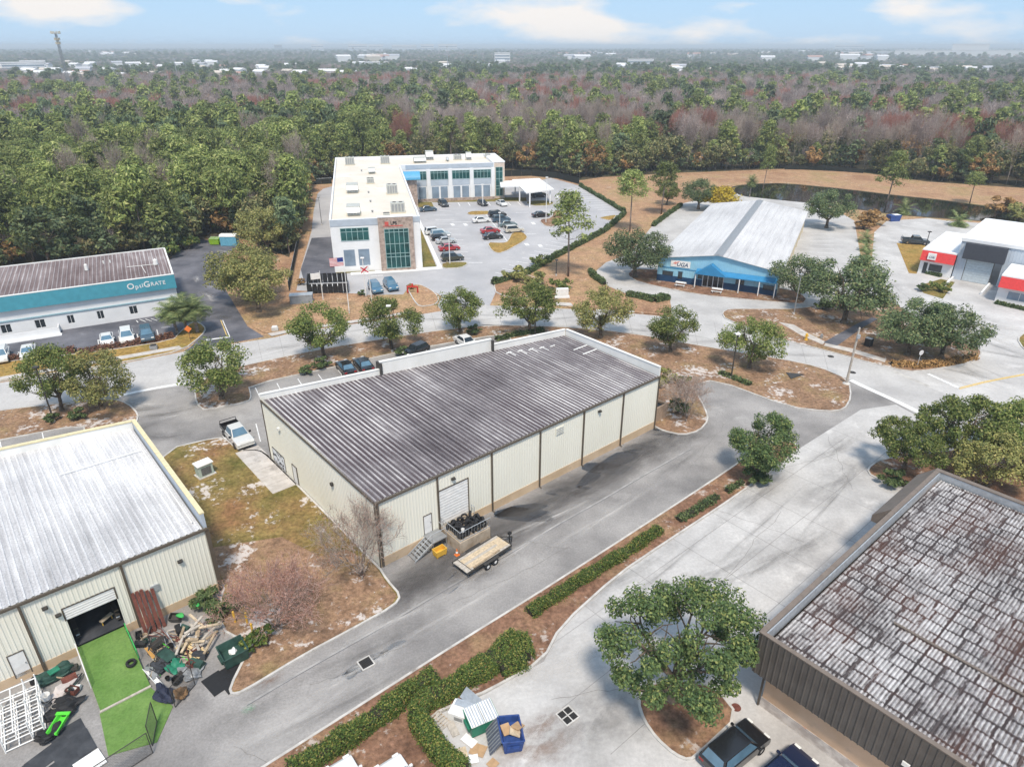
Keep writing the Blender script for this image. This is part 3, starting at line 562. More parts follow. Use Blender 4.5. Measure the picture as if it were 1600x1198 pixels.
m.add([(x,y,z) for y,z in ((0,ZE-.12),(DL,ZB-.12),(DL,ZB+.07),(0,ZE+.07)) for x in (-.14,-.03)], [(0,2,4,6)[::-1],(1,3,5,7),(6,4,5,7),(0,1,3,2)]); m.build('rake_trim', MT['brown_trim'], wh)
for i in range(1, 7):
    x = i*6.1 if i < 6 else LW-.12
    m = MB(); m.box(x-.07,x+.07,-.17,-.052,.15,ZE-.16); m.add([(x-.07,-.17,.15),(x+.07,-.17,.15),(x+.07,-.42,.02),(x-.07,-.42,.02),(x-.07,-.052,.10),(x+.07,-.052,.10)], [(0,1,2,3),(3,2,5,4)]); m.build('downspout', MT['brown_trim'], wh)
m = MB(); m.box(.05,.25,-.17,-.052,.1,ZE-.16); m.build('downspout', MT['brown_trim'], wh)
m = MB(); m.box(-.09,0,-.05,.06,0,ZE); m.build('corner_trim', MT['brown_trim'], wh)
m = MB(); m.box(-.09,-.04,DL-.12,DL+.05,0,ZB); m.build('corner_trim', MT['brown_trim'], wh)
roll_door(wh, 6.2, 9.4, 1.25, 4.95, .0, MT['white_paint'], 12)
door(wh, 4.5, 5.3, 1.2, 3.1, -.005, MT['white_paint'])
wall_lamp(wh, 7.77, -.05, 5.7); wall_lamp(wh, 26.7, -.05, 5.75)
m = MB(); m.box(20.45,20.95,-.1,-.03,5.2,6.0); m.box(21.0,21.5,-.1,-.03,5.2,6.0); v_ = m.build('vent_panel', MT['cream'], wh)
for k in range(4): MB().box(20.5,21.45,-.125,-.1,5.27+k*.19,5.31+k*.19).build('louver', MT['grey_metal'], v_)
# left side details (x = 0 face)
def leftbox(name, b0, b1, z0, z1, d, mat, par=wh): return MB().box(-d, .0, b0, b1, z0, z1).build(name, mat, par)
ldoor = leftbox('door', 16.0, 16.95, .1, 2.1, .06, MT['white_paint']); MB().box(-.09,-.01,15.93,16.0,.1,2.17).box(-.09,-.01,16.95,17.02,.1,2.17).box(-.09,-.01,16.0,16.95,2.1,2.17).build('frame', MT['brown_trim'], ldoor)
lv = leftbox('mural_board', 18.9, 22.0, .12, 1.85, .07, MT['dark_metal'])
m_, t, b = M_('mural_paint', .7); co = obj_co(t); t.links.new(ramp(t, noise(t, co, 2.2, 3, .7), [(.38,(.03,.03,.04)),(.46,(.7,.72,.75)),(.6,(.75,.78,.8)),(.68,(.18,.3,.45))], 'CONSTANT'), b.inputs['Base Color'])
for k in range(4): MB().box(-.09,-.071,19.0+k*.73,19.68+k*.73,.22,1.76).build('panel', m_, lv)
for bb, zz in ((7.6,4.6),(18.8,5.4)):
    o = MB().box(-.28,-.04,bb-.16,bb+.16,zz-.1,zz+.16).build('wall_lamp', MT['dark_metal'] if bb < 10 else MT['lamp_lens'], wh)
# white skylight strips / old curb flashings on the far corner of the roof
zr = lambda b: ZE+(ZB-ZE)*b/20
for k in range(5):
    x = 27.0+k*1.35; y = back(x)-1.7-.18*k
    MB().box(x,x+.8,y-.06,y+.06,zr(y)+.05,zr(y)+.15).build('roof_curb', MT['white_metal'], roof)
    if k < 4: MB().box(x+.5,x+.6,y-1.1,y+.3,zr(y)+.05,zr(y)+.12).build('roof_curb', MT['white_metal'], roof)
for y in (11.0, 9.4): MB().box(LW-2.6,LW-.3,y-.07,y+.07,zr(y)+.05,zr(y)+.14).build('roof_curb', MT['white_metal'], roof)
# ---- gym / workshop building at the left edge
gy = thing('workshop_building', 'cream metal building with whitish ribbed roof at the left edge', 'building', (*GYM_O, 0), ANG)
LG = -30.0; gb = lambda a: 19.6-.205*a
ZGE, ZGB = 6.35, 6.7
gholes = [(-10.2,-6.95,.75,4.4)]
for i in range(5):
    x0, x1 = -(i+1)*6.15, -i*6.15; m = MB()
    hs = gholes if i == 1 else [(-14.0,-13.1,.45,2.55)] if i == 2 else ()
    ribbed_wall(m, x0, x1, .75, ZGE, holes=hs); m.build('wall_panel', MT['cream'], gy)
    if i == 1:
        MB().box(x0+.002, -10.2, -.04, .1, 0, .75).build('foundation', MT['tan_base'], gy); MB().box(-6.95, x1-.002, -.04, .1, 0, .75).build('foundation', MT['tan_base'], gy)
    else: MB().box(x0+.002, x1-.002, -.04, .1, 0, .75).build('foundation', MT['tan_base'], gy)
side(gy, 19.6, 0, ZGE, ZGB+.4, MT['cream'], 0, 1, parts=3)
m = MB(); rib_roof(m, LG, -.2, gb, ZGE, ZGB, .457, .05, .10); groof = m.build('roof', [MT['roof_gym'], MT['roof_gym_rib']], gy)
parapet(gy, (.05,.1), (.05,19.5), ZGE-.2, ZGB+.85, .25, MT['blue_grey'], MT['coping_yellow'], .12, .12)
parapet(gy, (-.1,gb(-.1)), (LG,gb(LG)), ZGE-.2, ZGB+.75, .25, MT['white_metal'], MT['coping_yellow'], .12, .12)
MB().box(LG,.15,-.22,-.045,ZGE-.18,ZGE+.0).build('gutter', MT['brown_trim'], gy)
for x in (-6.1,-12.4,-18.5): MB().box(x-.08,x+.08,-.18,-.052,.1,ZGE-.18).build('downspout', MT['brown_trim'], gy)
for x in (.02,): MB().box(x-.1,x+.2,-.18,-.052,.1,ZGE-.18).build('downspout', MT['brown_trim'], gy)
m = MB(); m.path([(-.6,18.6,ZGB+.12),(-.6,1.0,ZGE+.2)], .05, 6); m.build('roof_pipe', MT['white_metal'], groof)
m = MB(); m.path([(-.7,14.6,ZGB+.12),(-7.2,14.9,ZGB+.1)], .04, 6); m.build('roof_pipe', MT['white_metal'], groof)
# open roller doorway: dark gym room inside
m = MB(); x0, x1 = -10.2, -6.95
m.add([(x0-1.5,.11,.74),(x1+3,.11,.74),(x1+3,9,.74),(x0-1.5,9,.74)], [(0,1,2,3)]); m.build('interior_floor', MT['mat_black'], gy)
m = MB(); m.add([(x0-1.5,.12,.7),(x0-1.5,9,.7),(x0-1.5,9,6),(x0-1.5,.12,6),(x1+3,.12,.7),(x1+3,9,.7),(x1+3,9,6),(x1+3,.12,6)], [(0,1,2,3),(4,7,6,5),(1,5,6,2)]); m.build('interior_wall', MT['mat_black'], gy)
roll_door(gy, x0, x1, 3.35, 4.4, .03, MT['white_paint'], 5)
door(gy, -14.0, -13.1, .45, 2.5, -.01, MT['white_paint'])
wall_lamp(gy, -11.1, -.05, 5.15); wall_lamp(gy, -10.55, -.05, 4.15); wall_lamp(gy, -2.3, -.05, 4.35)
MB().box(-4.7,-4.1,-.14,-.03,2.65,3.2).build('meter_box', MT['galv'], gy)
# ---- building with the teal fascia (far left)
OA = R_(28.6)
op = thing('office_building', 'low white building with teal fascia lettered OptiGrate', 'building', (-55.4,108.2,0), OA)
LO, DO, ZO = 52.0, 17.5, 6.6
MT['teal'] = plain('teal', (.07,.31,.40), .5, 0, .1, 1.2); MT['white_wall'] = plain('white_wall', (.74,.75,.76), .8, 0, .05, .5)
m = MB(); rib_roof(m, -LO, -.3, lambda a: DO, ZO-.25, ZO+.1, .61, .05, .10); oroof = m.build('roof', [MT['roof_opti'], MT['roof_opti_rib']], op)
MB().box(-LO,0,-.55,-.25,4.35,ZO+.02).build('fascia', MT['teal'], op); MB().box(-LO,0,-.58,-.2,ZO+.022,ZO+.12).build('coping', MT['white_metal'], op)
MB().box(-.28,0,-.249,DO-5.5,4.9,ZO+.03).build('fascia', MT['white_metal'], op)
MB().box(-.3,-.02,DO-5.49,DO,4.9,ZO+.2).build('fascia', MT['white_metal'], op); MB().box(-LO,-.31,DO-.25,DO,4.9,ZO+.25).build('fascia', MT['white_metal'], op)
owin = [(-7.6,-6.4),(-12.2,-11.2),(-16.3,-15.3),(-20.6,-19.2),(-25.0,-23.6)]
MB().box(-LO,-.4,0,.3,2.75,4.349).build('upper_wall', MT['white_wall'], op)
xs = [-LO]+[v for a in sorted(owin) for v in a]+[-.4]
MB().box(-LO,-.4,-.14,-.001,2.62,2.80).build('trim_band', plain('teal_trim', (.26,.42,.48), .6), op)
for a, b in zip(xs[::2], xs[1::2]): MB().box(a,b,0,.3,0,2.749).build('wall', MT['white_wall'], op)
for a, b in owin:
    MB().box(a,b,0,.3,0,.9).build('wall', MT['white_wall'], op); MB().box(a,b,0,.3,2.2,2.749).build('wall', MT['white_wall'], op)
    wo = MB().box(a,b,.12,.16,.9,2.2).build('window', MT['glass_dark'], op); MB().box(a,a+.07,.04,.119,.9,2.2).box(b-.07,b,.04,.119,.9,2.2).box((a+b)/2-.03,(a+b)/2+.03,.04,.119,.9,2.2).build('frame', MT['white_wall'], wo)
MB().box(-.4,-.15,.0,DO,0,4.9).build('end_wall', MT['white_wall'], op); MB().box(-LO,-.5,DO-.4,DO-.26,0,4.9).build('back_wall', MT['white_wall'], op)
roll_door(op, -32.6,-29.2,.05,3.6,-.06,MT['white_paint'],6)
MB().box(-28.0,-17.5,-1.7,-1.55,0,1.1).box(-17.7,-17.55,-1.5,-.02,0,1.1).build('ramp_wall', MT['white_wall'], op); MB().box(-28.6,-17.3,-2.6,-1.71,0,.14).build('ramp_slab', MT['white_wall'], op)
door(op, -28.9,-27.9,.1,2.4,-.02,MT['white_paint'])
o = MB().lathe([(.0,1.1),(.25,.95),(.28,0)],(-12.5,9.0,ZO),'z',12).build('roof_vent', MT['white_metal'], oroof)
o = MB().lathe([(.0,1.0),(.35,.8),(.4,0)],(-2.2,7.2,ZO),'z',12).build('roof_vent', MT['white_metal'], oroof)
MB().path([(-2.4,7.2,ZO+.06),(-6.6,7.6,ZO+.06)],.05).path([(-4.4,7.4,ZO+.06),(-4.0,3.0,ZO-.1)],.05).build('roof_pipe', MT['white_metal'], oroof)
for x in (-10.0,-9.0): MB().lathe([(0,.5),(.12,.45),(.12,0)],(x,12,ZO),'z',8).build('roof_vent', MT['white_metal'], oroof)
def text(par, s, loc, size, mat, rot=(math.pi/2,0,0), ext=.03, name='lettering', sx=1.0, bold=False, align='CENTER', shear=0):
    cu = bpy.data.curves.new(name, 'FONT'); cu.body = s; cu.size = size; cu.extrude = ext; cu.align_x = align; cu.align_y = 'CENTER'; cu.offset = .012*size if bold else 0; cu.shear = shear
    tmp = bpy.data.objects.new('tmp', cu); COL.objects.link(tmp); bpy.context.view_layer.update()
    me = bpy.data.meshes.new_from_object(tmp.evaluated_get(bpy.context.evaluated_depsgraph_get())); bpy.data.objects.remove(tmp); bpy.data.curves.remove(cu)
    me.materials.clear(); me.materials.append(mat)
    o = link(name, me, par); o.location = loc; o.rotation_euler = rot; o.scale = (sx,1,1); return o
# lettering: big O, small pt with the dotted i, capital G, small capitals
x = -6.55
for ch, sz, dx, dz in (('O',1.75,0,.05),('p',1.35,1.15,-.1),('t',1.2,1.85,-.05),('i',1.3,2.3,0),('G',1.75,3.15,.05),('R',1.15,4.25,.0),('A',1.15,5.05,.0),('T',1.15,5.8,.0),('E',1.15,6.55,.0)):
    text(op, ch, (x+dx*.74, -.57, 5.5+dz), sz*.74, MT['white_paint'], ext=.02, bold=True)
# ---- long hall with light-blue front
UA = R_(-25.6)
ug = thing('gymnastics_hall', 'long gabled hall with pale grey roof and light blue front', 'hall', (27.5,125.2,0), UA)
WU, DU, ZU, ZR = 21.6, 54.0, 4.6, 6.2
MT['sky_blue'] = plain('sky_blue', (.27,.52,.66), .6, 0, .07, .8); MT['mid_blue'] = plain('mid_blue', (.035,.22,.44), .55, 0, .1, 1); MT['navy'] = plain('navy', (.015,.055,.13), .6, 0, .15, 1)
m = MB()
for (xa,za),(xb,zb_) in (((0,ZU),(WU/2,ZR)),((WU/2,ZR),(WU,ZU))): ribbed_wall(m, xa, xb, 1.3, 0, .4, .025, zt=lambda q, a=xa, b=xb, c=za, d=zb_: c+(d-c)*(q-a)/(b-a))
m.build('front_wall', MT['sky_blue'], ug)
MB().box(.0,WU,-.05,.1,0,1.3).build('front_base', MT['navy'], ug)
MB().box(-.05,10.2,-.07,-.035,2.75,2.9).build('trim_band', MT['mid_blue'], ug)
for s_, (xa, xb) in enumerate(((-.5, WU/2), (WU+.5, WU/2))):
    n = 7; w_ = (xb-xa)/n
    for k in range(n):
        q0 = xa+w_*k; q1 = xa+w_*(k+1)*1.0-w_*.012; h = lambda q: ZU-.15+(ZR-ZU+.2)*abs(q-xa)/abs(xb-xa)
        m = MB(); m.add([(q0,-.5,h(q0)),(q1,-.5,h(q1)),(q1,DU,h(q1)),(q0,DU,h(q0)),(q0,-.5,h(q0)+.08),(q1,-.5,h(q1)+.08),(q1,DU,h(q1)+.08),(q0,DU,h(q0)+.08)], [(0,1,2,3),(4,7,6,5),(0,4,5,1),(2,6,7,3),(1,5,6,2),(0,3,7,4)])
        m.build('roof_panel', MT['roof_uga'], ug)
m = MB(); m.add([(WU/2-.8,-.52,ZR+.03),(WU/2,-.52,ZR+.2),(WU/2+.8,-.52,ZR+.03),(WU/2+.8,DU+.02,ZR+.03),(WU/2,DU+.02,ZR+.2),(WU/2-.8,DU+.02,ZR+.03)], [(0,1,4,5),(1,2,3,4)]); m.build('ridge_cap', MT['grey_metal'], ug)
m = MB(); m.add([(0,.01,0),(0,DU,0),(0,DU,ZU),(0,.01,ZU)], [(0,1,2,3)]); m.build('side_wall', MT['white_wall'], ug)
MT['buff'] = plain('buff', (.60,.54,.42), .8, 0, .08, .5)
m = MB(); m.add([(WU,.01,0),(WU,DU,0),(WU,DU,ZU),(WU,.01,ZU)], [(0,1,2,3)[::-1]]); m.build('side_wall', MT['buff'], ug)
m = MB(); m.add([(0,DU,0),(WU,DU,0),(WU,DU,ZU),(WU/2,DU,ZR),(0,DU,ZU)], [(0,1,2,3,4)]); m.build('back_wall', MT['buff'], ug)
for k in range(8): MB().box(WU+.01,WU+.2,2+k*7,2.18+k*7,0,ZU-.2).build('downspout', MT['buff'], ug)
# canopy with gable over the doors
m = MB(); m.add([(7.3,-1.3,2.8),(21.4,-1.3,2.8),(21.4,-.06,3.35),(7.3,-.06,3.35),(7.3,-1.3,2.66),(21.4,-1.3,2.66),(21.4,-.06,2.66),(7.3,-.06,2.66)], [(0,1,2,3),(4,7,6,5),(0,4,5,1),(1,5,6,2),(0,3,7,4)]); cn = m.build('canopy', MT['mid_blue'], ug)
m = MB(); m.add([(7.1,-1.5,2.68),(10.0,-1.5,4.7),(12.9,-1.5,2.68),(7.1,-.07,2.62),(10.0,-.07,4.7),(12.9,-.07,2.62)], [(0,1,4,3),(1,2,5,4),(0,2,1)]); m.build('gable', MT['mid_blue'], cn)
for x in (7.4,15.2,18.6,21.3): MB().box(x-.08,x+.08,-1.28,-1.12,0,2.66).build('canopy_post', MT['white_wall'], ug)
fr = MB().box(8.5,12.3,-.12,-.05,.1,2.4).build('entrance', MT['white_wall'], ug)
for k in range(4): MB().box(8.62+k*.93,9.42+k*.93,-.15,-.121,.2,2.25).build('pane', MT['glass_dark'], fr)
for a, b, c, d in ((1.0,3.0,1.35,2.1),(3.95,4.75,.95,2.3),(7.6,8.4,1.5,2.3),(14.4,15.9,1.35,2.3),(19.2,21.2,1.0,1.85)):
    wn = MB().box(a,b,-.09,-.04,c,d).build('window', MT['glass_dark'], ug); MB().box(a-.06,b+.06,-.085,-.055,c-.06,c-.001).box(a-.06,b+.06,-.085,-.055,d+.001,d+.06).build('frame', MT['navy'], wn)
sg = MB().box(2.4,6.0,-.12,-.03,3.15,4.35).build('sign_board', MT['white_paint'], ug)
text(sg, 'UGA', (4.55,-.14,3.65), 1.0, MT['navy'], ext=.015, bold=True, shear=.2)
m = MB(); m.add([(2.75,-.135,3.75),(3.5,-.135,3.6),(3.3,-.135,4.15)], [(0,1,2)]); m.add([(3.1,-.14,3.95),(4.1,-.14,4.3),(3.4,-.14,3.75)], [(0,1,2)]); m.build('emblem', plain('coral', (.75,.3,.25), .6), sg)
# ---- white two-storey office, L-shaped
FA = R_(11.3)
of = thing('office_block', 'white two-storey L-shaped office with green glass and stone entrance bay', 'office', (-34.7,130.4,0), FA)
ZP = 10.3; MT['stone'] = plain('stone', (.42,.33,.28), .9, 0, .35, 1.6)
Lpoly = [(0,0),(16.9,0),(16.4,64.8),(43,64.8),(43,83),(-1.4,83)]
def owall(name, p, q, z0, z1, mat, par=of, th=.3): m = MB(); bar(m, p, q, z0, z1, th); return m.build(name, mat, par)
MB().prism(inset(Lpoly, .2), ZP-.75, ZP-.7).build('roof', MT['warm_roof'], of)
for p, q in zip(Lpoly, Lpoly[1:]+Lpoly[:1]):
    owall('wall', p, q, 0, ZP-1.2, MT['stucco_white']); owall('parapet', p, q, ZP-1.199, ZP, MT['stucco_white'], th=.32)
def panel_front(x0, x1, z0, z1, y, mat, name='panel', par=of, d=.06): return MB().box(x0,x1,y-d,y,z0,z1).build(name, mat, par)
panel_front(-.1,8.9,ZP-1.25,ZP-.02,-.17,MT['blue_grey'],'fascia_panel'); panel_front(15.0,17.0,ZP-1.0,ZP-.02,-.17,MT['blue_grey'],'fascia_panel'); panel_front(18.0,42.9,ZP-1.2,ZP-.1,64.63,MT['blue_grey'],'fascia_panel')
def glazing(x0, x1, z0, z1, y, nx, zs, par=of, mat='glass_teal', bar_='mullion', frame='frame_teal'):
    """window with its own panes between mullions; zs = transom heights"""
    fo = MB(); t = .05
    xs_ = [x0+(x1-x0)*k/nx for k in range(nx+1)]; zz = [z0]+list(zs)+[z1]
    for x in xs_: fo.box(x-t,x+t,y-.10,y-.02,z0-t,z1+t)
    for z in zz: fo.box(x0,x1,y-.097,y-.021,z-t,z+t)
    wo = fo.build('window', MT[frame], par)
    for a, b in zip(xs_, xs_[1:]):
        for c, d in zip(zz, zz[1:]): MB().box(a+t,b-t,y-.06,y-.03,c+t,d-t).build('pane', MT[mat], wo)
    return wo
MT['frame_teal'] = plain('frame_teal', (.30,.45,.45), .5)
glazing(1.7,7.0,6.2,8.6,-.15,5,(7.9,))
for x in (1.9,4.7): panel_front(x,x+2.1,1.2,4.4,-.15,MT['glass_grey'],'tinted_panel')
# stone bay with big glazing and sign
sb = MB().box(8.9,15.6,-1.1,-.16,0,ZP+.25).build('entrance_bay', MT['stone'], of); MB().box(8.85,15.65,-1.15,.2,ZP+.252,ZP+.36).build('coping', MT['stucco_white'], sb)
glazing(10.0,14.6,.6,8.3,-1.1,5,(2.8,3.5,5.4,7.7), sb)
sgn = MB().box(10.2,10.9,-1.2,-1.1,9.1,9.7).build('sign_mark', plain('sign_red', (.6,.1,.08), .5), sb)
text(sb, 'LPS', (11.9,-1.15,9.4), .85, MT['black'], ext=.03, bold=True); MB().box(9.9,13.6,-1.16,-1.1,8.82,8.95).build('sign_stripe', bpy.data.materials['sign_red'], sb)
# wing facade: piers, glazing above, grey panels below
for k in range(4):
    x0 = 18.7+k*6.15; x1 = x0+4.95
    glazing(x0,x1,6.1,8.4,64.64,5,(7.9,)); panel_front(x0,x1,4.4,6.0,64.64,MT['blue_grey'],'spandrel')
    for q in range(2): panel_front(x0+.2+q*2.5,x0+2.2+q*2.5,.9,4.1,64.64,MT['glass_grey'],'tinted_panel')
    MB().box(x1+.1,x1+1.1,64.2,64.64,.85,8.9).build('pier', MT['stucco_white'], of)
MB().box(16.6,43.0,64.2,64.6,0,.8).build('stone_base', MT['stone'], of)
glazing(16.8,18.3,6.6,8.2,64.64,3,())
tw = MB().box(43.2,46.3,65.5,82,0,ZP-.2).build('stair_tower', plain('tan_stucco', (.62,.52,.44), .85), of); MB().box(43.15,46.4,65.4,82.1,ZP-.19,ZP+.1).build('coping', MT['stucco_white'], tw)
glazing(43.7,45.7,.8,8.8,65.5,2,(2.8,3.6,5.6,7.6), tw)
# curved blue canopy in the inner corner
m = MB(); nC = 9; pr = [(60.9+2.3*math.cos(math.pi*k/(2*nC)+math.pi/2)*1.0, 7.1+2.0*math.sin(math.pi*k/(2*nC)+math.pi/2)) for k in range(nC+1)]
pr2 = [(61.0+1.9*math.cos(a)*1.2, 7.2+1.9*math.sin(a)) for a in np.linspace(math.pi, .0, 12)]
m.xprism([(p[0],p[1]) for p in pr2], 16.8, 21.6); m.build('barrel_canopy', plain('canopy_blue', (.10,.36,.58), .4), of, smooth=False)
MB().box(17.0,20.6,59.6,64.1,0,7.0).build('corner_bay', MT['stone'], of)
# carport and covered link
cp = thing('carport', 'flat white carport roof on posts beside the white office', 'carport', (0,0,0))
rp_ = [G(x, y, 4.0) for x, y in [(800,281),(842.6,279),(866,296),(822,301.5),(811,291),(801,290)]]
MB().prism([(p.x,p.y) for p in rp_], 3.75, 4.1).build('roof', MT['white_paint'], cp)
lk = [G(x, y, 4.6) for x, y in [(781,283),(805,282),(812,290),(782,291)]]; MB().prism([(p.x,p.y) for p in lk], 4.2, 4.6).build('link_roof', MT['stucco_white'], cp)
for x, y in [(828,301.5),(860,296.5),(840,281),(805,283),(812,293)]:
    p = G(x, y, 4.0); MB().box(p.x-.18,p.x+.18,p.y-.18+.6,p.y+.18+.6,0,3.75).build('post', MT['stucco_white'], cp)
# ---- grey hall and red-fronted units at the right edge
RA = R_(-42)
rd = thing('grey_hall', 'tall pale grey hall with dark awning over its roller door', 'hall', (80.1,130.6,0), RA)
MT['pale_grey'] = plain('pale_grey', (.47,.53,.60), .7, 0, .06, .4); MT['awning'] = plain('awning', (.055,.06,.075), .7)
for k in range(6):
    x0 = 5.9+k*4.4; m = MB(); ribbed_wall(m, x0, x0+4.4, 0, 7.7, .45, .03, y=-.4, holes=[(7.6,13.2,0,4.4)] if k < 2 else ()); m.build('wall_panel', MT['pale_grey'], rd)
MB().box(5.9,32,-.39,21,7.3,7.65).build('roof', MT['stucco_white'], rd)
for a, b, c, d in ((5.8,32.1,-.6,-.41),(5.8,32.1,21.01,21.2),): MB().box(a,b,c,d,7.35,7.95).build('parapet', MT['stucco_white'], rd)
MB().box(5.7,7.2,-.40,21,7.66,7.9).build('parapet', MT['stucco_white'], rd)
MB().box(5.9,6.0,-.38,21,0,7.3).build('side_wall', MT['pale_grey'], rd)
roll_door(rd, 7.6, 11.9, .05, 4.4, -.35, plain('door_grey', (.5,.57,.62), .6), 9)
MB().box(6.8,13.4,-1.5,-.45,4.4,7.3).build('awning', MT['awning'], rd)
MB().box(6.0,6.3,-7.5,-.45,0,.5).box(12.0,12.3,-7.5,-.45,0,.5).build('dock_kerb', MT['stucco_white'], rd)
sat = MB().lathe([(0,.0),(.35,.08),(.5,.22)],(15.6,-.9,2.6),'y',14).build('satellite_dish', MT['white_paint'], rd)
for nm, x0, x1, y0, y1, lab in (('shop_unit', 0, 5.7, -.3, 18, 'small white shop unit with red awning left of the grey hall'), ('shop_unit', 14.6, 34, -9.8, -.9, 'white shop unit with red awning at the right picture edge')):
    un = thing(nm, lab, 'shop', (80.1,130.6,0), RA)
    MB().box(x0,x1,y0,y0+.25,0,3.0).build('front_wall', MT['white_wall'], un); MB().box(x0,x0+.25,y0+.251,y1,0,4.5).build('side_wall', MT['white_wall'], un); MB().box(x1-.25,x1,y0+.251,y1,0,4.5).build('side_wall', MT['white_wall'], un)
    MB().box(x0-.1,x1+.1,y0-.2,y1,4.5,4.8).build('roof', MT['stucco_white'], un)
    m = MB(); m.add([(x0-.05,y0-.85,2.75),(x1+.05,y0-.85,2.75),(x1+.05,y0-.15,4.7),(x0-.05,y0-.15,4.7),(x0-.05,y0-.01,2.75),(x1+.05,y0-.01,2.75),(x1+.05,y0-.01,4.49),(x0-.05,y0-.01,4.49)], [(0,1,2,3),(0,3,7,4),(1,5,6,2),(0,4,5,1)]); m.build('awning', plain('awning_red', (.62,.05,.05), .6), un)
    if x0 == 0:
        sbd = MB().box(1.2,2.6,y0-1.0,y0-.6,3.1,4.3).build('sign_board', MT['white_paint'], un); text(sbd, 'CAB', (1.9,y0-1.02,3.6), .5, MT['navy'], ext=.01)
        MB().box(.7,1.4,y0-.05,y0-.003,.1,2.2).build('door', MT['glass_dark'], un); ww = MB().box(1.7,3.9,y0-.05,y0-.003,.8,2.1).build('window', MT['glass_dark'], un)
        for k in range(3): MB().box(1.8+k*.7,2.35+k*.7,y0-.065,y0-.051,1.0,1.85).build('pane', MT['glass_dark'], ww)
        MB().box(3.95,5.6,y0-.02,y0-.003,.1,2.6).build('panel', MT['stucco_white'], un)
    else:
        ww = MB().box(16.2,19.6,y0-.05,y0-.003,.8,2.1).build('window', MT['glass_grey'], un); MB().box(17.87,17.95,y0-.07,y0-.051,.8,2.1).build('mullion', MT['white_wall'], ww)
# ---- brown-fascia building, lower right
bb = thing('commercial_building', 'peach building with brown fascia and moss-stained ribbed roof at lower right', 'building', (*BROWN_O, 0), ANG-math.pi/2)   # x: to the right and near, y: away
MT['brown_panel'] = two('brown_panel', (.082,.074,.068), (.115,.105,.096), .6, .35, .65, .6); MT['bronze'] = plain('bronze', (.19,.155,.13), .6, 0, .15, 1.5)
MT['peach'] = two('peach', (.60,.40,.26), (.68,.47,.32), .5, .35, .65, .85, (.5,.36,.26), .8, .62, .75); MT['faded_base'] = two('faded_base', (.42,.37,.34), (.62,.57,.53), 1.2, .4, .6, .9, (.5,.26,.2), .9, .62, .7)
XB, YB, ZF0, ZF1 = 34.0, 28.6, 3.25, 6.6
def rowmoss(name, dark, light, rust, lo, hi):
    """weathered grey sheet under a dark moss network that follows laps and ribs"""
    m, t, b = M_(name, .9, 0, .1); co = obj_co(t)
    nn = t.nodes.new('ShaderNodeTexNoise'); nn.inputs['Scale'].default_value = 1.9; nn.inputs['Detail'].default_value = 4; t.links.new(co, nn.inputs[0])
    wv = t.nodes.new('ShaderNodeMix'); wv.data_type = 'RGBA'; wv.blend_type = 'ADD'; wv.inputs[0].default_value = .30; t.links.new(co, wv.inputs[6]); t.links.new(nn.outputs['Color'], wv.inputs[7])
    br = t.nodes.new('ShaderNodeTexBrick'); br.offset = .0; br.squash = .75; br.squash_frequency = 3; br.inputs['Scale'].default_value = 1; br.inputs['Brick Width'].default_value = 1.25; br.inputs['Row Height'].default_value = 1.1; br.inputs['Mortar Size'].default_value = .12; br.inputs['Mortar Smooth'].default_value = .8; t.links.new(wv.outputs[2], br.inputs['Vector'])
    patch = noise(t, co, .2, 4, .6); fine = noise(t, co, 3.6, 6, .75, (1.3,.6,1)); mk = noise(t, co, .45, 3, .6)
    def mth(op, x, y, z=None):
        a = t.nodes.new('ShaderNodeMath'); a.operation = op
        for k, v in enumerate((x, y, z)):
            if v is None: continue
            if hasattr(v, 'links'): t.links.new(v, a.inputs[k])
            else: a.inputs[k].default_value = v
        return a.outputs[0]
    net = mth('MULTIPLY', br.outputs['Fac'], ramp(t, mk, [(.38, .1), (.56, 1.15)]))
    f = mth('MULTIPLY_ADD', net, .42, mth('MULTIPLY_ADD', patch, .8, mth('MULTIPLY', fine, .8)))
    base = ramp(t, noise(t, co, 2.2, 6, .7, (1.6,.4,1)), [(.3, tuple(x*.6 for x in light)), (.7, light)])
    c = mix(t, ramp(t, f, [(lo, 0.), (hi, 1.)]), base, mix(t, ramp(t, noise(t, co, .3, 3), [(.42, 0.), (.6, 1.)]), dark, rust))
    t.links.new(c, b.inputs['Base Color']); return m
MT['roof_brown'] = rowmoss('roof_brown', (.05,.043,.045), (.40,.39,.395), (.075,.045,.04), .60, .92)
MT['roof_brown_rib'] = rowmoss('roof_brown_rib', (.085,.074,.075), (.66,.645,.65), (.10,.066,.06), .67, 1.0)
m = MB(); rib_roof(m, .5, XB, lambda a: YB-1.0, 5.75, 5.95, .235, .045, .07); ro = m.build('roof', [MT['roof_brown'], MT['roof_brown_rib']], bb); ro.location = (0,.55,0)
m = MB(); ribbed_wall(m, 0, XB, ZF0, ZF1, .40, .05); m.build('fascia', MT['brown_panel'], bb)
MB().box(-.06,XB,-.02,.28,ZF1+.001,ZF1+.08).build('coping', MT['bronze'], bb); MB().box(.30,XB,.30,.36,5.7,ZF1).build('parapet_inner', MT['galv'], bb)
m = MB(); ribbed_wall(m, 0, YB, ZF0, ZF1, .40, .05); o = m.build('fascia', MT['brown_panel'], bb); o.rotation_euler[2] = math.pi/2
for v in o.data.vertices: v.co.y *= -1
MB().box(-.08,.26,.281,YB,ZF1+.001,ZF1+.08).build('coping', MT['bronze'], bb); MB().box(.27,.36,.361,YB-.3,5.7,ZF1-.02).build('parapet_inner', MT['galv'], bb)
MB().box(-.08,XB,YB-.32,YB+.02,5.6,ZF1).build('back_parapet', MT['galv'], bb); MB().box(-.1,XB,YB-.36,YB+.1,ZF1+.001,ZF1+.1).build('coping', MT['bronze'], bb)
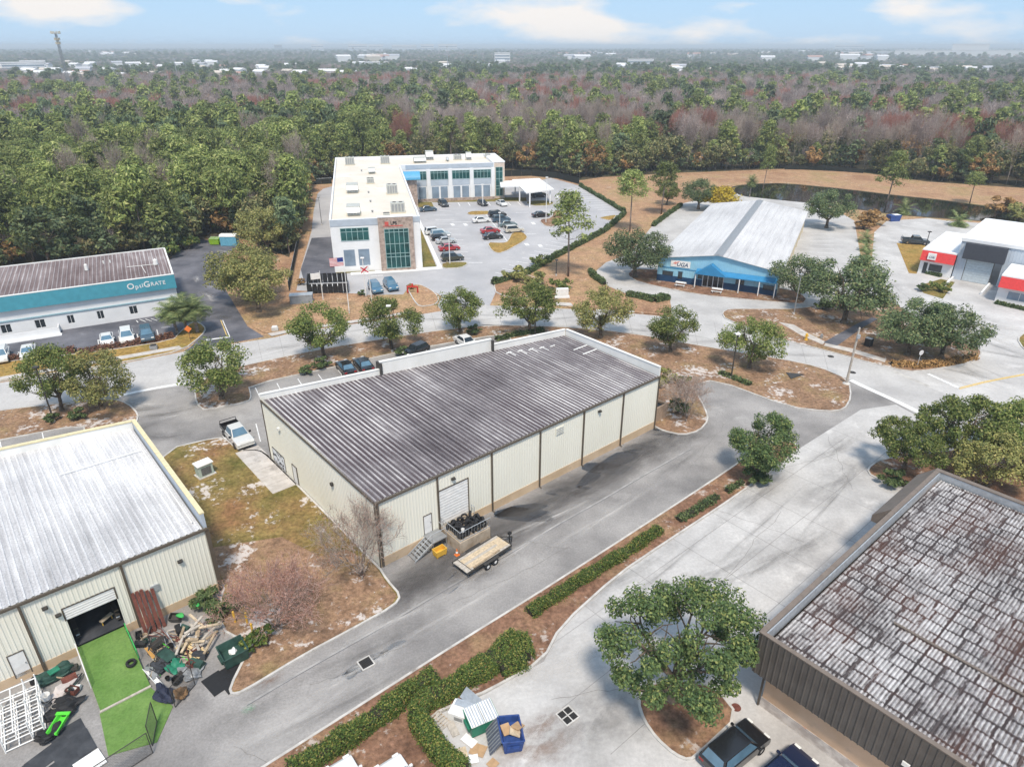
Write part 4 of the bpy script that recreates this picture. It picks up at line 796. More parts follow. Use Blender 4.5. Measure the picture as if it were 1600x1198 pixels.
MB().box(.04,XB,.06,1.2,ZF0-.06,ZF0-.001).box(.04,1.0,1.21,YB,ZF0-.06,ZF0-.001).build('soffit', MT['bronze'], bb)
MB().box(.75,XB,.75,1.0,.85,ZF0-.061).build('wall', MT['peach'], bb); MB().box(.75,.99,1.001,YB,.85,ZF0-.061).build('wall', MT['peach'], bb)
MB().box(.70,XB,.70,1.05,0,.849).build('wall_base', MT['faded_base'], bb); MB().box(.70,1.04,1.051,YB,0,.849).build('wall_base', MT['faded_base'], bb)
for x, y in ((.62,.66),(12.5,.66)): MB().box(x-.06,x+.06,y-.07,y+.02,.05,ZF0-.06).build('downspout', MT['brown_trim'], bb)
MB().box(9.3,9.7,-.14,-.05,4.1,4.4).build('wall_lamp', MT['lamp_lens'], bb)
# sloping mansard hood at the far end of the left side, small ledges
m = MB(); a0, a1 = 19.6, YB+.05
m.add([(-1.4,a0,4.75),(-1.4,a1,4.75),(-.09,a1,4.75),(-.09,a0,4.75),(-1.4,a0,5.35),(-1.4,a1,5.35),(-.09,a1,ZF1+.06),(-.09,a0,ZF1+.06)], [(0,3,2,1),(4,5,6,7),(0,4,7,3),(1,2,6,5),(0,1,5,4)]); m.build('mansard', MT['bronze'], bb)
for y in (8.5,11.5,14.2,16.5,18.4): MB().box(-.45,-.07,y,y+1.0,ZF0+.3,ZF0+.5).build('sill_ledge', MT['buff'], bb)
MB().box(5.0,14.0,8.1,8.25,5.88,5.97).build('roof_seam', MT['bronze'], bb)
# ---------------------------------------------------------------- vegetation: meshes first
def leaves(cent, nrm, size, rng, asp=.55, curl=.0):
    """many small leaf-sized quads: centre, facing, size -> (verts, faces)"""
    n = len(cent); a = rng.normal(size=(n,3)); nrm = nrm/np.linalg.norm(nrm,axis=1,keepdims=True)
    u = np.cross(nrm, a); u /= np.linalg.norm(u,axis=1,keepdims=True)+1e-9; v = np.cross(nrm, u)
    s = size*(.65+.7*rng.random((n,1)))
    V = np.stack([cent-u*s, cent-v*s*asp+u*s*.1, cent+u*s, cent+v*s*asp+u*s*.1], 1).reshape(-1,3)
    Fq = np.arange(4*n).reshape(-1,4); return V, Fq
def quads_mesh(name, V, Fq, mats, mi=None):
    me = bpy.data.meshes.new(name); n, k = Fq.shape
    me.vertices.add(len(V)); me.vertices.foreach_set('co', V.astype(np.float32).ravel())
    me.loops.add(n*k); me.loops.foreach_set('vertex_index', Fq.astype(np.int32).ravel())
    me.polygons.add(n); me.polygons.foreach_set('loop_start', np.arange(0,n*k,k,dtype=np.int32)); me.polygons.foreach_set('loop_total', np.full(n,k,dtype=np.int32))
    for m in mats: me.materials.append(m)
    if mi is not None: me.polygons.foreach_set('material_index', mi.astype(np.int32))
    me.update(calc_edges=True); return me
def mb_mesh(m, name, mats):
    me = bpy.data.meshes.new(name); me.from_pydata(m.v, [], m.f)
    for x in mats: me.materials.append(x)
    me.polygons.foreach_set('use_smooth', [True]*len(me.polygons)); return me
def limb(m, p, d, L, r, rng, seg=4, bend=.25, up=.1, n=6, tips=None, r_end=.35):
    """a bending tapered limb; returns its points"""
    p = Vector(p); d = Vector(d).normalized(); pts = [p.copy()]
    for i in range(seg):
        d = (d+Vector(rng.normal(size=3))*bend*.5+Vector((0,0,up))).normalized(); q = p+d*(L/seg)
        m.tube(p, q, r*(1-(1-r_end)*i/seg), r*(1-(1-r_end)*(i+1)/seg), n); p = q; pts.append(p.copy())
    return pts, d
def oak_meshes(seed, R, H, nl, leaf, lsz=.26, flat=.62, clumps=46, trunk_h=None, bark='bark', gap=.0, csize=.30):
    rng = np.random.default_rng(seed); th = trunk_h or H*.22; m = MB()
    base, d = limb(m, (0,0,-.15), (rng.normal()*.06,rng.normal()*.06,1), th, R*.068, rng, 3, .12, .1, 8, None, .75)
    m.lathe([(R*.11,-.15),(R*.075,.25),(R*.066,.5)], (0,0,0), 'z', 8)
    top = base[-1]; C = []
    nl_ = 7
    for k in range(nl_):
        az = 2*math.pi*(k+rng.random()*.6)/nl_; el = .35+.75*rng.random()
        dd = (math.cos(az)*math.cos(el), math.sin(az)*math.cos(el), math.sin(el)); L_ = R*(.58+.25*rng.random())
        pts, e = limb(m, top+Vector((0,0,-.2*rng.random())), dd, L_, R*.036, rng, 4, .38, .10, 5)
        for q in pts[2:]:
            for _ in range(2): limb(m, q, Vector(dd)+Vector(rng.normal(size=3))*.8, R*.38, R*.013, rng, 3, .5, .08, 4)
            C.append(q)
    trunk = mb_mesh(m, 'trunk', [MT[bark]])
    # clump centres spread in a domed shell with uneven radius
    cl = []
    for i in range(clumps):
        az = rng.random()*2*math.pi; el = math.asin(-.62+1.6*rng.random()); rr = R*(.58+.40*rng.random())*(1-.12*math.cos(az*3+seed))*(1-.10*math.sin(az*2+seed*1.7)); zc = th*.9+(H-th*.9)*.42
        cl.append((rr*math.cos(el)*math.cos(az), rr*math.cos(el)*math.sin(az), zc+((H-zc)*.88 if el > 0 else (zc-th*.75)*.8)*math.sin(el)*(.72+.28*rng.random())))
    cl = np.array(cl+[(q.x,q.y,q.z+.3) for q in C[::3]]); w_ = .5+rng.random(len(cl)); w_ /= w_.sum()
    idx = rng.choice(len(cl), nl, p=w_); sig = R*csize*(.55+.45*rng.random(len(cl)))[idx][:,None]*.5
    off = rng.normal(size=(nl,3)); ln = np.linalg.norm(off,axis=1,keepdims=True); off = off/ln*np.minimum(ln**.6,1.7)
    off[:,2] *= flat; c = cl[idx]+off*sig*1.35; c[:,2] = np.maximum(c[:,2], th*.62)
    nr = off*.6+np.array([0,0,.75])+rng.normal(size=(nl,3))*.55
    V, Fq = leaves(c, nr, lsz, rng); return trunk, quads_mesh('crown', V, Fq, [MT[leaf]])
def pine_meshes(seed, H, R, nl, leaf='pine_leaf', lsz=.5, cf=.5, ntuft=34):
    rng = np.random.default_rng(seed); m = MB(); lean = rng.normal(size=2)*.03*H
    top = Vector((lean[0],lean[1],H*.95)); m.tube((0,0,-.2), top*.5, H*.0125, H*.009, 6); m.tube(top*.5, top, H*.009, H*.003, 5)
    cl = []; z0 = H*(1-cf)
    for k in range(ntuft):
        t = (k+rng.random())/ntuft; z = z0+(H-z0)*t**.8; rr = R*(1-.72*t**1.6)*(.45+.6*rng.random()); az = k*2.4+rng.normal()*.4
        p = Vector((rr*math.cos(az)+lean[0]*z/H, rr*math.sin(az)+lean[1]*z/H, z+rr*.12)); cl.append(p[:])
        m.tube(Vector((lean[0]*z/H,lean[1]*z/H,z-.3*rr)), p, H*.003, H*.0012, 3)
    trunk = mb_mesh(m, 'trunk', [MT['pine_bark']]); cl = np.array(cl); idx = rng.integers(0, len(cl), nl)
    off = rng.normal(size=(nl,3)); off[:,2] *= .5; c = cl[idx]+off*R*.19
    nr = off*.7+np.array([0,0,.8])+rng.normal(size=(nl,3))*.45
    V, Fq = leaves(c, nr, lsz, rng, .34); return trunk, quads_mesh('crown', V, Fq, [MT[leaf]])
def twigs(P0, P1, r):
    """thin three-sided twigs -> verts, quads"""
    n = len(P0); d = P1-P0; d /= np.linalg.norm(d,axis=1,keepdims=True)+1e-9; a = np.where(np.abs(d[:,2:3])<.9, np.array([[0,0,1.]]), np.array([[1.,0,0]]))
    u = np.cross(d,a); u /= np.linalg.norm(u,axis=1,keepdims=True); v = np.cross(d,u); r = np.broadcast_to(np.asarray(r).reshape(-1,1),(n,1)); V = []
    for P_, k in ((P0,1.),(P1,.45)):
        for j in range(3):
            an = 2*math.pi*j/3; V.append(P_+(u*math.cos(an)+v*math.sin(an))*r*k)
    V = np.stack(V,1).reshape(-1,3); b = np.arange(n)[:,None]*6
    Fq = np.concatenate([b+np.array([j,(j+1)%3,3+(j+1)%3,3+j]) for j in range(3)]); return V, Fq
def bare_meshes(seed, H, R, levels, mat, bark='bark_grey', trunk_h=.12, stems=5, split=3, r0=.022, spread=.55, tip=.008, buds=None, nb=0, upb=.06, minr=.0):
    """leafless tree: stems fork again and again; twigs form the crown"""
    rng = np.random.default_rng(seed); th = H*trunk_h; tk = MB(); tk.tube((0,0,-.15), (0,0,th), H*r0*1.15, H*r0, 7)
    cur = [];
    for k in range(stems):
        az = 2*math.pi*(k+rng.random()*.7)/stems; tilt = spread*(.35+.8*rng.random()); cur.append((np.array([0,0,th*.9]), np.array([math.cos(az)*math.sin(tilt), math.sin(az)*math.sin(tilt), math.cos(tilt)]), H*.34, H*r0*.55))
    P0, P1, RR_ = [], [], []; tips = []
    for lv in range(levels):
        nxt = []
        for p, d, L_, r in cur:
            q = p
            for s_ in range(2):
                d = d+rng.normal(size=3)*.11+np.array([0,0,upb]); d /= np.linalg.norm(d); q2 = q+d*L_/2
                if lv < 2: tk.tube(q, q2, max(r,minr)*(1-.25*s_), max(r,minr)*(.75-.2*s_), 4)
                else: P0.append(q); P1.append(q2); RR_.append(max(minr, r*(1-.3*s_)))
                if s_ == 0 and lv > 0: nxt.append((q2, d+rng.normal(size=3)*.5, L_*.62, r*.5))
                q = q2
            for _ in range(split if lv < levels-1 else 0):
                dd = d+rng.normal(size=3)*(.42+.05*lv); dd /= np.linalg.norm(dd); nxt.append((q, dd, L_*(.58+.25*rng.random()), r*.58))
            if lv >= levels-2: tips.append(q)
        cur = [(p, d/np.linalg.norm(d), L_, max(r, tip)) for p, d, L_, r in nxt]
    trunk = mb_mesh(tk, 'trunk', [MT[bark]]); V, Fq = twigs(np.array(P0), np.array(P1), np.array(RR_)); mi = np.zeros(len(Fq)); mats = [MT[mat]]
    # fit to wanted width
    ext = np.percentile(np.linalg.norm(V[:,:2],axis=1), 97); 
    if nb:
        tp = np.array(tips); c = tp[rng.integers(0,len(tp),nb)]+rng.normal(size=(nb,3))*H*.035; V2, F2 = leaves(c, rng.normal(size=(nb,3)), H*.0085, rng, .35)
        Fq = np.concatenate([Fq, F2+len(V)]); V = np.concatenate([V, V2]); mi = np.concatenate([mi, np.ones(nb)]); mats.append(MT[buds])
    sc = np.array([R/ext, R/ext, 1.0]); V = V*sc
    for v in trunk.vertices: v.co.x *= R/ext; v.co.y *= R/ext
    return trunk, quads_mesh('crown', V, Fq, mats, mi)
def palm_meshes(seed, H, R, nf=58, leaf='palm_leaf', nlf=11):
    rng = np.random.default_rng(seed); m = MB(); bx = rng.normal()*.05*H
    for k in range(6):
        t0, t1 = k/6, (k+1)/6; m.tube((bx*t0*t0,0,H*t0-.1), (bx*t1*t1,0,H*t1-.1), .2-.04*t0, .2-.04*t1, 8)
    trunk = mb_mesh(m, 'trunk', [MT['bark_grey']]); Vs, Fs, n0 = [], [], 0
    for f in range(nf):
        az = f*2.4+rng.normal()*.2; el = math.asin(max(-.85, min(.98, 1-1.75*(f+.5)/nf))); L_ = R*(.85+.25*rng.random()); p = np.array([bx,0,H]); d0 = np.array([math.cos(az)*math.cos(el), math.sin(az)*math.cos(el), math.sin(el)]); pts = [p]
        for s_ in range(6): d0 = d0+np.array([0,0,-.16]); d0 /= np.linalg.norm(d0); p = p+d0*L_/6; pts.append(p)
        side_ = np.array([-math.sin(az), math.cos(az), 0])
        for s_ in range(6):
            a, b = pts[s_], pts[s_+1]; wd = .02
            for e in range(2):
                q = a+(b-a)*(e/2)
                if s_ == 0 and e == 0: continue
                ln = R*.36*(1-abs(s_/6-.55)*.9)
                for sg in (-1,1):
                    tip = q+side_*sg*ln+(b-a)*.9+np.array([0,0,-.10*ln]); o_ = (b-a)*.32
                    Vs += [q, q+o_, tip, q-o_*.3]; Fs.append([n0,n0+1,n0+2,n0+3]); n0 += 4
            Vs += [a-side_*wd, a+side_*wd, b+side_*wd, b-side_*wd]; Fs.append([n0,n0+1,n0+2,n0+3]); n0 += 4
    return trunk, quads_mesh('crown', np.array(Vs), np.array(Fs), [MT[leaf]])
def tree(name, meshes, label, cat, x, y, rot=None, sc=1.0, group=None, z=0.0):
    o = thing(name, label, cat, (x,y,z), random.random()*6.28 if rot is None else rot, group); o.scale = sc if isinstance(sc, tuple) else (sc,)*3
    link('trunk', meshes[0], o); link('crown', meshes[1], o); return o
def tpx(name, meshes, label, px, py, sc=1.0, cat='tree', rot=None, group=None, z=0.1):
    p = g2(px, py); return tree(name, meshes, label, cat, p[0], p[1], rot, sc, group, z)
# street oaks: a few grown forms, each tree turned and sized differently
OAK = [oak_meshes(11+k, 4.4, 8.4, 9500, 'oak_leaf', .15, .8, clumps=40+6*k, csize=.27) for k in range(4)]
OLV = [oak_meshes(31+k, 4.6, 8.2, 9500, 'oak_olive', .15, .8, clumps=46, csize=.27) for k in range(2)]
DRK = [oak_meshes(41+k, 5.4, 8.8, 11000, 'oak_dark', .17, .8, clumps=60, csize=.26) for k in range(3)]
T = tpx
T('oak_tree', OAK[0], 'oak beside the flagpoles, left of the street row behind the warehouse', 507, 560, 1.02)
T('oak_tree', OAK[1], 'broad oak on the street strip above two parked dark cars', 612, 545, .95)
T('oak_tree', OAK[2], 'round oak on the street strip above the white parapet', 720, 520, .86)
T('oak_tree', OAK[3], 'oak with a lamp post in front of it behind the raised parapet', 826, 520, 1.02)
T('oak_tree', OLV[0], 'loose olive oak above the far corner of the streaked roof', 938, 528, .98)
T('oak_tree', OAK[0], 'round oak beyond the far right corner of the streaked roof', 1047, 550, .86, rot=2.2)
T('oak_tree', OAK[1], 'dense oak beside the lamp post on the golden street island', 1170, 575, .90, rot=4.)
T('oak_tree', OAK[2], 'small oak on its own kerbed island by the drive entrance', 347, 624, 1.0, rot=1.)
T('oak_tree', OAK[3], 'slim taller oak by the lamp post left of the drive entrance', 97, 642, (.78,.78,1.06), rot=3.)
T('oak_tree', OLV[1], 'low spreading oak at the tip of the left street island', 160, 640, .93)
T('oak_tree', DRK[0], 'old dark oak standing left of the blue-fronted hall', 992, 433, 1.12)
T('oak_tree', DRK[1], 'oak at the right front corner of the blue hall', 1246, 472, .95, rot=.6)
T('oak_tree', DRK[2], 'widest dark oak, over the corner beside the asphalt path', 1318, 505, 1.22, rot=5.)
T('oak_tree', DRK[0], 'left one of two oaks near the stop sign', 1418, 555, .98, rot=1.7)
T('oak_tree', DRK[1], 'right one of two oaks near the stop sign', 1470, 558, .92, rot=3.6)
T('oak_tree', DRK[2], 'dark oak between the hall and the pond', 1291, 356, 1.05, rot=2.)
T('oak_tree', DRK[1], 'dark rounded oak behind the left rear of the pale hall', 1091, 327, .95, rot=2.9)
T('oak_tree', OLV[0], 'large olive oak by the dark drive, front one of the pair', 405, 488, (1.22,1.22,1.2), rot=2.)
T('oak_tree', OLV[1], 'large olive oak behind its pair beside the dark drive', 388, 470, (1.25,1.25,1.3), rot=.4)
T('oak_tree', OLV[1], 'broad grey-green oak at the wood edge above the blue bins', 418, 398, (1.35,1.35,1.25), rot=4.4)
T('oak_tree', OAK[3], 'dark round tree in the dry grass by the hall driveway hedge', 1041, 320, .8, rot=1.)
T('golden_tree', oak_meshes(61, 4.6, 5.2, 5000, 'gold_leaf', .22, clumps=40), 'golden yellow tree behind the pale hall roof', 1125, 330, 1.2)
# the trees of the right foreground
BIG = oak_meshes(71, 5.7, 9.0, 26000, 'big_leaf', .115, .85, 52, 2.2, csize=.18)
T('broadleaf_tree', BIG, 'big dark green tree on the kerbed island in the right foreground', 1050, 1092, (.97,.97,1.0), rot=2.0)
MED = oak_meshes(72, 3.6, 6.8, 13000, 'big_leaf', .115, .75, 54, 1.5, csize=.27)
T('broadleaf_tree', MED, 'dark tree at the tip of the mulch strip by the apron', 1183, 738, 1.0)
YEL = oak_meshes(73, 4.2, 6.8, 14000, 'oak_leaf', .13, .8, 58, 2.2, csize=.24)
T('broadleaf_tree', oak_meshes(74, 3.8, 6.6, 13000, 'oak_leaf', .12, .8, 50, 2.4, csize=.22), 'leaning tree at the kerbed tip above the brown building', 1410, 742, .95)
T('broadleaf_tree', YEL, 'yellowish tree behind the brown building, middle of the clump', 1490, 722, 1.1, rot=1.)
T('broadleaf_tree', YEL, 'yellowish tree behind the brown building, cut by the right edge', 1592, 735, 1.15, rot=3.4)
T('broadleaf_tree', OLV[0], 'olive tree close behind the brown parapet', 1540, 768, .8, rot=2.5)
# bare trees
RED = bare_meshes(81, 6.9, 4.3, 5, 'twig_pink', 'bark_grey', .05, 13, 3, .018, .80, .021, 'bud_salmon', 6500, .05)
T('bare_tree', RED, 'bare tree with a haze of reddish buds between the two metal buildings', 436, 985, (.95,.95,.95), rot=.4)
GRY = bare_meshes(82, 7.4, 4.1, 5, 'twig_grey', 'bark_grey', .05, 11, 3, .019, .78, .022, 'bud_salmon', 2600, .07)
T('bare_tree', GRY, 'grey bare tree at the near corner of the cream warehouse', 566, 905, (.95,.95,.98), rot=2.)
T('bare_tree', bare_meshes(83, 5.8, 3.2, 6, 'twig_grey', 'bark_grey', .07, 7, 3, .014, .65, .014, 'twig_red', 2500, .06), 'grey bare tree beside the generator box at the warehouse end', 1072, 660, 1.0)
# lone pines in the dry grass, palms
PIN = [pine_meshes(91+k, 17, 3.6, 2600, lsz=.36, cf=.42+.05*k, ntuft=36) for k in range(4)]
T('pine_tree', PIN[0], 'tall pine in the dry grass behind the hedge line', 984, 362, (1.0,1.0,.82)); T('pine_tree', PIN[1], 'pine in the dry grass beside the hall driveway', 1033, 335, (.95,.95,.78), rot=1.2)
T('pine_tree', PIN[2], 'loose-crowned pine on the office hedge line', 888, 432, (1.0,1.0,.92)); T('pine_tree', PIN[3], 'slender pine standing at the pond edge', 1383, 326, (.95,.95,.88))
T('pine_tree', PIN[1], 'bare-topped pale pine behind the ridge of the pale hall', 1190, 305, (.6,.6,.8), rot=3.); T('pine_tree', PIN[0], 'small pine on the far bank at the right', 1515, 318, (.7,.7,.5), rot=2.)
PAL = [palm_meshes(101, 4.6, 2.3), palm_meshes(102, 5.2, 2.4)]
T('palm_tree', PAL[0], 'left palm of the cluster before the teal fascia', 277, 522, (1.2,1.2,.82)); T('palm_tree', PAL[1], 'middle palm of the cluster before the teal fascia', 292, 517, (1.15,1.15,.78), rot=1.); T('palm_tree', PAL[0], 'right palm of the cluster before the teal fascia', 309, 520, (1.25,1.25,.88), rot=2.)
T('palm_tree', PAL[1], 'palm on the pond bank behind the pale hall', 1171, 308, .85, rot=.3)
LOW = palm_meshes(103, .5, 1.5, 30)
for x, y, l_, s_ in ((1352,378,'rearmost of the dwarf palms in the row beside the hall car park',1.5),(1353,392,'second dwarf palm from the back in the car park row',1.3),(1354,404,'third dwarf palm from the back in the car park row',1.4),(1352,417,'nearest dwarf palm of the car park row',1.5),(235,480,'dark feathery palm against the white lettered building',1.5),(1496,353,'bright green palm clump behind the red shop unit',2.1),(290,500,'low palm shrub under the palm cluster',1.0),(1412,334,'wide green palm clump at the pond edge',2.2)):
    T('dwarf_palm', LOW, l_, x, y, s_, 'palm')
SHR = [oak_meshes(111+k, 1.2, 1.5, 900, lf, .15, clumps=14, trunk_h=.25) for k, lf in enumerate(('oak_leaf','hedge_dark','hedge_leaf','rust_leaf','oak_olive'))]
for i, (k, x, y, s_, l_) in enumerate([(1,505,575,1.1,'dark shrub under the flagpole oak'),(1,480,585,.9,'low shrub left of the parked dark cars'),(1,630,556,1.0,'shrub beside the black and white car'),(1,742,522,1.0,'shrub at the end of the front parking row'),(2,1400,700,.6,'low green shrub by the kerbed tip'),(1,1397,760,1.2,'dark shrub at the foot of the leaning tree'),(1,1057,643,1.2,'green shrub before the generator box'),(4,1033,600,1.4,'grey-green shrub by the warehouse end wall'),(1,1185,752,1.3,'low dark shrub under the tree at the strip tip'),
   (0,877,452,1.6,'dark shrub behind the white monument sign'),(1,330,590,.7,'tiny shrub on the small tree island'),(1,82,660,.8,'shrub at the foot of the left lamp post'),(1,125,655,1.0,'shrub under the oaks of the left island'),(0,843,415,1.7,'round bush on the office hedge line'),(4,806,438,1.9,'yellowish bush in the flower bed by the office drive'),(4,835,448,2.0,'second yellowish bush behind the lamp-post oak'),
   (3,1363,352,2.6,'brownish thicket at the end of the car park palms'),(3,1348,358,2.2,'brown shrub left of the thicket by the pond'),(3,1560,335,3.2,'brown bare thicket on the pond bank at the right'),(4,1590,345,3.0,'thicket behind the grey hall roof'),(2,265,400,2.4,'bright green shrub behind the end of the lettered building'),(2,290,390,2.4,'bright green shrub beside the dark drive'),(3,470,445,.8,'small bush by the dumpster fence'),
   (0,1468,455,1.4,'shrub in the bed before the grey hall'),(1,1440,455,1.0,'low shrub at the tip of the bed before the grey hall'),(1,1285,484,1.3,'clipped dark shrub at the kerb under the wide oak'),(2,1070,600,.8,'grass tuft by the bare tree'),(1,345,965,1.2,'weedy shrub against the workshop wall'),(1,325,950,1.1,'weeds behind the green shells'),(2,410,1010,1.0,'green weeds at the foot of the reddish bare tree'),(3,643,452,.7,'small round bush by the flower bed'),(1,566,462,.7,'small bush before the blue cars')]):
    T('shrub', SHR[k], l_, x, y, s_, 'shrub', z=.05)
# hedges: leaf masses along a line
def hedge(label, pts, wd, h, leaf, dens=210, lsz=.11, seed=1, z=.1, gaps=0):
    rng = np.random.default_rng(seed); P_ = [Vector(g2(*p)) for p in pts]; L_ = sum((b-a).length for a, b in zip(P_, P_[1:])); n = int(dens*L_*(wd+2*h)); C = []; Nn = []
    seg = [(a, b, (b-a).length) for a, b in zip(P_, P_[1:])]; pr = np.array([s[2] for s in seg]); pr /= pr.sum()
    k = rng.choice(len(seg), n, p=pr); t = rng.random(n); u = rng.random(n)*(wd+2*h)
    for i in range(n):
        a, b, l_ = seg[k[i]]; d = (b-a)/l_; nn = Vector((-d.y, d.x)); q = a+(b-a)*t[i]; s_ = q.x*.9+q.y*.7
        hh = h*(1+.16*math.sin(s_*1.3)+.10*math.sin(s_*3.1+1)); ww = wd/2*(1+.15*math.sin(s_*1.7+2))
        if u[i] < h: o_, z_, nr = -ww, u[i]/h*hh, (-nn.x,-nn.y,.3)
        elif u[i] < h+wd: o_, z_, nr = ((u[i]-h)/wd*2-1)*ww, hh, (0,0,1)
        else: o_, z_, nr = ww, (u[i]-h-wd)/h*hh, (nn.x,nn.y,.3)
        j = rng.normal(size=3)*.09; e = math.sqrt(max(0,1-(abs(o_)/ww)**4*.35*(z_/hh)))
        C.append((q.x+nn.x*o_*e+j[0], q.y+nn.y*o_*e+j[1], z+max(.03, z_*e+j[2]))); Nn.append(nr)
    C = np.array(C); Nn = np.array(Nn)+rng.normal(size=(n,3))*.5; V, Fq = leaves(C, Nn, lsz, rng, .6)
    th = thing('hedge', label, 'hedge', (P_[0].x, P_[0].y, 0)); V[:,0] -= P_[0].x; V[:,1] -= P_[0].y
    link('foliage', quads_mesh('foliage', V, Fq, [MT[leaf]]), th)
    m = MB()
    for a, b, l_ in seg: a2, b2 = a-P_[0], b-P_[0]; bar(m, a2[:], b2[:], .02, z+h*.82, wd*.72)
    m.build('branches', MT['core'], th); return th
hedge('clipped hedge along the drive at the bottom, left of the parked white cars', [(455,1215),(560,1150),(640,1090),(680,1063)], 1.1, 1.0, 'hedge_leaf', 420, .07, 1)
hedge('clipped hedge curving round the dumpster pad', [(725,1215),(690,1185),(652,1130),(660,1105),(700,1085),(745,1058),(775,1042)], 1.25, 1.0, 'hedge_leaf', 420, .07, 2)
hedge('yellowing hedge end with bare branches beside the dumpster pad', [(745,1055),(790,1020),(810,1003),(818,1035),(780,1050)], 1.5, .9, 'hedge_leaf', 300, .07, 3)
hedge('low clipped hedge on the mulch strip beside the concrete lot', [(828,962),(875,930),(930,895),(985,862),(1030,830)], .9, .55, 'hedge_leaf', 420, .07, 4)
hedge('sparse hedge at the upper part of the mulch strip', [(1060,815),(1090,798),(1120,778)], .8, .4, 'hedge_dark', 110, .10, 5)
hedge('sparse hedge along the far end of the mulch strip', [(1135,770),(1160,755)], .6, .35, 'hedge_dark', 110, .10, 15)
hedge('dark hedge along the edge of the office car park', [(770,445),(823,429),(863,405),(915,378),(945,362),(976,335)], .8, 1.0, 'hedge_dark', 60, .22, 6, 0)
hedge('dark hedge on the upper right edge of the office car park', [(976,333),(945,314),(906,291)], .7, .9, 'hedge_dark', 60, .22, 7, 0)
hedge('dark hedge along the curve of the hall driveway', [(922,425),(928,434),(944,446)], .9, .8, 'hedge_dark', 90, .18, 8)
hedge('clipped hedge at the mouth of the hall driveway', [(980,462),(1000,466),(1022,472),(1044,467)], 1.3, .9, 'hedge_dark', 90, .18, 9)
hedge('hedge in the dry grass along the hall driveway', [(1020,354),(1045,335),(1064,322)], .8, .8, 'hedge_dark', 60, .22, 10, 0)
hedge('reddish hedge before the parked white cars at the left edge', [(-60,578),(0,566),(60,556),(118,550)], .9, .6, 'hedge_red', 90, .15, 11)
hedge('reddish hedge before the cars under the teal fascia', [(124,553),(170,545),(230,535),(272,527)], .8, .6, 'hedge_red', 90, .15, 12)
hedge('low planting along the white wall of the lettered building', [(150,499),(190,492),(235,484)], .8, .6, 'hedge_red', 90, .16, 13, 0)
hedge('low olive hedge on the right kerb near the stop sign', [(1392,571),(1432,574),(1480,570),(1522,560)], 1.0, .6, 'rust_leaf', 80, .16, 14)
hedge('low shrub row on the golden island above the apron', [(1125,584),(1150,594),(1172,603)], .7, .4, 'hedge_dark', 80, .14, 16)
hedge('low dark hedge before the red shop unit', [(1435,424),(1450,428),(1470,433)], .8, .7, 'hedge_dark', 80, .18, 17, 0)
hedge('dark strip of planting before the right red shop unit', [(1555,474),(1580,480),(1610,487)], .7, .5, 'hedge_dark', 80, .18, 18, 0)
hedge('low row of shrubs behind the raised parapet', [(775,532),(810,524),(850,518)], .8, .5, 'hedge_dark', 80, .15, 19)
# ---------------------------------------------------------------- the wood beyond the lots
ex_, ey_ = np.array([e[0] for e in EDGE], float), np.array([e[1] for e in EDGE], float)
def np_px(x, y):
    c, s = math.cos(PITCH), math.sin(PITCH); f = y*c+CAM_H*s
    return 800+F_PX*x/f, 599-F_PX*(y*s-CAM_H*c)/f
def vnoise(x, y, sc, ph=0.0):
    x = x/sc; y = y/sc
    return (np.sin(x*1.3+ph)+np.sin(y*1.7+1.3*ph+2)+np.sin((x+y)*.9+ph*2.1)+np.sin((x-y)*1.45-ph)+.7*np.sin(x*2.9+y*1.1+ph)+.7*np.sin(y*3.3-x*1.9-ph))/4.2
def candidates(d0, d1, sp, seed):
    rng = np.random.default_rng(seed); xs = np.arange(-d1*.92, d1*.92, sp); ys = np.arange(60, d1, sp)
    X, Y = np.meshgrid(xs, ys); X = X+rng.uniform(-.85,.85,X.shape)*sp; Y = Y+rng.uniform(-.85,.85,Y.shape)*sp; X, Y = X.ravel(), Y.ravel()
    D = np.hypot(X, Y); px, py = np_px(X, Y); ok = (D > d0) & (D <= d1) & (Y > 0) & (px > -330) & (px < 1930) & (py < np.interp(px, ex_, ey_)-2.0)
    return X[ok], Y[ok], D[ok], px[ok], py[ok], rng
PF = [pine_meshes(201+k, 14.5, 3.5, 2300, lsz=.40, cf=.58+.05*k, ntuft=34) for k in range(5)]
BF = [oak_meshes(221+k, 4.4, 11.0, 2400, lf, .32, .8, 40, 3.0) for k, lf in enumerate(('forest_leaf','forest_leaf','oak_dark','rust_leaf','lime_leaf'))]
CF = [bare_meshes(241+k, 13.5, 3.2, 5, mt, 'bark_grey', .30, 6, 3, .009, .5, .025, None, 0, .12, .035) for k, mt in enumerate(('twig_mauve','twig_mauve','twig_red','twig_mauve','twig_grey'))]
def joined(tr, cr, name, mat):
    """trunk and crown as one low mesh for the far mass"""
    nv = len(tr.vertices); me = bpy.data.meshes.new(name)
    V = [v.co[:] for v in tr.vertices]+[v.co[:] for v in cr.vertices]; Fs = [tuple(p.vertices) for p in tr.polygons]+[tuple(i+nv for i in p.vertices) for p in cr.polygons]
    me.from_pydata(V, [], Fs); me.materials.append(tr.materials[0]); me.materials.append(cr.materials[0])
    me.polygons.foreach_set('material_index', [0]*len(tr.polygons)+[1]*len(cr.polygons)); return me
farcol = bpy.data.collections.new('far_tree_forms')
FAR = []
for k in range(3): FAR.append(joined(*pine_meshes(301+k, 16, 3.6, 420, 'pine_leaf' if k else 'far_leaf', .80, .5, 20), 'far_pine', None))
for k, lf in enumerate(('far_leaf','far_leaf','forest_leaf','rust_leaf','lime_leaf')): FAR.append(joined(*oak_meshes(321+k, 4.8, 10.5, 560, lf, .68, .8, 26, 2.5), 'far_broadleaf', None))
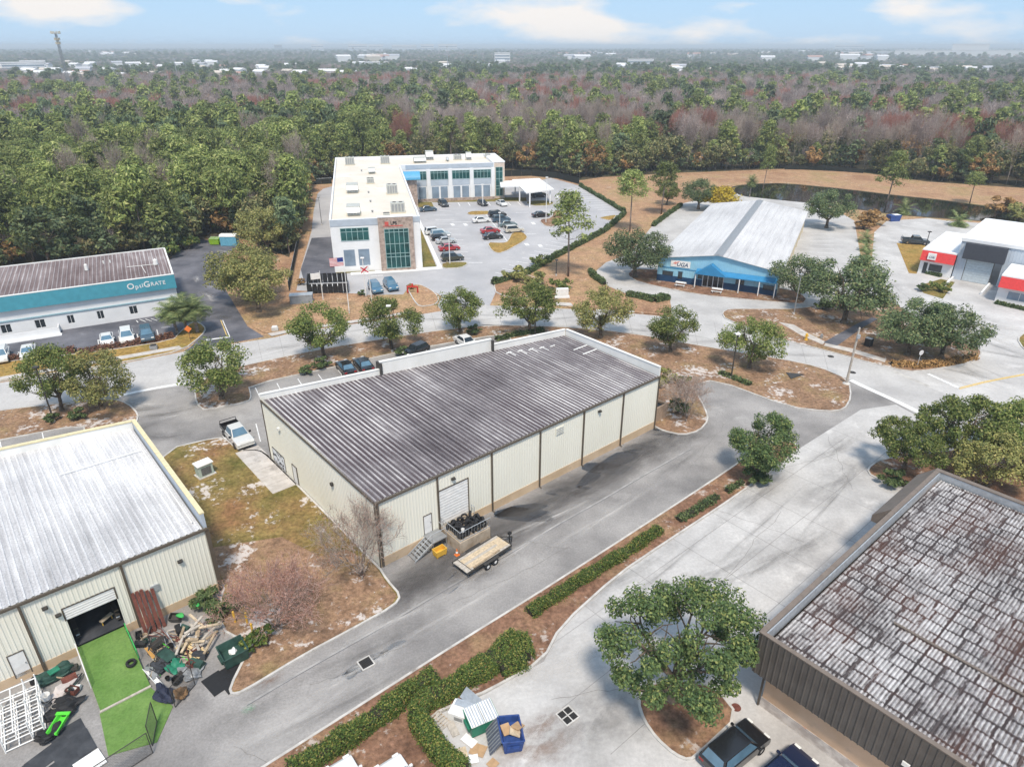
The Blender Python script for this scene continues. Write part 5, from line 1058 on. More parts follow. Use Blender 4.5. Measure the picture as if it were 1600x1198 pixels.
for k, mt in enumerate(('twig_mauve','twig_red','twig_mauve')): FAR.append(joined(*bare_meshes(341+k, 12.5, 3.8, 4, mt, 'bark_grey', .25, 6, 3, .010, .55, .05, None, 0, .12, .07), 'far_bare', None))
for i, me in enumerate(FAR): farcol.objects.link(bpy.data.objects.new('tree_form_%02d' % i, me))
# kinds by place: 0-2 pine, 3-7 broadleaf (3,4 dark, 5 olive, 6 rust, 7 lime), 8-10 bare (9 red)
def kinds(X, Y, D, px, rng):
    r = rng.random(len(X)); n1 = vnoise(X, Y, 42, 1.); n2 = vnoise(X, Y, 70, 4.); n3 = vnoise(X, Y, 30, 7.)
    left = (px < 600) & (D < 345+45*n2); near = (~left) & (D < 275+25*n1); band = (~left) & (~near) & (D < 860+130*n2)
    k = np.zeros(len(X), int)
    k[left] = np.where(r[left] < .78, rng.integers(0,3,left.sum()), np.where(r[left] < .94, rng.integers(3,6,left.sum()), 10))
    pp = near & (n3 > .05); q = near & ~pp
    k[pp] = np.where(r[pp] < .6, rng.integers(0,3,pp.sum()), np.where(r[pp] < .9, rng.integers(3,6,pp.sum()), 8))
    k[q] = np.where(r[q] < .2, 1, np.where(r[q] < .75, rng.integers(3,7,q.sum()), rng.choice([8,10],q.sum())))
    bb_ = band & (n1 > -.25); c = band & ~bb_
    k[bb_] = np.where(r[bb_] < .76, np.where(n3[bb_] > .25, 9, rng.choice([8,10],bb_.sum())), np.where(r[bb_] < .88, rng.integers(5,7,bb_.sum()), np.where(r[bb_] < .915, 7, rng.integers(0,4,bb_.sum()))))
    k[c] = np.where(r[c] < .40, rng.integers(3,7,c.sum()), np.where(r[c] < .6, rng.integers(0,3,c.sum()), np.where(r[c] < .63, 7, rng.choice([8,10],c.sum()))))
    far = ~(left | near | band); g = far & (n2 > -.35); h = far & ~g
    k[g] = np.where(r[g] < .78, rng.choice([0,3,4,5],g.sum()), np.where(r[g] < .97, 8, 6)); k[h] = np.where(r[h] < .5, rng.choice([8,10],h.sum()), rng.integers(3,7,h.sum()))
    return k
# far houses first, so that trees leave them room
HOUSES = []
rh = random.Random(5)
for (x0, x1, y0, y1, n) in ((5,80,103,121,9),(85,245,98,123,17),(255,330,97,111,6),(330,560,99,121,14),(540,700,100,116,7),(690,800,97,107,6),(960,1060,100,109,4),(1000,1120,106,120,4),(1270,1420,98,112,12),(1400,1560,102,116,10),(520,620,86,96,8),(1300,1420,86,95,9),(880,1000,82,92,8),(100,220,82,88,8),(1060,1280,82,94,10)):
    for _ in range(n): px, py = rh.uniform(x0,x1), rh.uniform(y0,y1); HOUSES.append((px, py, g2(px, py+3)))
HOUSES.append((113,150,g2(113,150)))
HX = np.array([h[2][0] for h in HOUSES]); HY = np.array([h[2][1] for h in HOUSES])
def clear_of_houses(X, Y, D):
    ok = np.ones(len(X), bool)
    for hx, hy in zip(HX, HY):
        d = math.hypot(hx, hy); ux, uy = hx/d, hy/d; al = (X-hx)*ux+(Y-hy)*uy; la = np.abs((X-hx)*uy-(Y-hy)*ux)
        ok &= ~((al > -d*.15) & (al < 14) & (la < 11+d*.002))
    return ok
X, Y, D, px, py, rng = candidates(0, 640, 5.6, 5); K = kinds(X, Y, D, px, rng); o_ = np.argsort(D); X, Y, D, px, K = X[o_], Y[o_], D[o_], px[o_], K[o_]
vis = (px > -40) & (px < 1640)
sets = {'pine': (K <= 2), 'leaf': (K >= 3) & (K <= 7), 'bare': (K >= 8)}
def where(p, d):
    return 'in the green wood behind the lettered building' if p < 470 else 'in the wood behind the white office' if p < 930 else 'in the wood beyond the pond'
single = np.zeros(len(X), bool)
for kind, msk in sets.items():
    idx = np.where(msk & vis)[0][:300]; single[idx] = True
    for i in idx:
        pl = where(px[i], D[i])
        if kind == 'pine': nm, me, lb, cat = 'pine_tree', PF[rng.integers(0,5)], 'tall green pine %s' % pl, 'pine'
        elif kind == 'leaf':
            j = {3:0,4:2,5:1,6:3,7:4}[int(K[i])]; nm, me, cat = 'broadleaf_tree', BF[j], 'tree'; lb = '%s broadleaf tree %s' % (['olive green','olive green','dark green','russet','lime green'][j], pl)
        else:
            j = {8:[0,1,3][int(rng.integers(0,3))],9:2,10:4}[int(K[i])]; nm, me, cat = 'bare_tree', CF[j], 'tree'; lb = '%s leafless tree %s' % (['mauve grey','mauve grey','reddish','mauve grey','pale grey'][j], pl)
        s_ = .78+.42*rng.random(); sz = s_*(.9+.25*rng.random()); tree(nm, me, lb, cat, float(X[i]), float(Y[i]), float(rng.random()*6.28), (s_*1.05,s_*1.05,sz), group=lb.replace(' tree', ' trees') if False else 'forest: '+lb)
pts = [(X[~single], Y[~single], K[~single], np.full((~single).sum(), 1.0))]
for d0, d1, sp, sc in ((640,1250,8.2,1.1),(1250,2600,13.5,1.12),(2600,6500,30,1.9),(6500,16000,85,3.4)):
    X2, Y2, D2, px2, py2, rng2 = candidates(d0, d1, sp, int(d0)); k2 = kinds(X2, Y2, D2, px2, rng2); ok = clear_of_houses(X2, Y2, D2) if d0 < 2600 else np.ones(len(X2), bool)
    if d0 >= 1250: ok &= (vnoise(X2, Y2, 160, 9.) > -.75)
    pts.append((X2[ok], Y2[ok], k2[ok], np.full(ok.sum(), sc)))
X = np.concatenate([p[0] for p in pts]); Y = np.concatenate([p[1] for p in pts]); K = np.concatenate([p[2] for p in pts]); SC = np.concatenate([p[3] for p in pts]); n = len(X); rng = np.random.default_rng(3)
def scatter(name, label, X, Y, K, SC):
    n = len(X); me = bpy.data.meshes.new(name); me.vertices.add(n); me.vertices.foreach_set('co', np.stack([X,Y,np.zeros(n)],1).astype(np.float32).ravel())
    a = me.attributes.new('form', 'INT', 'POINT'); a.data.foreach_set('value', K.astype(np.int32))
    s = SC*(.75+.5*rng.random(n)); zs = s*np.where(SC > 1.5, .60, 1.0)*np.where(SC > 3, .55, 1.0)*np.where((SC > 1.115) & (SC < 1.5), .52, 1.0)*np.where((SC > 1.05) & (SC < 1.115), .85, 1.0)
    a = me.attributes.new('size', 'FLOAT_VECTOR', 'POINT'); a.data.foreach_set('vector', np.stack([s,s,zs],1).astype(np.float32).ravel())
    a = me.attributes.new('turn', 'FLOAT_VECTOR', 'POINT'); a.data.foreach_set('vector', np.stack([np.zeros(n),np.zeros(n),rng.random(n)*6.28],1).astype(np.float32).ravel())
    o = link(name, me); struct(o, 'stuff'); o['label'] = label
    ng = bpy.data.node_groups.new(name, 'GeometryNodeTree'); ng.interface.new_socket('Geometry', in_out='INPUT', socket_type='NodeSocketGeometry'); ng.interface.new_socket('Geometry', in_out='OUTPUT', socket_type='NodeSocketGeometry')
    N_ = ng.nodes; gi = N_.new('NodeGroupInput'); go = N_.new('NodeGroupOutput'); ip = N_.new('GeometryNodeInstanceOnPoints'); ci = N_.new('GeometryNodeCollectionInfo'); ci.inputs['Collection'].default_value = farcol; ci.inputs['Separate Children'].default_value = True; ci.inputs['Reset Children'].default_value = True
    def att(nm, ty): q = N_.new('GeometryNodeInputNamedAttribute'); q.data_type = ty; q.inputs['Name'].default_value = nm; return q.outputs['Attribute']
    l = ng.links.new; l(gi.outputs[0], ip.inputs['Points']); l(ci.outputs[0], ip.inputs['Instance']); ip.inputs['Pick Instance'].default_value = True
    l(att('form','INT'), ip.inputs['Instance Index']); l(att('size','FLOAT_VECTOR'), ip.inputs['Scale'])
    e2r = N_.new('FunctionNodeEulerToRotation'); l(att('turn','FLOAT_VECTOR'), e2r.inputs[0]); l(e2r.outputs[0], ip.inputs['Rotation']); l(ip.outputs[0], go.inputs[0])
    md = o.modifiers.new('scatter', 'NODES'); md.node_group = ng; return o
scatter('far_wood', 'mixed green and leafless wood stretching to the horizon', X, Y, K, SC)
# undergrowth at the near wood edge
edge_w = [Vector(g2(x, y-1.5)) for x, y in EDGE]; ru = random.Random(9); ux, uy = [], []
for a, b in zip(edge_w, edge_w[1:]):
    for k in range(int((b-a).length/1.2)):
        q = a.lerp(b, ru.random()); dq = q.normalized(); q = q+dq*ru.uniform(0,9); ux.append(q.x); uy.append(q.y)
scatter('wood_edge_undergrowth', 'tangled undergrowth along the near edge of the wood', np.array(ux), np.array(uy), np.array([ru.choice((0,1,3,4,5,5,5,6,8)) for _ in ux]), np.array([ru.uniform(.32,.72) for _ in ux]))
# ---- far houses, halls, masts
def house(label, loc, L_, W_, h, rf, wall, rot, group):
    t = thing('distant_house', label, 'house', loc, rot, group); MB().box(-L_/2,L_/2,-W_/2,W_/2,0,h).build('wall', wall, t)
    MB().xprism([(-W_/2-.5,h),(W_/2+.5,h),(0,h+W_*.22)], -L_/2-.5, L_/2+.5).build('roof', rf, t); return t
MT['roof_far'] = [plain('far_roof_white', (.74,.74,.75), .7), plain('far_roof_grey', (.45,.46,.5), .7), plain('far_roof_clay', (.42,.25,.2), .8), plain('far_roof_buff', (.6,.53,.46), .8)]
NM = ['white', 'grey', 'clay', 'buff']
for px, py, (hx, hy) in HOUSES[:-1]:
    k = rh.choices((0,1,2,3), (6,1.5,1,2))[0]; d = math.hypot(hx, hy); far = d > 2000
    sd_ = 'left' if px < 560 else 'middle' if px < 1120 else 'right'
    lb = '%s-roofed distant %s among trees, %s part of the skyline' % (NM[k], 'block' if far else 'house', sd_)
    house(lb, (hx, hy, 0), rh.uniform(16,26)*(2.2 if far else 1), rh.uniform(10,14)*(1.6 if far else 1), rh.uniform(6.5,9)*(1.6 if far else 1), MT['roof_far'][k], MT['white_wall'] if k != 3 else MT['buff'], rh.uniform(-.7,.7), 'distant: '+lb)
def slab(label, px, py, w_px, h, depth, mat, cat='building', name='distant_building', floors=3):
    p = G(px, py); d = p.length; w_ = w_px*d/F_PX; t = thing(name, label, cat, (p.x, p.y, 0), -math.atan2(p.x, p.y)); MB().box(-w_/2,w_/2,0,depth,0,h).build('wall', mat, t)
    MB().box(-w_/2-.5,w_/2+.5,-.6,depth,h,h+h*.06).build('roof', MT['roof_far'][0], t)
    for k in range(floors): MB().box(-w_/2+1,w_/2-1,-.4,-.05,h*(.18+.8*k/floors),h*(.30+.8*k/floors)).build('window_band', MT['glass_grey'], t)
    return t
slab('very long white distribution hall near the right skyline', 1520, 93, 172, 26, 60, MT['white_wall'], floors=1); slab('raised white block on the long distribution hall', 1512, 91.5, 38, 44, 40, MT['white_wall'], floors=1)
for i, (x, y, w_, h, l_) in enumerate([(560,84,26,46,'first pale hotel block from the left on the skyline'),(588,83.5,20,44,'second pale hotel block from the left on the skyline'),(632,83,34,42,'broad pale hotel block on the skyline'),(668,83.5,18,46,'narrow pale hotel block on the skyline'),(700,84,26,46,'tallest pale hotel block on the skyline'),(497,84,16,45,'single pale tower left of the hotel blocks'),(436,83,10,46,'dark square block on the left skyline'),(1326,82.5,34,44,'white block on the right skyline'),(785,101,22,24,'white hall roof in the middle distance'),(40,116,44,16,'long white roofed hall at the far left'),(1000,108,36,16,'white hall in the middle distance right of centre'),(1350,90,60,20,'long low white hall on the right'),(55,112,26,16,'second white hall at the far left'),(590,112,30,14,'white flat hall beyond the mauve trees')]):
    slab(l_, x, y, w_, h, 30, MT['white_wall'] if i != 6 else MT['grey_metal'])
def lattice(label, px, py, H, w0, name='radio_mast', head=True):
    p = G(px, py); t = thing(name, label, 'mast', (p.x, p.y, 0)); m = MB(); n = 12
    for sx, sy in ((-1,-1),(1,-1),(1,1),(-1,1)):
        m.tube((sx*w0/2,sy*w0/2,0), (sx*w0*.25,sy*w0*.25,H), .22, .18, 4)
    for k in range(n):
        z0, z1 = H*k/n, H*(k+1)/n; a, b = w0/2*(1-.5*k/n), w0/2*(1-.5*(k+1)/n)
        for q in range(4):
            c = [(-1,-1),(1,-1),(1,1),(-1,1)]; s0, s1 = c[q], c[(q+1)%4]; m.tube((s0[0]*a,s0[1]*a,z0), (s1[0]*b,s1[1]*b,z1), .09, .09, 3); m.tube((s0[0]*a,s0[1]*a,z0), (s1[0]*a,s1[1]*a,z0), .09, .09, 3)
    m.build('lattice', MT['grey_metal'], t)
    if head:
        for zz, r in ((H-.6,3.4),(H-5.5,1.9),(H-8.5,1.6)):
            pl = MB().lathe([(r*.55,0),(r,0),(r,.3),(r*.55,.3)], (0,0,zz), 'z', 12).build('platform', MT['buff'], t)
            for k in range(9): a = k*2*math.pi/9; MB().box(r*math.cos(a)-.25,r*math.cos(a)+.25,r*math.sin(a)-.25,r*math.sin(a)+.25,zz-.4,zz+1.6).build('antenna', MT['buff'], pl)
    return t
lattice('tall lattice phone mast with antenna platforms at the upper left', 113, 152, 50, 2.2)
for x, y, h, l_ in ((405,84,49,'thin mast on the left skyline'),(826,84,49,'thin mast on the middle skyline'),(700,118,38,'pale pole rising from the mauve trees'),(555,116,36,'pale pole left of the skyline hotels'),(280,134,26,'pale pole in the reddish trees'),(1440,86,49,'thin mast at the right skyline')):
    p = G(x, y); t = thing('mast', l_, 'mast', (p.x,p.y,0)); MB().tube((0,0,0),(0,0,h),.35+h*.006,.2+h*.003,6).build('pole', MT['galv'], t); MB().box(-1.2,1.2,-.6,.6,h,h+1.5).build('antenna', MT['galv'], t)
# ---- the air between: one even box of haze
hz = MB().box(-19000,19000,-800,18500,-1.0,53).build('haze', []); struct(hz, 'stuff')
hm = bpy.data.materials.new('haze'); hm.use_nodes = True; t = hm.node_tree; t.nodes.clear(); o_ = t.nodes.new('ShaderNodeOutputMaterial'); pv = t.nodes.new('ShaderNodeVolumePrincipled')
pv.inputs['Color'].default_value = (.82,.92,1.0,1); pv.inputs['Density'].default_value = .00028; pv.inputs['Anisotropy'].default_value = 0; t.links.new(pv.outputs[0], o_.inputs['Volume']); hz.data.materials.append(hm)
# ---------------------------------------------------------------- vehicles
def quad_panel(pts, off=.012, shrink=.08):
    """a pane lying just proud of a flat face"""
    P_ = [Vector(p) for p in pts]; c = sum(P_, Vector())/len(P_); n = (P_[1]-P_[0]).cross(P_[2]-P_[0]).normalized()
    return [tuple(p+(c-p)*shrink+n*off) for p in P_]
CARP = {'sedan': dict(L=4.7,W=1.82,H=1.45,belt=.92,hood=.86,prof=[(-2.35,.40),(-2.35,.80),(-2.22,.95),(-1.55,1.0),(.75,.97),(1.9,.84),(2.28,.70),(2.35,.42),(2.2,.26),(-2.2,.26)],base=(-1.75,.95),top=(-1.05,.30)),
        'suv': dict(L=4.7,W=1.9,H=1.74,belt=1.05,hood=1.0,prof=[(-2.35,.45),(-2.35,.95),(-2.25,1.08),(.95,1.06),(2.05,.98),(2.3,.80),(2.35,.5),(2.2,.32),(-2.2,.32)],base=(-2.25,1.15),top=(-1.95,.45)),
        'hatch': dict(L=4.2,W=1.78,H=1.5,belt=.95,hood=.9,prof=[(-2.1,.42),(-2.1,.88),(-1.98,1.0),(.8,.98),(1.75,.86),(2.05,.70),(2.1,.42),(1.95,.28),(-1.95,.28)],base=(-2.0,1.0),top=(-1.6,.35))}
def car_parts(kind):
    c = CARP[kind]; w_ = c['W']/2; m = MB(); m.yprism(c['prof'], -w_, w_); b0, b1 = c['base']; t0, t1 = c['top']; z0, z1 = c['belt']-.03, c['H']; wb, wt = w_-.06, w_-.26
    m2 = MB(); V = [(b0,-wb,z0),(b1,-wb,z0),(b1,wb,z0),(b0,wb,z0),(t0,-wt,z1),(t1,-wt,z1),(t1,wt,z1),(t0,wt,z1)]
    m2.add(V, [(0,3,2,1),(4,5,6,7),(0,1,5,4),(1,2,6,5),(2,3,7,6),(3,0,4,7)])
    parts = [('body', m, 'paint', .06, []), ('roof', m2, 'paint', .05, [])]
    def pane(name, idx, sh): q = MB(); q.add(quad_panel([V[i] for i in idx], .014, sh), [(0,1,2,3)]); parts.append((name, q, 'glass', 0, []))
    pane('windshield', (1,2,6,5), .10); pane('rear_window', (3,0,4,7), .14); pane('side_window', (0,1,5,4), .12); pane('side_window', (2,3,7,6), .12)
    L2 = c['L']/2
    for s in (-1, 1):
        parts.append(('headlight', MB().box(L2-.22,L2-.02,s*(w_-.3)-.2,s*(w_-.3)+.2,c['hood']-.24,c['hood']-.10), 'lamp', .02, [])); parts.append(('tail_light', MB().box(-L2-.01,-L2+.1,s*(w_-.25)-.18,s*(w_-.25)+.18,.68,.86), 'red', .02, []))
        parts.append(('mirror', MB().box(b1-.32,b1-.16,s*(w_+.08)-.1,s*(w_+.08)+.1,c['belt']+.0,c['belt']+.15), 'paint', .02, []))
    for x in (-L2*.60, L2*.62):
        for s in (-1, 1):
            ty = MB().lathe([(.18,-.11),(.30,-.11),(.33,-.07),(.33,.07),(.30,.11),(.18,.11)], (x,s*(w_-.08),.33), 'y', 16); ri = MB().lathe([(0,s*.10),(.19,s*.09),(.20,s*.02)], (x,s*(w_-.08),.33), 'y', 12)
            parts.append(('wheel', ty, 'tyre', 0, [('rim', ri, 'rim')]))
    return parts
def pickup_parts():
    m = MB(); w_ = .98; m.yprism([(-2.85,.5),(-2.85,.72),(2.3,.72),(2.78,.62),(2.8,.45),(2.6,.34),(-2.7,.34)], -w_, w_); m.yprism([(.95,.7),(.95,1.16),(2.5,1.06),(2.75,.92),(2.8,.7)], -w_, w_); m.yprism([(-1.0,.70),(-1.0,1.16),(1.0,1.16),(1.0,.70)], -w_, w_)
    V = [(-.95,-.9,1.13),(1.35,-.9,1.13),(1.35,.9,1.13),(-.95,.9,1.13),(-.7,-.7,1.86),(.65,-.7,1.86),(.65,.7,1.86),(-.7,.7,1.86)]; m2 = MB().add(V, [(0,3,2,1),(4,5,6,7),(0,1,5,4),(1,2,6,5),(2,3,7,6),(3,0,4,7)])
    parts = [('body', m, 'paint', .05, []), ('cab_roof', m2, 'paint', .05, [])]
    def pane(name, idx, sh): q = MB(); q.add(quad_panel([V[i] for i in idx], .014, sh), [(0,1,2,3)]); parts.append((name, q, 'glass', 0, []))
    pane('windshield', (1,2,6,5), .10); pane('rear_window', (3,0,4,7), .14); pane('side_window', (0,1,5,4), .12); pane('side_window', (2,3,7,6), .12)
    bed = MB(); bed.box(-2.85,-1.02,-w_,-w_+.1,.72,1.18).box(-2.85,-1.02,w_-.1,w_,.72,1.18).box(-2.86,-2.76,-w_+.101,w_-.101,.72,1.16); parts.append(('bed_side', bed, 'bed', 0, [])); parts.append(('bed_floor', MB().box(-2.75,-1.02,-w_+.101,w_-.101,.722,.78), 'tyre', 0, []))
    parts.append(('bed_rail', MB().path([(-2.7,-.9,1.2),(-2.7,-.9,1.55),(-2.7,.9,1.55),(-2.7,.9,1.2)], .04), 'bed', 0, []))
    for s in (-1,1):
        parts.append(('headlight', MB().box(2.62,2.82,s*.75-.18,s*.75+.18,.74,.92), 'lamp', .02, [])); parts.append(('tail_light', MB().box(-2.88,-2.8,s*.88-.07,s*.88+.07,.8,1.1), 'red', 0, [])); parts.append(('mirror', MB().box(1.05,1.2,s*1.12-.12,s*1.12+.12,1.15,1.38), 'tyre', .02, []))
    for x in (-1.75,1.75):
        for s in (-1,1):
            parts.append(('wheel', MB().lathe([(.2,-.13),(.35,-.13),(.39,-.08),(.39,.08),(.35,.13),(.2,.13)], (x,s*.92,.39), 'y', 16), 'tyre', 0, [('rim', MB().lathe([(0,s*.12),(.22,s*.11),(.23,s*.02)], (x,s*.92,.39), 'y', 12), 'rim')]))
    return parts
PAINT = {}
def paint(name, col, rough=.25):
    if name not in PAINT:
        m, t, b = M_('paint_'+name, rough, .0, .5); b.inputs['Coat Weight'].default_value = .6; b.inputs['Coat Roughness'].default_value = .08
        c = ramp(t, noise(t, obj_co(t), 2, 3), [(.3, tuple(x*.9 for x in col)), (.7, col)]); t.links.new(c, b.inputs['Base Color']); PAINT[name] = m
    return PAINT[name]
CM = {}
def car(kind, pname, col, label, x, y, ang, glass='glass_dark', bed=None, cat='car', sc=1.0, group=None, z=.03):
    if kind not in CM:
        L_ = []
        for nm, mb, mk, bv, sub in (pickup_parts() if kind == 'pickup' else car_parts(kind)):
            o = mb.build(nm, MT['black'], None, bv, mk == 'paint'); me = o.data
            if mk == 'paint':
                for p in me.polygons: p.use_smooth = False
            bpy.data.objects.remove(o); L_.append((nm, me, mk, [(a, None, b, k) for a, b, k in sub]))
        for i, (nm, me, mk, sub) in enumerate(L_):
            s2 = []
            for a, _, b, k in sub: o = b.build(a, MT['black']); s2.append((a, o.data, k)); bpy.data.objects.remove(o)
            L_[i] = (nm, me, mk, s2)
        CM[kind] = L_
    t = thing('parked_'+('pickup_truck' if kind == 'pickup' else 'car'), label, cat, (x,y,z), ang, group); t.scale = (sc,)*3
    mats = {'paint': paint(pname, col), 'glass': MT[glass], 'lamp': MT['lamp_lens'], 'red': MT['red_lens'], 'tyre': MT['rubber'], 'rim': MT['chrome'], 'bed': paint(*bed) if bed else paint(pname, col)}
    def put(nm, me, mk, par):
        o = link(nm, me, par); o.material_slots[0].link = 'OBJECT'; o.material_slots[0].material = mats[mk]; return o
    for nm, me, mk, sub in CM[kind]:
        o = put(nm, me, mk, t)
        for a, b, k in sub: put(a, b, k, o)
    return t
def cpx(kind, pname, col, label, px, py, ang, **kw): p = g2(px, py); return car(kind, pname, col, label, p[0], p[1], ang, **kw)
WHT, BLK, SIL, RED_, BLU, DGR = (.75,.75,.74), (.012,.012,.014), (.45,.47,.48), (.38,.02,.025), (.02,.06,.16), (.05,.055,.06)
kA = math.atan2(-kn.y, -kn.x)
cpx('sedan','black',BLK,'black sedan with red tail lights, left of the pair before the warehouse',541,580,kA,glass='glass_blue'); cpx('sedan','black',BLK,'black sedan with red tail lights, right of the pair before the warehouse',568,575,kA,glass='glass_blue')
cpx('hatch','black',BLK,'black and white car before the raised parapet',650,553,kA+math.pi*.62); cpx('sedan','white',WHT,'white sedan half hidden by the raised parapet',729,540,kA+math.pi+.1)
p = mainp(-1.35, 28.9); car('pickup','silver_white',(.62,.62,.60),'silver pickup with black bed parked left of the warehouse',p[0],p[1],ANG-math.pi/2-.02,glass='glass_blue',bed=('black',BLK),cat='truck')
hA = math.atan2(g2(272,527)[1]-g2(124,553)[1], g2(272,527)[0]-g2(124,553)[0])-math.pi/2
for k, pn, cl, l_, x, y in (('suv','white',WHT,'white car at the left edge, before the reddish hedge',4,562),('sedan','white',WHT,'second white car from the left edge',46,556),('sedan','white',WHT,'white sedan parked under the teal fascia',169,537),('suv','white',WHT,'white car beside the dark blue one under the teal fascia',200,532),('suv','slate',(.05,.09,.13),'dark blue car, rightmost under the teal fascia',231,529)): cpx(k, pn, cl, l_, x, y, hA, glass='glass_blue')
for k, pn, cl, l_, x, y, a in (('suv','white',WHT,'white car, rearmost of the left row in the office car park',679,366,.15),('suv','pale_blue',(.45,.52,.55),'pale blue car second in the left office row',688,370,.15),('hatch','black',BLK,'black car third in the left office row',688,375,.15),('sedan','silver',SIL,'silver sedan in the left office row',697,380,.15),('sedan','red',RED_,'red sedan in the left office row',702,391,.15),('suv','olive',(.06,.065,.055),'dark olive car nearest in the left office row',707,407,.15),
    ('sedan','white',WHT,'white sedan alone in the middle office row',752,347.5,.12),('sedan','red',RED_,'red car in the middle office row',766,364,.12),('sedan','black',BLK,'black car by the small tree in the office row',770,373,.12),('suv','black',BLK,'black car at the head of the middle office row',777,339,.12),('suv','slate',(.05,.09,.13),'dark slate car behind the black one in the office row',783,346.5,.12),('sedan','teal_grey',(.13,.18,.19),'teal grey car in the middle office row',793,354,.12),('suv','beige',(.58,.55,.48),'beige car at the golden grass island',803,363,.12),
    ('suv','dark_grey',DGR,'dark grey car facing out below the office wing',693,322,-1.35),('hatch','black',BLK,'black car parked behind the pole below the office wing',754,321,-1.35),('sedan','white',WHT,'white car nose out below the office wing',784,321,-1.35),('sedan','slate',(.05,.09,.13),'dark car parked sideways by the green corner bed',669,330,.15),('sedan','black',BLK,'black car beside the mulch island of the office car park',845,339,.12),('suv','black',BLK,'dark car under the white carport',842,308,.12),
    ('suv','blue',(.06,.16,.26),'left one of two blue cars at the office kerb',587,455,-1.35),('suv','blue',(.06,.16,.26),'right one of two blue cars at the office kerb',611,451,-1.35)): cpx(k, pn, cl, l_, x, y, a+FA, glass='glass_blue' if 'blue' in pn else 'glass_dark')
cpx('pickup','gunmetal',(.045,.06,.075),'dark pickup beside the red shop unit',1429,381,RA+.45,cat='truck')
cpx('suv','white',WHT,'white car cut by the bottom edge, left of the pair',552,1252,ANG+1.5,glass='glass_blue',z=.12); cpx('suv','white',WHT,'white car cut by the bottom edge, right of the pair',632,1250,ANG+1.5,glass='glass_blue',z=.12)
cpx('suv','black',BLK,'glossy black car nosed up to the peach building',1146,1180,ANG-.1,glass='glass_blue'); cpx('sedan','royal',(.008,.018,.055),'dark blue car at the bottom edge beside the peach wall',1222,1220,ANG-.1,glass='glass_blue')
# ---------------------------------------------------------------- poles, signs, flags
def zat(base, toppy):
    b = g2(*base); lo, hi = 0, 80
    for _ in range(40):
        m = (lo+hi)/2
        if topx(b[0], b[1], m)[1] > toppy: lo = m
        else: hi = m
    return m
def lamp_post(label, base, toppy, mat='dark_metal', arm=None, white=False, r=.09):
    H = zat(base, toppy); b = g2(*base); t = thing('lamp_post', label, 'lamp post', (*b, .02), 0, None)
    MB().tube((0,0,0),(0,0,H),r*1.2,r*.8,8).build('pole', MT[mat], t); MB().lathe([(r*2,0),(r*2,.25),(r*1.2,.4)],(0,0,0),'z',10).build('base_cover', MT['kerb'], t)
    h = MB().box(-.32,.32,-.25,.25,H,H+.18).build('lamp_head', MT['white_paint'] if white else MT[mat], t, .03); MB().box(-.24,.24,-.18,.18,H-.02,H-.001).build('lens', MT['lamp_lens'], h); return t
lamp_post('lamp post before the oak behind the raised parapet', (836,526), 466, white=True); lamp_post('lamp post beside the oak on the golden street island', (1142,592), 523, white=True); lamp_post('lamp post on the left street island among oaks', (85,660), 575); lamp_post('lamp post behind the small island oak', (335,566), 533, 'grey_metal'); lamp_post('lamp post in front of the oak above the parked dark cars', (613,550), 479, white=True)
for i, (b, ty, l_) in enumerate([((754.5,323),289,'white lamp post below the office wing'),((781,356),333,'white lamp post in the middle office row'),((703,412),368,'white lamp post at the end of the left office row'),((853,348),278,'tall white lamp post by the mulch island'),((503,352),309,'grey lamp post on the lane left of the office'),((869,431),407,'slim lamp post on the office hedge line'),((572,463),404,'white lamp post between the flagpoles'),((1240,492),430,'thin pole before the right end of the blue hall'),((1443,398),363,'dark lamp post by the red shop unit')]):
    lamp_post(l_, b, ty, 'white_paint' if 'white' in l_ else 'grey_metal' if 'grey' in l_ or 'thin' in l_ else 'dark_metal', white='white' in l_)
H = zat((1322,600), 512); b = g2(1322,600); up = thing('utility_pole', 'weathered wooden utility pole at the tip of the street island', 'pole', (*b, .02)); MB().tube((0,0,0),(0,0,H),.17,.12,8).build('pole', MT['wood_grey'], up); MB().box(-.2,.2,-.35,-.1,H-1.4,H-.9).build('equipment_box', MT['galv'], up); MB().lathe([(.5,0),(.4,.1),(.17,.2)],(0,0,.08),'z',10).build('footing', MT['kerb'], up)
b = g2(1432,576); st = thing('stop_sign', 'octagonal sign seen from behind near the corner kerb', 'sign', (*b,.1), .3); MB().tube((0,0,0),(0,0,2.6),.035,.035,6).build('post', MT['galv'], st); m = MB(); a_ = [(.38*math.cos(math.pi/8+k*math.pi/4), 2.35+.38*math.sin(math.pi/8+k*math.pi/4)) for k in range(8)]; m.yprism(a_, -.06, -.04); m.build('sign_plate', plain('sign_back', (.7,.69,.7), .4, .2), st); 
b = g2(298,533); st = thing('warning_sign', 'orange diamond sign on a post by the palm cluster', 'sign', (*b,.1), .2); MB().tube((0,0,0),(0,0,2.2),.035,.035,6).build('post', MT['rust'], st); MB().yprism([(0,1.35),(.55,1.9),(0,2.45),(-.55,1.9)],-.06,-.04).build('sign_plate', MT['orange'], st)
b = g2(1259,532); hy = thing('fire_hydrant', 'yellow fire hydrant by the street kerb', 'hydrant', (*b,.1)); MB().lathe([(0,.85),(.12,.8),(.16,.68),(.13,.64),(.13,.12),(.2,.1),(.2,0)],(0,0,0),'z',12).build('body', MT['yellow'], hy); MB().tube((-.24,0,.5),(.24,0,.5),.07,.07,8).build('outlet', MT['yellow'], hy); hy.scale = (1.3,1.3,1.3)
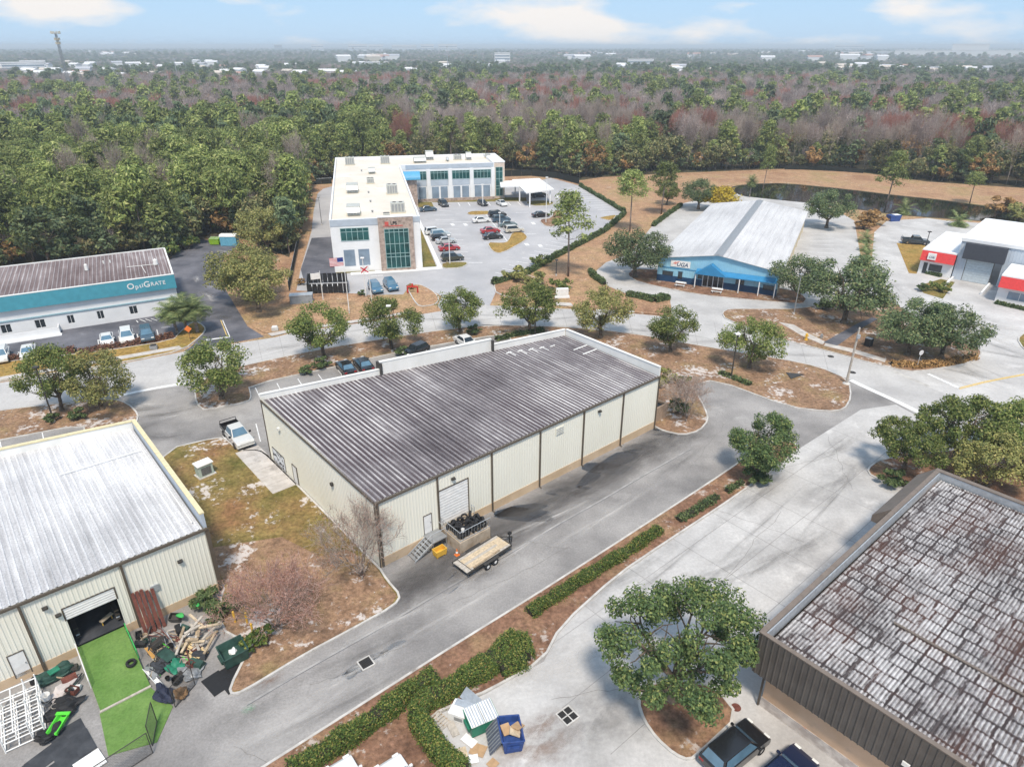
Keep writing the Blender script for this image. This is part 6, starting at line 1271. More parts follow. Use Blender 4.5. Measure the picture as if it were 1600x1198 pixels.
b = g2(1356,541); cb = thing('utility_cabinet', 'black utility cabinet with pale top near the asphalt path', 'cabinet', (*b,.1), .7); MB().box(-.5,.5,-.45,.45,0,1.25).build('body', MT['black'], cb, .03); MB().box(-.52,.1,-.47,.47,1.252,1.3).build('lid', MT['galv'], cb)
b = g2(1283,529); cb = thing('utility_pedestal', 'small dark utility pedestal beside the corner sidewalk', 'pedestal', (*b,.1)); MB().lathe([(0,.7),(.16,.65),(.2,.5),(.2,0)],(0,0,0),'z',12).build('body', MT['grey_metal'], cb)
tp = [G(1228,582,.14), G(1236,592,.13), G(1257,585,.13)]; tt = thing('dark_tarp', 'dark triangular sheet lying on the golden island', 'sheet', tp[0]); m = MB(); q = [(p.x-tp[0].x, p.y-tp[0].y) for p in tp]; m.prism(q, .0, .05); m.build('sheet', MT['dark_metal'], tt)
for x, y, l_ in ((1298,557,'round manhole cover in the street, farther one'),(1332,582,'round manhole cover in the street, nearer one')): b = g2(x,y); o = MB().lathe([(0,.03),(.42,.03),(.45,.0)],(0,0,0),'z',18).build('manhole_cover', MT['dark_metal'], None, loc=(*b,.022)); tag(o, l_, 'manhole')
b = g2(1150,1105); o = MB().lathe([(0,.05),(.30,.05),(.33,.0)],(0,0,0),'z',20).build('manhole_cover', MT['rust'], None, loc=(*b,.03)); tag(o, 'rusty round manhole cover by the big tree island', 'manhole')
def flag_mesh(par, w_, h, z0, kind):
    m = MB(); nx, nz = 14, 13
    for i in range(nx):
        for j in range(nz):
            def P3(a, b): u = a/nx; return (-(.06+u*w_), .16*math.sin(u*6.5+.4*b/nz)*u**.5+.05*u, z0+h*b/nz-.22*u*u-.05*math.sin(u*5))
            if kind == 'us': mi = 2 if (i < 6 and j >= 6) else (0 if j % 2 == 0 else 1)
            elif kind == 'fl': d = min(abs(i/nx-j/nz), abs(i/nx-(1-j/nz))); mi = 0 if d < .13 else 1
            else: mi = 1
            m.add([P3(i,j),P3(i+1,j),P3(i+1,j+1),P3(i,j+1)], [(0,1,2,3)], mi)
    return m.build('flag', [plain('flag_red',(.55,.03,.05),.8), MT['white_paint'], plain('flag_blue',(.03,.05,.22),.8)], par)
for base, ty, kind, sz, l_ in (((505,469),425,'w',(1.6,1.1),'flagpole with a plain white flag, leftmost before the office'),((546,490),401,'us',(2.2,1.35),'flagpole with striped national flag before the office'),((581,474),415,'fl',(1.3,1.1),'flagpole with white flag bearing a red cross, rightmost')):
    H = zat(base, ty); b = g2(*base); t = thing('flagpole', l_, 'flagpole', (*b,.05), .1); MB().tube((0,0,0),(0,0,H),.08,.045,8).build('pole', MT['white_paint'], t); MB().lathe([(0,.16),(.08,.08),(0,0)],(0,0,H),'z',10).build('finial', MT['white_paint'], t); flag_mesh(t, sz[0], sz[1], H-sz[1]-.15, kind)
# dark mesh fence round the office lot and along the pond
def fence(label, pts, h=1.8, mat='dark_mesh', step=3.0, post='black'):
    P_ = [Vector(g2(*p)) for p in pts]; t = thing('fence', label, 'fence', (*P_[0],0))
    for a, b in zip(P_, P_[1:]):
        n = max(1, round((b-a).length/step))
        for k in range(n):
            p, q = a.lerp(b,k/n)-P_[0], a.lerp(b,(k+1)/n)-P_[0]; MB().tube((p.x,p.y,0),(p.x,p.y,h+.08),.045,.045,5).build('post', MT[post], t)
            m = MB(); d = (q-p).normalized()*.06; bar(m, (p+d)[:], (q-d)[:], .05, h, .02); m.build('mesh_panel', MT[mat], t); m = MB(); m.tube((p.x,p.y,h+.02),(q.x,q.y,h+.02),.03,.03,5); m.build('rail', MT[post] if mat != 'dark_mesh_w' else MT['galv'], t)
    return t
MT['dark_mesh'] = plain('dark_mesh', (.02,.024,.022), .9); MT['dark_mesh_w'] = MT['dark_mesh']
fence('dark privacy fence left of the office lane, with pale top rail', [(452,455),(467,380),(485,289),(519,287)], 1.8, 'dark_mesh_w', 4)
MT['dark_mesh_w2'] = MT['dark_mesh']
fence('dark fence at the wood edge behind the carport', [(784,276),(830,275),(870,279),(905,288)], 2.0, 'dark_mesh', 4)
fence('low dark fence at the wood edge beyond the pond', [(1226,265),(1290,266),(1349,271)], 1.4, 'dark_mesh', 5)
# refuse enclosure by the flagpoles
P_ = [g2(*q) for q in ((482,443),(543,441),(545,458),(481,460))]; en = thing('refuse_enclosure', 'black slatted enclosure beside the flagpoles', 'enclosure', (*P_[0],0))
for a, b in zip(P_, P_[1:]+P_[:1]):
    a, b = Vector(a)-Vector(P_[0]), Vector(b)-Vector(P_[0]); n = int((b-a).length/.9)
    for k in range(n): m = MB(); q0, q1 = a.lerp(b,(k+.06)/n), a.lerp(b,(k+.94)/n); bar(m, q0[:], q1[:], .1, 1.9, .06); m.build('panel', MT['black'], en)
for x, l_ in ((497,'white-lidded bin, left one inside the black enclosure'),(520,'white-lidded bin, right one inside the black enclosure')):
    b = g2(x,456); t = thing('refuse_bin', l_, 'bin', (*b,0), FA); MB().box(-1.1,1.1,-.6,.6,0,1.2).build('body', MT['grey_metal'], t, .04); MB().box(-1.15,1.15,-.65,.65,1.22,1.32).build('lid', MT['white_paint'], t, .02)
b = g2(472,473); t = thing('grey_container', 'grey metal box beside the flagpole oak', 'container', (*b,0), FA); MB().box(-1.9,1.9,-.8,.8,0,1.5).build('body', plain('box_grey',(.28,.31,.34),.6), t, .04); MB().box(-1.95,1.95,-.85,.85,1.502,1.6).build('lid', MT['galv'], t)
b = g2(878,466); t = thing('monument_sign', 'white monument sign in the dry grass by the street', 'sign', (*b,.1), .1); MB().box(-1.1,1.1,-.3,.3,.35,1.75).build('panel', MT['white_paint'], t, .04); MB().box(-1.3,1.3,-.4,.4,0,.348).build('plinth', MT['stucco_white'], t, .03)
for x, y, l_ in ((645,458,'red backflow pipe assembly in the flower bed'),): 
    b = g2(x,y); t = thing('backflow_pipe', l_, 'pipe', (*b,.1)); MB().path([(-.9,0,0),(-.9,0,1.1),(.9,0,1.1),(.9,0,0)],.16,8).build('pipe', plain('valve_red',(.5,.04,.03),.5), t); MB().tube((0,0,1.1),(0,0,1.7),.2,.12,8).build('valve', bpy.data.materials['valve_red'], t)
for x, y, l_ in ((1063,448,'picnic table at the left before the blue hall'),(1120,458,'white picnic table before the blue gable canopy')):
    b = g2(x,y); t = thing('picnic_table', l_, 'table', (*b,.1), UA)
    for k in range(5): MB().box(-.95,.95,-.42+k*.17,-.27+k*.17,.72,.77).build('top_plank', MT['white_paint'], t)
    for s in (-1,1): MB().box(-.95,.95,s*.75-.13,s*.75+.13,.42,.46).build('bench', MT['white_paint'], t); MB().tube((s*.7,-.7,0),(s*.7,.3,.72),.04,.04,5).tube((s*.7,.7,0),(s*.7,-.3,.72),.04,.04,5).build('leg', MT['white_paint'], t)
def dumpster(label, loc, rot, mat, L_=2.0, W_=1.6, H=1.35, lid='closed', sub=None, fill=None, name='dumpster'):
    t = thing(name, label, 'dumpster', loc, rot); m = MB(); a, b, h0 = L_/2, W_/2, .12; th = .05
    bot = [(-a*.92,-b*.8),(a*.92,-b*.8),(a*.92,b*.8),(-a*.92,b*.8)]; top = [(-a,-b),(a,-b),(a,b),(-a,b)]; ti = [(-a+th,-b+th),(a-th,-b+th),(a-th,b-th),(-a+th,b-th)]; bi = [(x*.95,y*.93) for x,y in bot]
    Hf = [H*.86,H*.86,H,H]; V = [(x,y,h0) for x,y in bot]+[(x,y,z) for (x,y),z in zip(top,Hf)]+[(x,y,z-.0) for (x,y),z in zip(ti,Hf)]+[(x,y,h0+.45*H) for x,y in bi]
    m.add(V, [(0,3,2,1)]+[(i,(i+1)%4,4+(i+1)%4,4+i) for i in range(4)]+[(4+i,4+(i+1)%4,8+(i+1)%4,8+i) for i in range(4)]+[(8+i,8+(i+1)%4,12+(i+1)%4,12+i) for i in range(4)]+[(12,13,14,15)]); m.build('body', mat, t)
    r = MB(); pts = [(x,y,z) for (x,y),z in zip(top,Hf)]; r.path(pts+[pts[0]], .05, 6); r.build('rim', mat, t)
    for s in (-1,1): MB().box(min(s*a,s*(a+.13)),max(s*a,s*(a+.13)),-b*.6,b*.6,H*.45,H*.62).build('lift_pocket', mat, t)
    for x in (-a*.8,a*.8):
        for y in (-b*.65,b*.65): MB().lathe([(0,-.04),(.1,-.04),(.1,.04),(0,.04)],(x,y,.1),'y',10).build('caster', MT['rubber'], t)
    if lid == 'closed':
        for s in (0,1):
            x0, x1 = (-a,-.02) if s == 0 else (.02,a); lo = MB().add([(x0,-b-.05,H*.87),(x1,-b-.05,H*.87),(x1,b,H*1.02),(x0,b,H*1.02),(x0,-b-.05,H*.87+.05),(x1,-b-.05,H*.87+.05),(x1,b,H*1.02+.05),(x0,b,H*1.02+.05)],[(0,3,2,1),(4,5,6,7),(0,1,5,4),(1,2,6,5),(2,3,7,6),(3,0,4,7)]).build('lid', sub or MT['black'], t)
            for k in range(5): xr = x0+(x1-x0)*(k+.5)/5; MB().add([(xr-.04,-b-.04,H*.87+.052),(xr+.04,-b-.04,H*.87+.052),(xr+.04,b,H*1.02+.052),(xr-.04,b,H*1.02+.052),(xr-.04,-b-.04,H*.87+.10),(xr+.04,-b-.04,H*.87+.10),(xr+.04,b,H*1.02+.10),(xr-.04,b,H*1.02+.10)],[(4,5,6,7),(0,1,5,4),(1,2,6,5),(2,3,7,6),(3,0,4,7)]).build('lid_rib', MT['galv'], lo)
    elif lid == 'open':
        for s in (0,1):
            x0, x1 = (-a,-.03) if s == 0 else (.03,a); lo = MB().add([(x0,b+.04,H),(x1,b+.04,H),(x1,b+.75,.35),(x0,b+.75,.35),(x0,b+.09,H+.02),(x1,b+.09,H+.02),(x1,b+.80,.37),(x0,b+.80,.37)],[(0,3,2,1),(4,5,6,7),(0,1,5,4),(1,2,6,5),(2,3,7,6),(3,0,4,7)]).build('lid', sub or MT['mat_black'], t)
            for k in range(4): xr = x0+(x1-x0)*(k+.5)/4; MB().tube((xr,b+.10,H),(xr,b+.80,.39),.035,.035,4).build('lid_rib', MT['grey_metal'], lo)
    return t
p = gymp(-1.75,-7.95); dumpster('open dark green dumpster holding a white bag, by the yellow bollards', (*p,.02), ANG, MT['bin_dark'], 1.75, 1.5, 1.3, None)
p2_ = gymp(-1.7,-7.8); t = thing('trash_bag', 'white bag inside the open dark green dumpster', 'bag', (*p2_,.75)); bm = bmesh.new(); bmesh.ops.create_icosphere(bm, subdivisions=2, radius=.3)
for v in bm.verts: v.co *= 1+.25*math.sin(v.co.x*17+v.co.y*11); v.co.z *= .7
me = bpy.data.meshes.new('bag'); bm.to_mesh(me); bm.free(); me.materials.append(MT['white_paint']); link('bag', me, t); BAG = me
p = g2(752,1136); dumpster('green dumpster with closed ribbed lids on the corner pad', (*p,.03), ANG-.25, MT['bin_green'], 1.9, 1.35, 1.45, 'closed', MT['white_paint'])
p = g2(798,1158); dbl = dumpster('blue dumpster with flipped lids, full of cardboard', (*p,.03), 1.76, MT['bin_blue'], 1.9, 1.4, 1.3, 'open', plain('lid_slate',(.10,.115,.15),.7))
rc = random.Random(4)
def board(label, x, y, w_, l_, ang, mat, z=.04, tilt=0, th=.03, name='cardboard_sheet', cat='cardboard'):
    t = MB().box(-w_/2,w_/2,-l_/2,l_/2,0,th).build(name, mat, None, loc=(x,y,z)); t.rotation_euler = (tilt, tilt*.4, ang); tag(t, label, cat); return t
for i, (x, y, w_, l_, a, mt, l2) in enumerate([(722,1180,.7,1.1,.3,'wood_pale','long pale cardboard strip left of the blue dumpster'),(747,1172,.8,1.0,1.2,'card','brown cardboard sheet propped by the blue dumpster lids'),(733,1158,.6,1.0,.9,'white_paint','white board lying before the green dumpster'),(740,1187,.6,.6,.2,'white_paint','small white board at the bottom of the pad'),(770,1195,.6,.6,.8,'card','torn cardboard below the blue dumpster')]): q = g2(x,y); board(l2, q[0], q[1], w_, l_, a, MT[mt], .03+.03*i, rc.uniform(-.1,.2))
q = g2(798,1158)
for i, (dx, dy, mt, l2) in enumerate(((-.3,.15,'card','folded cardboard box in the blue dumpster'),(.25,-.1,'wood_pale','pale flattened box sticking out of the blue dumpster'),(.45,.25,'card','brown box corner in the blue dumpster'))): board(l2, q[0]+dx, q[1]+dy, .6, .7, .5+i, MT[mt], .95+.08*i, .35, .08)
q = g2(686,1128); pl = thing('pallet', 'wooden pallet beside the hedge at the dumpster pad', 'pallet', (*q,.04), ANG+.2)
for k in range(6): MB().box(-.55,.55,-.6+k*.22,-.47+k*.22,.1,.13).build('slat', MT['wood_grey'], pl)
for x in (-.5,0,.5): MB().box(x-.04,x+.04,-.6,.63,0,.099).build('runner', MT['wood'], pl)
pl.rotation_euler = (.15,.12,ANG+.2)
q = g2(722,1118); fr = thing('discarded_cabinet', 'white metal cabinet dumped beside the green dumpster', 'cabinet', (*q,.03), ANG+.5); MB().box(-.6,.6,-.75,.75,0,.7).build('body', MT['white_paint'], fr, .03); MB().box(.1,.62,-.6,.6,.71,.74).build('panel', MT['galv'], fr); MB().box(-.62,-.6,-.3,.3,.2,.5).build('vent', MT['grey_metal'], fr)
q = g2(738,1098); board('galvanised sheet leaning behind the green dumpster', q[0], q[1], 1.1, 1.6, ANG+.5, MT['galv'], .35, .5, .03, 'metal_sheet', 'sheet')
q = g2(708,1140); board('slatted timber panel between pallet and cabinet', q[0], q[1], .5, 1.0, ANG-.2, MT['wood_grey'], .08, .1, .05, 'slatted_timber', 'timber')
def grate(label, x, y, s, n, ang, split=True):
    q = g2(x, y); t = thing('storm_drain', label, 'drain', (*q,.022), ang); m = MB(); e = .09
    m.box(-s-e,s+e,-s-e,-s,0,.06).box(-s-e,s+e,s,s+e,0,.06).box(-s-e,-s,-s,s,0,.06).box(s,s+e,-s,s,0,.06); m.build('frame', MT['kerb'], t); MB().box(-s,s,-s,s,-.0,.012).build('pit', MT['black'], t)
    for k in range(n): x0 = -s+2*s*(k+.5)/n; MB().box(x0-.012,x0+.012,-s,s,.02,.05).build('grate_bar', MT['dark_metal'], t)
    if split: MB().box(-s,s,-.04,.04,.051,.065).build('cross_bar', MT['kerb'], t); MB().box(-.04,.04,-s,s,.052,.066).build('cross_bar', MT['kerb'], t)
    return t
grate('square storm drain with pale rim in the middle of the drive', 572, 1036, .42, 10, ANG-.05, False); grate('four-pane storm drain in the concrete lot', 887, 1118, .5, 12, ANG-.05)
# ---------------------------------------------------------------- loading dock group
def main_thing(name, label, cat, a, b, z=0.02, rot=0): p = mainp(a, b); return thing(name, label, cat, (p[0],p[1],z), ANG+rot)
dk = main_thing('loading_dock', 'concrete loading dock with metal railing below the roller door', 'dock', 7.85, -1.55, 0); MT['dock'] = two('dock', (.34,.27,.2), (.5,.42,.33), 1.2, .35, .65, .9, (.2,.15,.11), 1.6, .6, .7)
MB().box(-1.7,1.7,-1.5,1.47,0,1.2).build('block', MT['dock'], dk, .03)
for k in range(10): MB().tube((-1.62,-1.42+k*.30,1.2),(-1.62,-1.42+k*.30,2.2),.018,.018,4).build('baluster', MT['grey_metal'], dk)
for k in range(10): MB().tube((-1.32+k*.33,-1.42,1.2),(-1.32+k*.33,-1.42,2.2),.018,.018,4).build('baluster', MT['grey_metal'], dk)
MB().path([(-1.62,1.4,2.22),(-1.62,-1.42,2.22),(1.75,-1.42,2.22)],.03,6).path([(-1.62,1.4,1.32),(-1.62,-1.42,1.32),(1.75,-1.42,1.32)],.025,6).build('rail', MT['galv'], dk)
MB().path([(1.75,.9,1.2),(1.75,.9,2.1),(1.75,1.35,2.1),(1.75,1.35,1.2)],.03,6).build('grab_rail', MT['galv'], dk)
tyre = MB(); tyre.lathe([(.20,-.10),(.30,-.12),(.345,-.08),(.345,.08),(.30,.12),(.20,.10),(.20,-.10)],(0,0,0),'z',20); tyo = tyre.build('tyre', MT['rubber']); tme = tyo.data; bpy.data.objects.remove(tyo)
rt = random.Random(12); spots = []
names = ['against the railing corner','behind the corner one','in the front row by the rail','second along the rail','third along the rail','at the right end of the rail','in the middle of the heap','lying flat in the middle','leaning near the roller door','by the left railing','second by the left railing','third by the left railing','at the back right','on top of the heap, left','on top of the heap, right','at the rear of the heap','near the grab rail','half hidden at the back']
for k in range(32):
    a = -1.25+(k%5)*.62+rt.uniform(-.08,.08); b = -1.05+((k//5)%4)*.62+rt.uniform(-.1,.1); tl = rt.choice((.0,1.25,1.4,1.5,1.1)); z = 1.32+(.22 if tl > .3 else 0)+(.0 if k < 20 else .42)
    p = mainp(7.85+a, -1.55+b); o = link('tyre', tme, None, (p[0],p[1],z)); o.rotation_euler = (tl, rt.uniform(-.3,.3), rt.uniform(0,6)); tag(o, 'black used tyre on the loading dock, '+(names[k] if k < 18 else 'in the upper layer of the heap'), 'tyre', 'used tyres heaped on the loading dock')
def bucket(label, p, z, r=.16, h=.36, mat='white_paint'): o = MB().lathe([(0,.02),(r*.85,.02),(r,h),(r*.93,h),(r*.8,.06)],(0,0,0),'z',14).build('bucket', MT[mat], None, loc=(p[0],p[1],z)); return tag(o, label, 'bucket')
bucket('white bucket among the tyres at the dock railing corner', mainp(6.75,-2.7), 1.9)
st = main_thing('entrance_steps', 'grey metal stair and landing up to the white side door', 'stairs', 5.1, -.8, 0)
MB().box(-.75,.8,-.7,.74,1.08,1.18).build('landing', MT['grey_metal'], st)
for k in range(6): MB().box(-.76-.3*(k+1),-.76-.3*k-.03,-.58,.46,1.0-.17*k-.04,1.0-.17*k).build('tread', MT['grey_metal'], st)
for y in (-.66,.5): MB().add([(-.75,y,1.18),(-.75,y,.92),(-2.65,y,-.0),(-2.65,y,.14),(-.75,y+.06,1.18),(-.75,y+.06,.92),(-2.65,y+.06,0),(-2.65,y+.06,.14)],[(0,1,2,3),(4,7,6,5),(0,3,7,4),(1,5,6,2),(2,6,7,3),(0,4,5,1)]).build('stringer', MT['galv'], st)
for x, y in ((-.7,-.64),(.72,-.64),(.72,.6)): MB().tube((x,y,0),(x,y,1.08),.04,.04,6).build('leg', MT['grey_metal'], st)
MB().path([(-2.6,-.64,1.0),(-.75,-.64,2.1),(.74,-.64,2.1),(.74,.5,2.1)],.025,6).path([(-2.6,-.64,.1),(-2.6,-.64,1.0)],.025).path([(-.75,-.64,1.18),(-.75,-.64,2.1)],.025).path([(.74,-.64,1.18),(.74,-.64,2.1)],.025).build('handrail', MT['galv'], st)
yb = main_thing('storage_bin', 'yellow plastic bin beside the dock stair', 'bin', 4.7, -1.98, .02); m = MB(); V = [(-.5,-.32,.12),(.5,-.32,.12),(.5,.32,.12),(-.5,.32,.12),(-.56,-.37,.72),(.56,-.37,.72),(.56,.37,.72),(-.56,.37,.72),(-.5,-.31,.72),(.5,-.31,.72),(.5,.31,.72),(-.5,.31,.72),(-.46,-.28,.25),(.46,-.28,.25),(.46,.28,.25),(-.46,.28,.25)]
m.add(V, [(0,3,2,1)]+[(i,(i+1)%4,4+(i+1)%4,4+i) for i in range(4)]+[(4+i,4+(i+1)%4,8+(i+1)%4,8+i) for i in range(4)]+[(8+i,8+(i+1)%4,12+(i+1)%4,12+i) for i in range(4)]+[(12,13,14,15)]); m.build('body', MT['yellow'], yb)
for x in (-.42,.42):
    for y in (-.24,.24): MB().box(x-.05,x+.05,y-.05,y+.05,0,.119).build('foot', MT['yellow'], yb)
cn_ = main_thing('traffic_cone', 'orange traffic cone at the dock corner', 'cone', 5.85, -2.95, .02); MB().lathe([(.03,.7),(.16,.04)],(0,0,0),'z',14).build('cone', MT['orange'], cn_); MB().box(-.2,.2,-.2,.2,0,.045).build('base', MT['orange'], cn_); MB().lathe([(.088,.42),(.122,.24)],(0,0,.002),'z',14).build('reflective_band', MT['white_paint'], cn_)
tr = main_thing('flatbed_trailer', 'flatbed trailer with pale worn planks parked beside the dock', 'trailer', 7.2, -4.95, .02, .07)
for k in range(7): y = -.92+k*.265; MB().box(-2.1,2.45,y,y+.25,.70,.745).build('deck_plank', MT['wood_pale'] if k % 3 else MT['wood_grey'], tr)
for k in range(3): y = -.92+k*.62; MB().box(-2.62,-2.14,y,y+.60,.68,.72).build('ramp_plank', MT['wood_grey'], tr)
MB().box(-2.65,2.5,-1.0,-.93,.55,.78).build('side_rail', MT['dark_metal'], tr); MB().box(-2.65,2.5,.94,1.01,.55,.78).build('side_rail', MT['dark_metal'], tr); MB().box(2.46,2.52,-.929,.939,.55,.80).build('front_rail', MT['dark_metal'], tr); MB().box(-2.14,-2.1,-.929,.939,.6,.76).build('dovetail_bar', MT['dark_metal'], tr)
MB().box(1.6,2.3,-.25,.55,.746,.78).build('loose_plank', MT['wood_pale'], tr); MB().tube((2.5,-.8,.6),(3.5,0,.55),.05,.05,5).tube((2.5,.8,.6),(3.5,0,.55),.05,.05,5).build('drawbar', MT['black'], tr); MB().tube((3.2,0,.1),(3.2,0,1.15),.05,.05,6).build('jack', MT['black'], tr); MB().box(3.05,3.35,-.12,.12,1.0,1.2).build('winch', MT['black'], tr)
for x in (-.55,.32):
    for s in (-1,1):
        wl = MB().lathe([(.16,-.1),(.3,-.1),(.33,-.06),(.33,.06),(.3,.1),(.16,.1)],(x,s*1.16,.33),'y',16).build('wheel', MT['rubber'], tr); MB().lathe([(0,s*.09),(.17,s*.08)],(x,s*1.16,.33),'y',10).build('rim', MT['white_paint'], wl)
for s in (-1,1): MB().xprism([(s*1.02,.7),(s*1.3,.7),(s*1.3,.74),(s*1.02,.74)],-.95,.72).build('fender', MT['dark_metal'], tr)
pl2 = thing('timber_length', 'brown timber lying along the trailer edge', 'timber', (*mainp(7.0,-5.75),.77), ANG+.1); MB().box(-1.6,1.5,-.07,.07,0,.1).build('beam', MT['wood'], pl2)
ac = main_thing('condenser_unit', 'white and green condenser unit on the side lawn', 'air conditioner', -6.6, 24.1, .1, .12)
MB().box(-.75,.75,-.5,.5,.1,1.35).build('case', plain('pale_green',(.42,.5,.45),.6), ac, .03); MB().box(-.85,.85,-.6,.6,1.352,1.5).build('hood', MT['white_paint'], ac, .03); MB().box(-.9,.9,-.65,.65,0,.099).build('pad', MT['kerb'], ac)
gr = MB().box(-.5,.5,-.53,-.505,.25,1.1).build('grille', MT['black'], ac)
for k in range(7): MB().box(-.5,.5,-.55,-.531,.28+k*.12,.32+k*.12).build('louver', MT['grey_metal'], gr)
gn = main_thing('generator_enclosure', 'tan walled equipment enclosure with dark top at the warehouse end', 'enclosure', 38.4, 1.6, .05)
MB().box(-1.2,1.2,-1.0,-.8,0,1.9).build('wall', plain('brown_block',(.36,.27,.2),.9,0,.2,3), gn); MB().box(-1.2,1.2,.8,1.0,0,1.9).build('wall', bpy.data.materials['brown_block'], gn); MB().box(-1.2,-1.0,-.799,.799,0,1.9).build('wall', bpy.data.materials['brown_block'], gn); MB().box(1.0,1.2,-.799,.799,0,1.9).build('wall', bpy.data.materials['brown_block'], gn); MB().box(-.95,.95,-.75,.75,0,1.7).build('machine', MT['black'], gn, .05)
# ---------------------------------------------------------------- the workshop yard
def gym_thing(name, label, cat, a, b, z=0.02, rot=0): p = gymp(a, b); return thing(name, label, cat, (p[0],p[1],z), ANG+rot)
rmp = gym_thing('turf_ramp', 'green artificial turf ramp up to the open roller door', 'ramp', -8.7, 0, 0)
MB().xprism([(-.06,0),(-.06,.74),(-6.35,.12),(-6.35,0)], -1.5, 1.62).build('slope', MT['turf'], rmp); MB().box(-1.55,1.65,-6.52,-6.36,0,.14).build('timber_edge', MT['wood_grey'], rmp)
m = MB(); m.prism([(-1.6,-6.53),(1.6,-6.53),(2.3,-9.1),(.7,-11.2),(-1.9,-10.2)], .0, .06); m.build('apron', MT['turf'], rmp)
for x, mt, y0, y1 in ((-1.55,'green_plastic',-.4,-4.2),(1.66,'green_plastic',-.6,-3.6)):
    zz = lambda y: .74+(.62/6.3)*(y+.06)
    MB().path([(x,y0,zz(y0)+.75),(x,y1,zz(y1)+.75)],.035,6).path([(x,y0,zz(y0)),(x,y0,zz(y0)+.75)],.03,6).path([(x,y1,zz(y1)),(x,y1,zz(y1)+.75)],.03,6).path([(x,y0,zz(y0)+.4),(x,y1,zz(y1)+.4)],.025,6).build('side_rail', MT[mt] if x > 0 else MT['white_paint'], rmp)
o = link('tyre', tme, None, (*gymp(-7.6,-3.9), .55)); tag(o, 'black tyre lying on the green turf ramp', 'tyre'); o.rotation_euler = (.1,0,.4)
# white pipe rack
rk = gym_thing('pipe_rack', 'large white pipe frame rack left of the turf ramp', 'rack', -14.2, -3.9, .02, -.08)
for z in (.12,.75,1.4):
    for k in range(5): MB().path([(-1.1,-2.0+k*1.0,z),(1.1,-2.0+k*1.0,z)],.045,6).build('cross_tube', MT['white_paint'], rk)
    for x in (-1.1,-.35,.4,1.1): MB().path([(x,-2.0,z),(x,2.0,z)],.045,6).build('long_tube', MT['white_paint'], rk)
for x in (-1.1,.4,1.1):
    for y in (-2.0,0,2.0): MB().tube((x,y,0),(x,y,1.75),.05,.05,6).build('upright', MT['white_paint'], rk)
for k, (a, b, w_, l_, r, l2) in enumerate([(-12.2,-6.9,1.9,1.6,.1,'charcoal mat left of the turf apron'),(-13.4,-7.7,2.4,1.3,.3,'dark mat below the white pipe rack'),(-12.3,-9.0,1.9,2.4,.0,'large slate mat before the chain-link gate'),(-14.2,-9.3,2.2,1.1,.2,'dark mat strip at the bottom left'),(-11.6,-8.2,1.0,2.0,.1,'grey rubber mat beside the turf apron'),(-15.4,-8.3,2.2,1.0,.35,'rubber mat at the left picture edge')]):
    t = gym_thing('rubber_mat', l2, 'mat', a, b, .02+.012*k, r); MB().box(-w_/2,w_/2,-l_/2,l_/2,0,.02).build('sheet', MT['mat_black'], t)
for k, (a, b, w_, l_, r, l2) in enumerate([(-3.5,-9.1,1.3,1.9,.15,'left black mat below the dark green dumpster'),(-2.6,-9.7,1.4,1.7,.1,'right black mat below the dark green dumpster'),(-2.2,-8.6,1.5,.9,.1,'black mat tucked under the dark green dumpster')]):
    t = gym_thing('rubber_mat', l2, 'mat', a, b, .024+.012*k, r); MB().box(-w_/2,w_/2,-l_/2,l_/2,0,.02).build('sheet', MT['black'], t)
def lump(name, label, cat, a, b, r, sz, mat, seed, z=.02):
    p = gymp(a, b); bm = bmesh.new(); bmesh.ops.create_icosphere(bm, subdivisions=3, radius=1)
    for v in bm.verts:
        q = v.co.copy(); f = 1+.16*math.sin(q.x*5+seed)+.14*math.sin(q.y*6+seed*2)+.10*math.sin(q.z*9+q.x*7+seed)
        v.co = Vector((q.x*sz[0]*f, q.y*sz[1]*f, max(0, q.z*.5+.5)*sz[2]*f))
    me = bpy.data.meshes.new(name); bm.to_mesh(me); bm.free(); me.materials.append(mat); o = link(name, me, None, (p[0],p[1],z), ANG+r); return tag(o, label, cat)
lump('tarp_bundle', 'black tarpaulin bundle below the bucket stack', 'tarp', -12.0, -4.7, .1, (1.2,.8,.55), MT['black'], 1); lump('tarp_bundle', 'black sack heap beside the lime plastic piece', 'tarp', -13.2, -6.2, .2, (.8,.6,.5), MT['black'], 3); lump('sheet_bundle', 'crumpled pale sheet against the turf ramp', 'sheet', -11.7, -3.0, .7, (1.1,.55,.4), plain('pale_sheet',(.55,.5,.48),.8), 2); lump('gear_heap', 'dark heap of gear with green lid by the workshop wall', 'gear', -11.9, -1.3, .1, (1.1,.6,.7), MT['bin_dark'], 5)
lump('gear_heap', 'dark blue sack pile beside the turf apron', 'sacks', -6.6, -7.9, .1, (.55,.9,.6), plain('navy_sack',(.025,.03,.055),.7), 7); lump('gear_heap', 'grey bin bag heap by the turf railing', 'sacks', -6.2, -5.3, .3, (.6,.6,.6), MT['mat_black'], 9); lump('sack', 'brown sack beside the open chain-link gate', 'sack', -5.7, -8.6, .2, (.4,.5,.5), plain('brown_sack',(.2,.12,.06),.9), 4); lump('sheet_bundle', 'grey tarpaulin at the end of the plank heap', 'tarp', -4.5, -7.2, .4, (.7,.8,.35), MT['grey_metal'], 8)
for k, (a, b, l2) in enumerate(((-12.8,-3.4,'lower bucket of the stack by the white rack'),(-12.75,-3.3,'upper bucket of the stack by the white rack'))): bucket(l2, gymp(a,b), .03+.38*k, .3, .4, 'grey_metal' if k == 0 else 'white_paint')
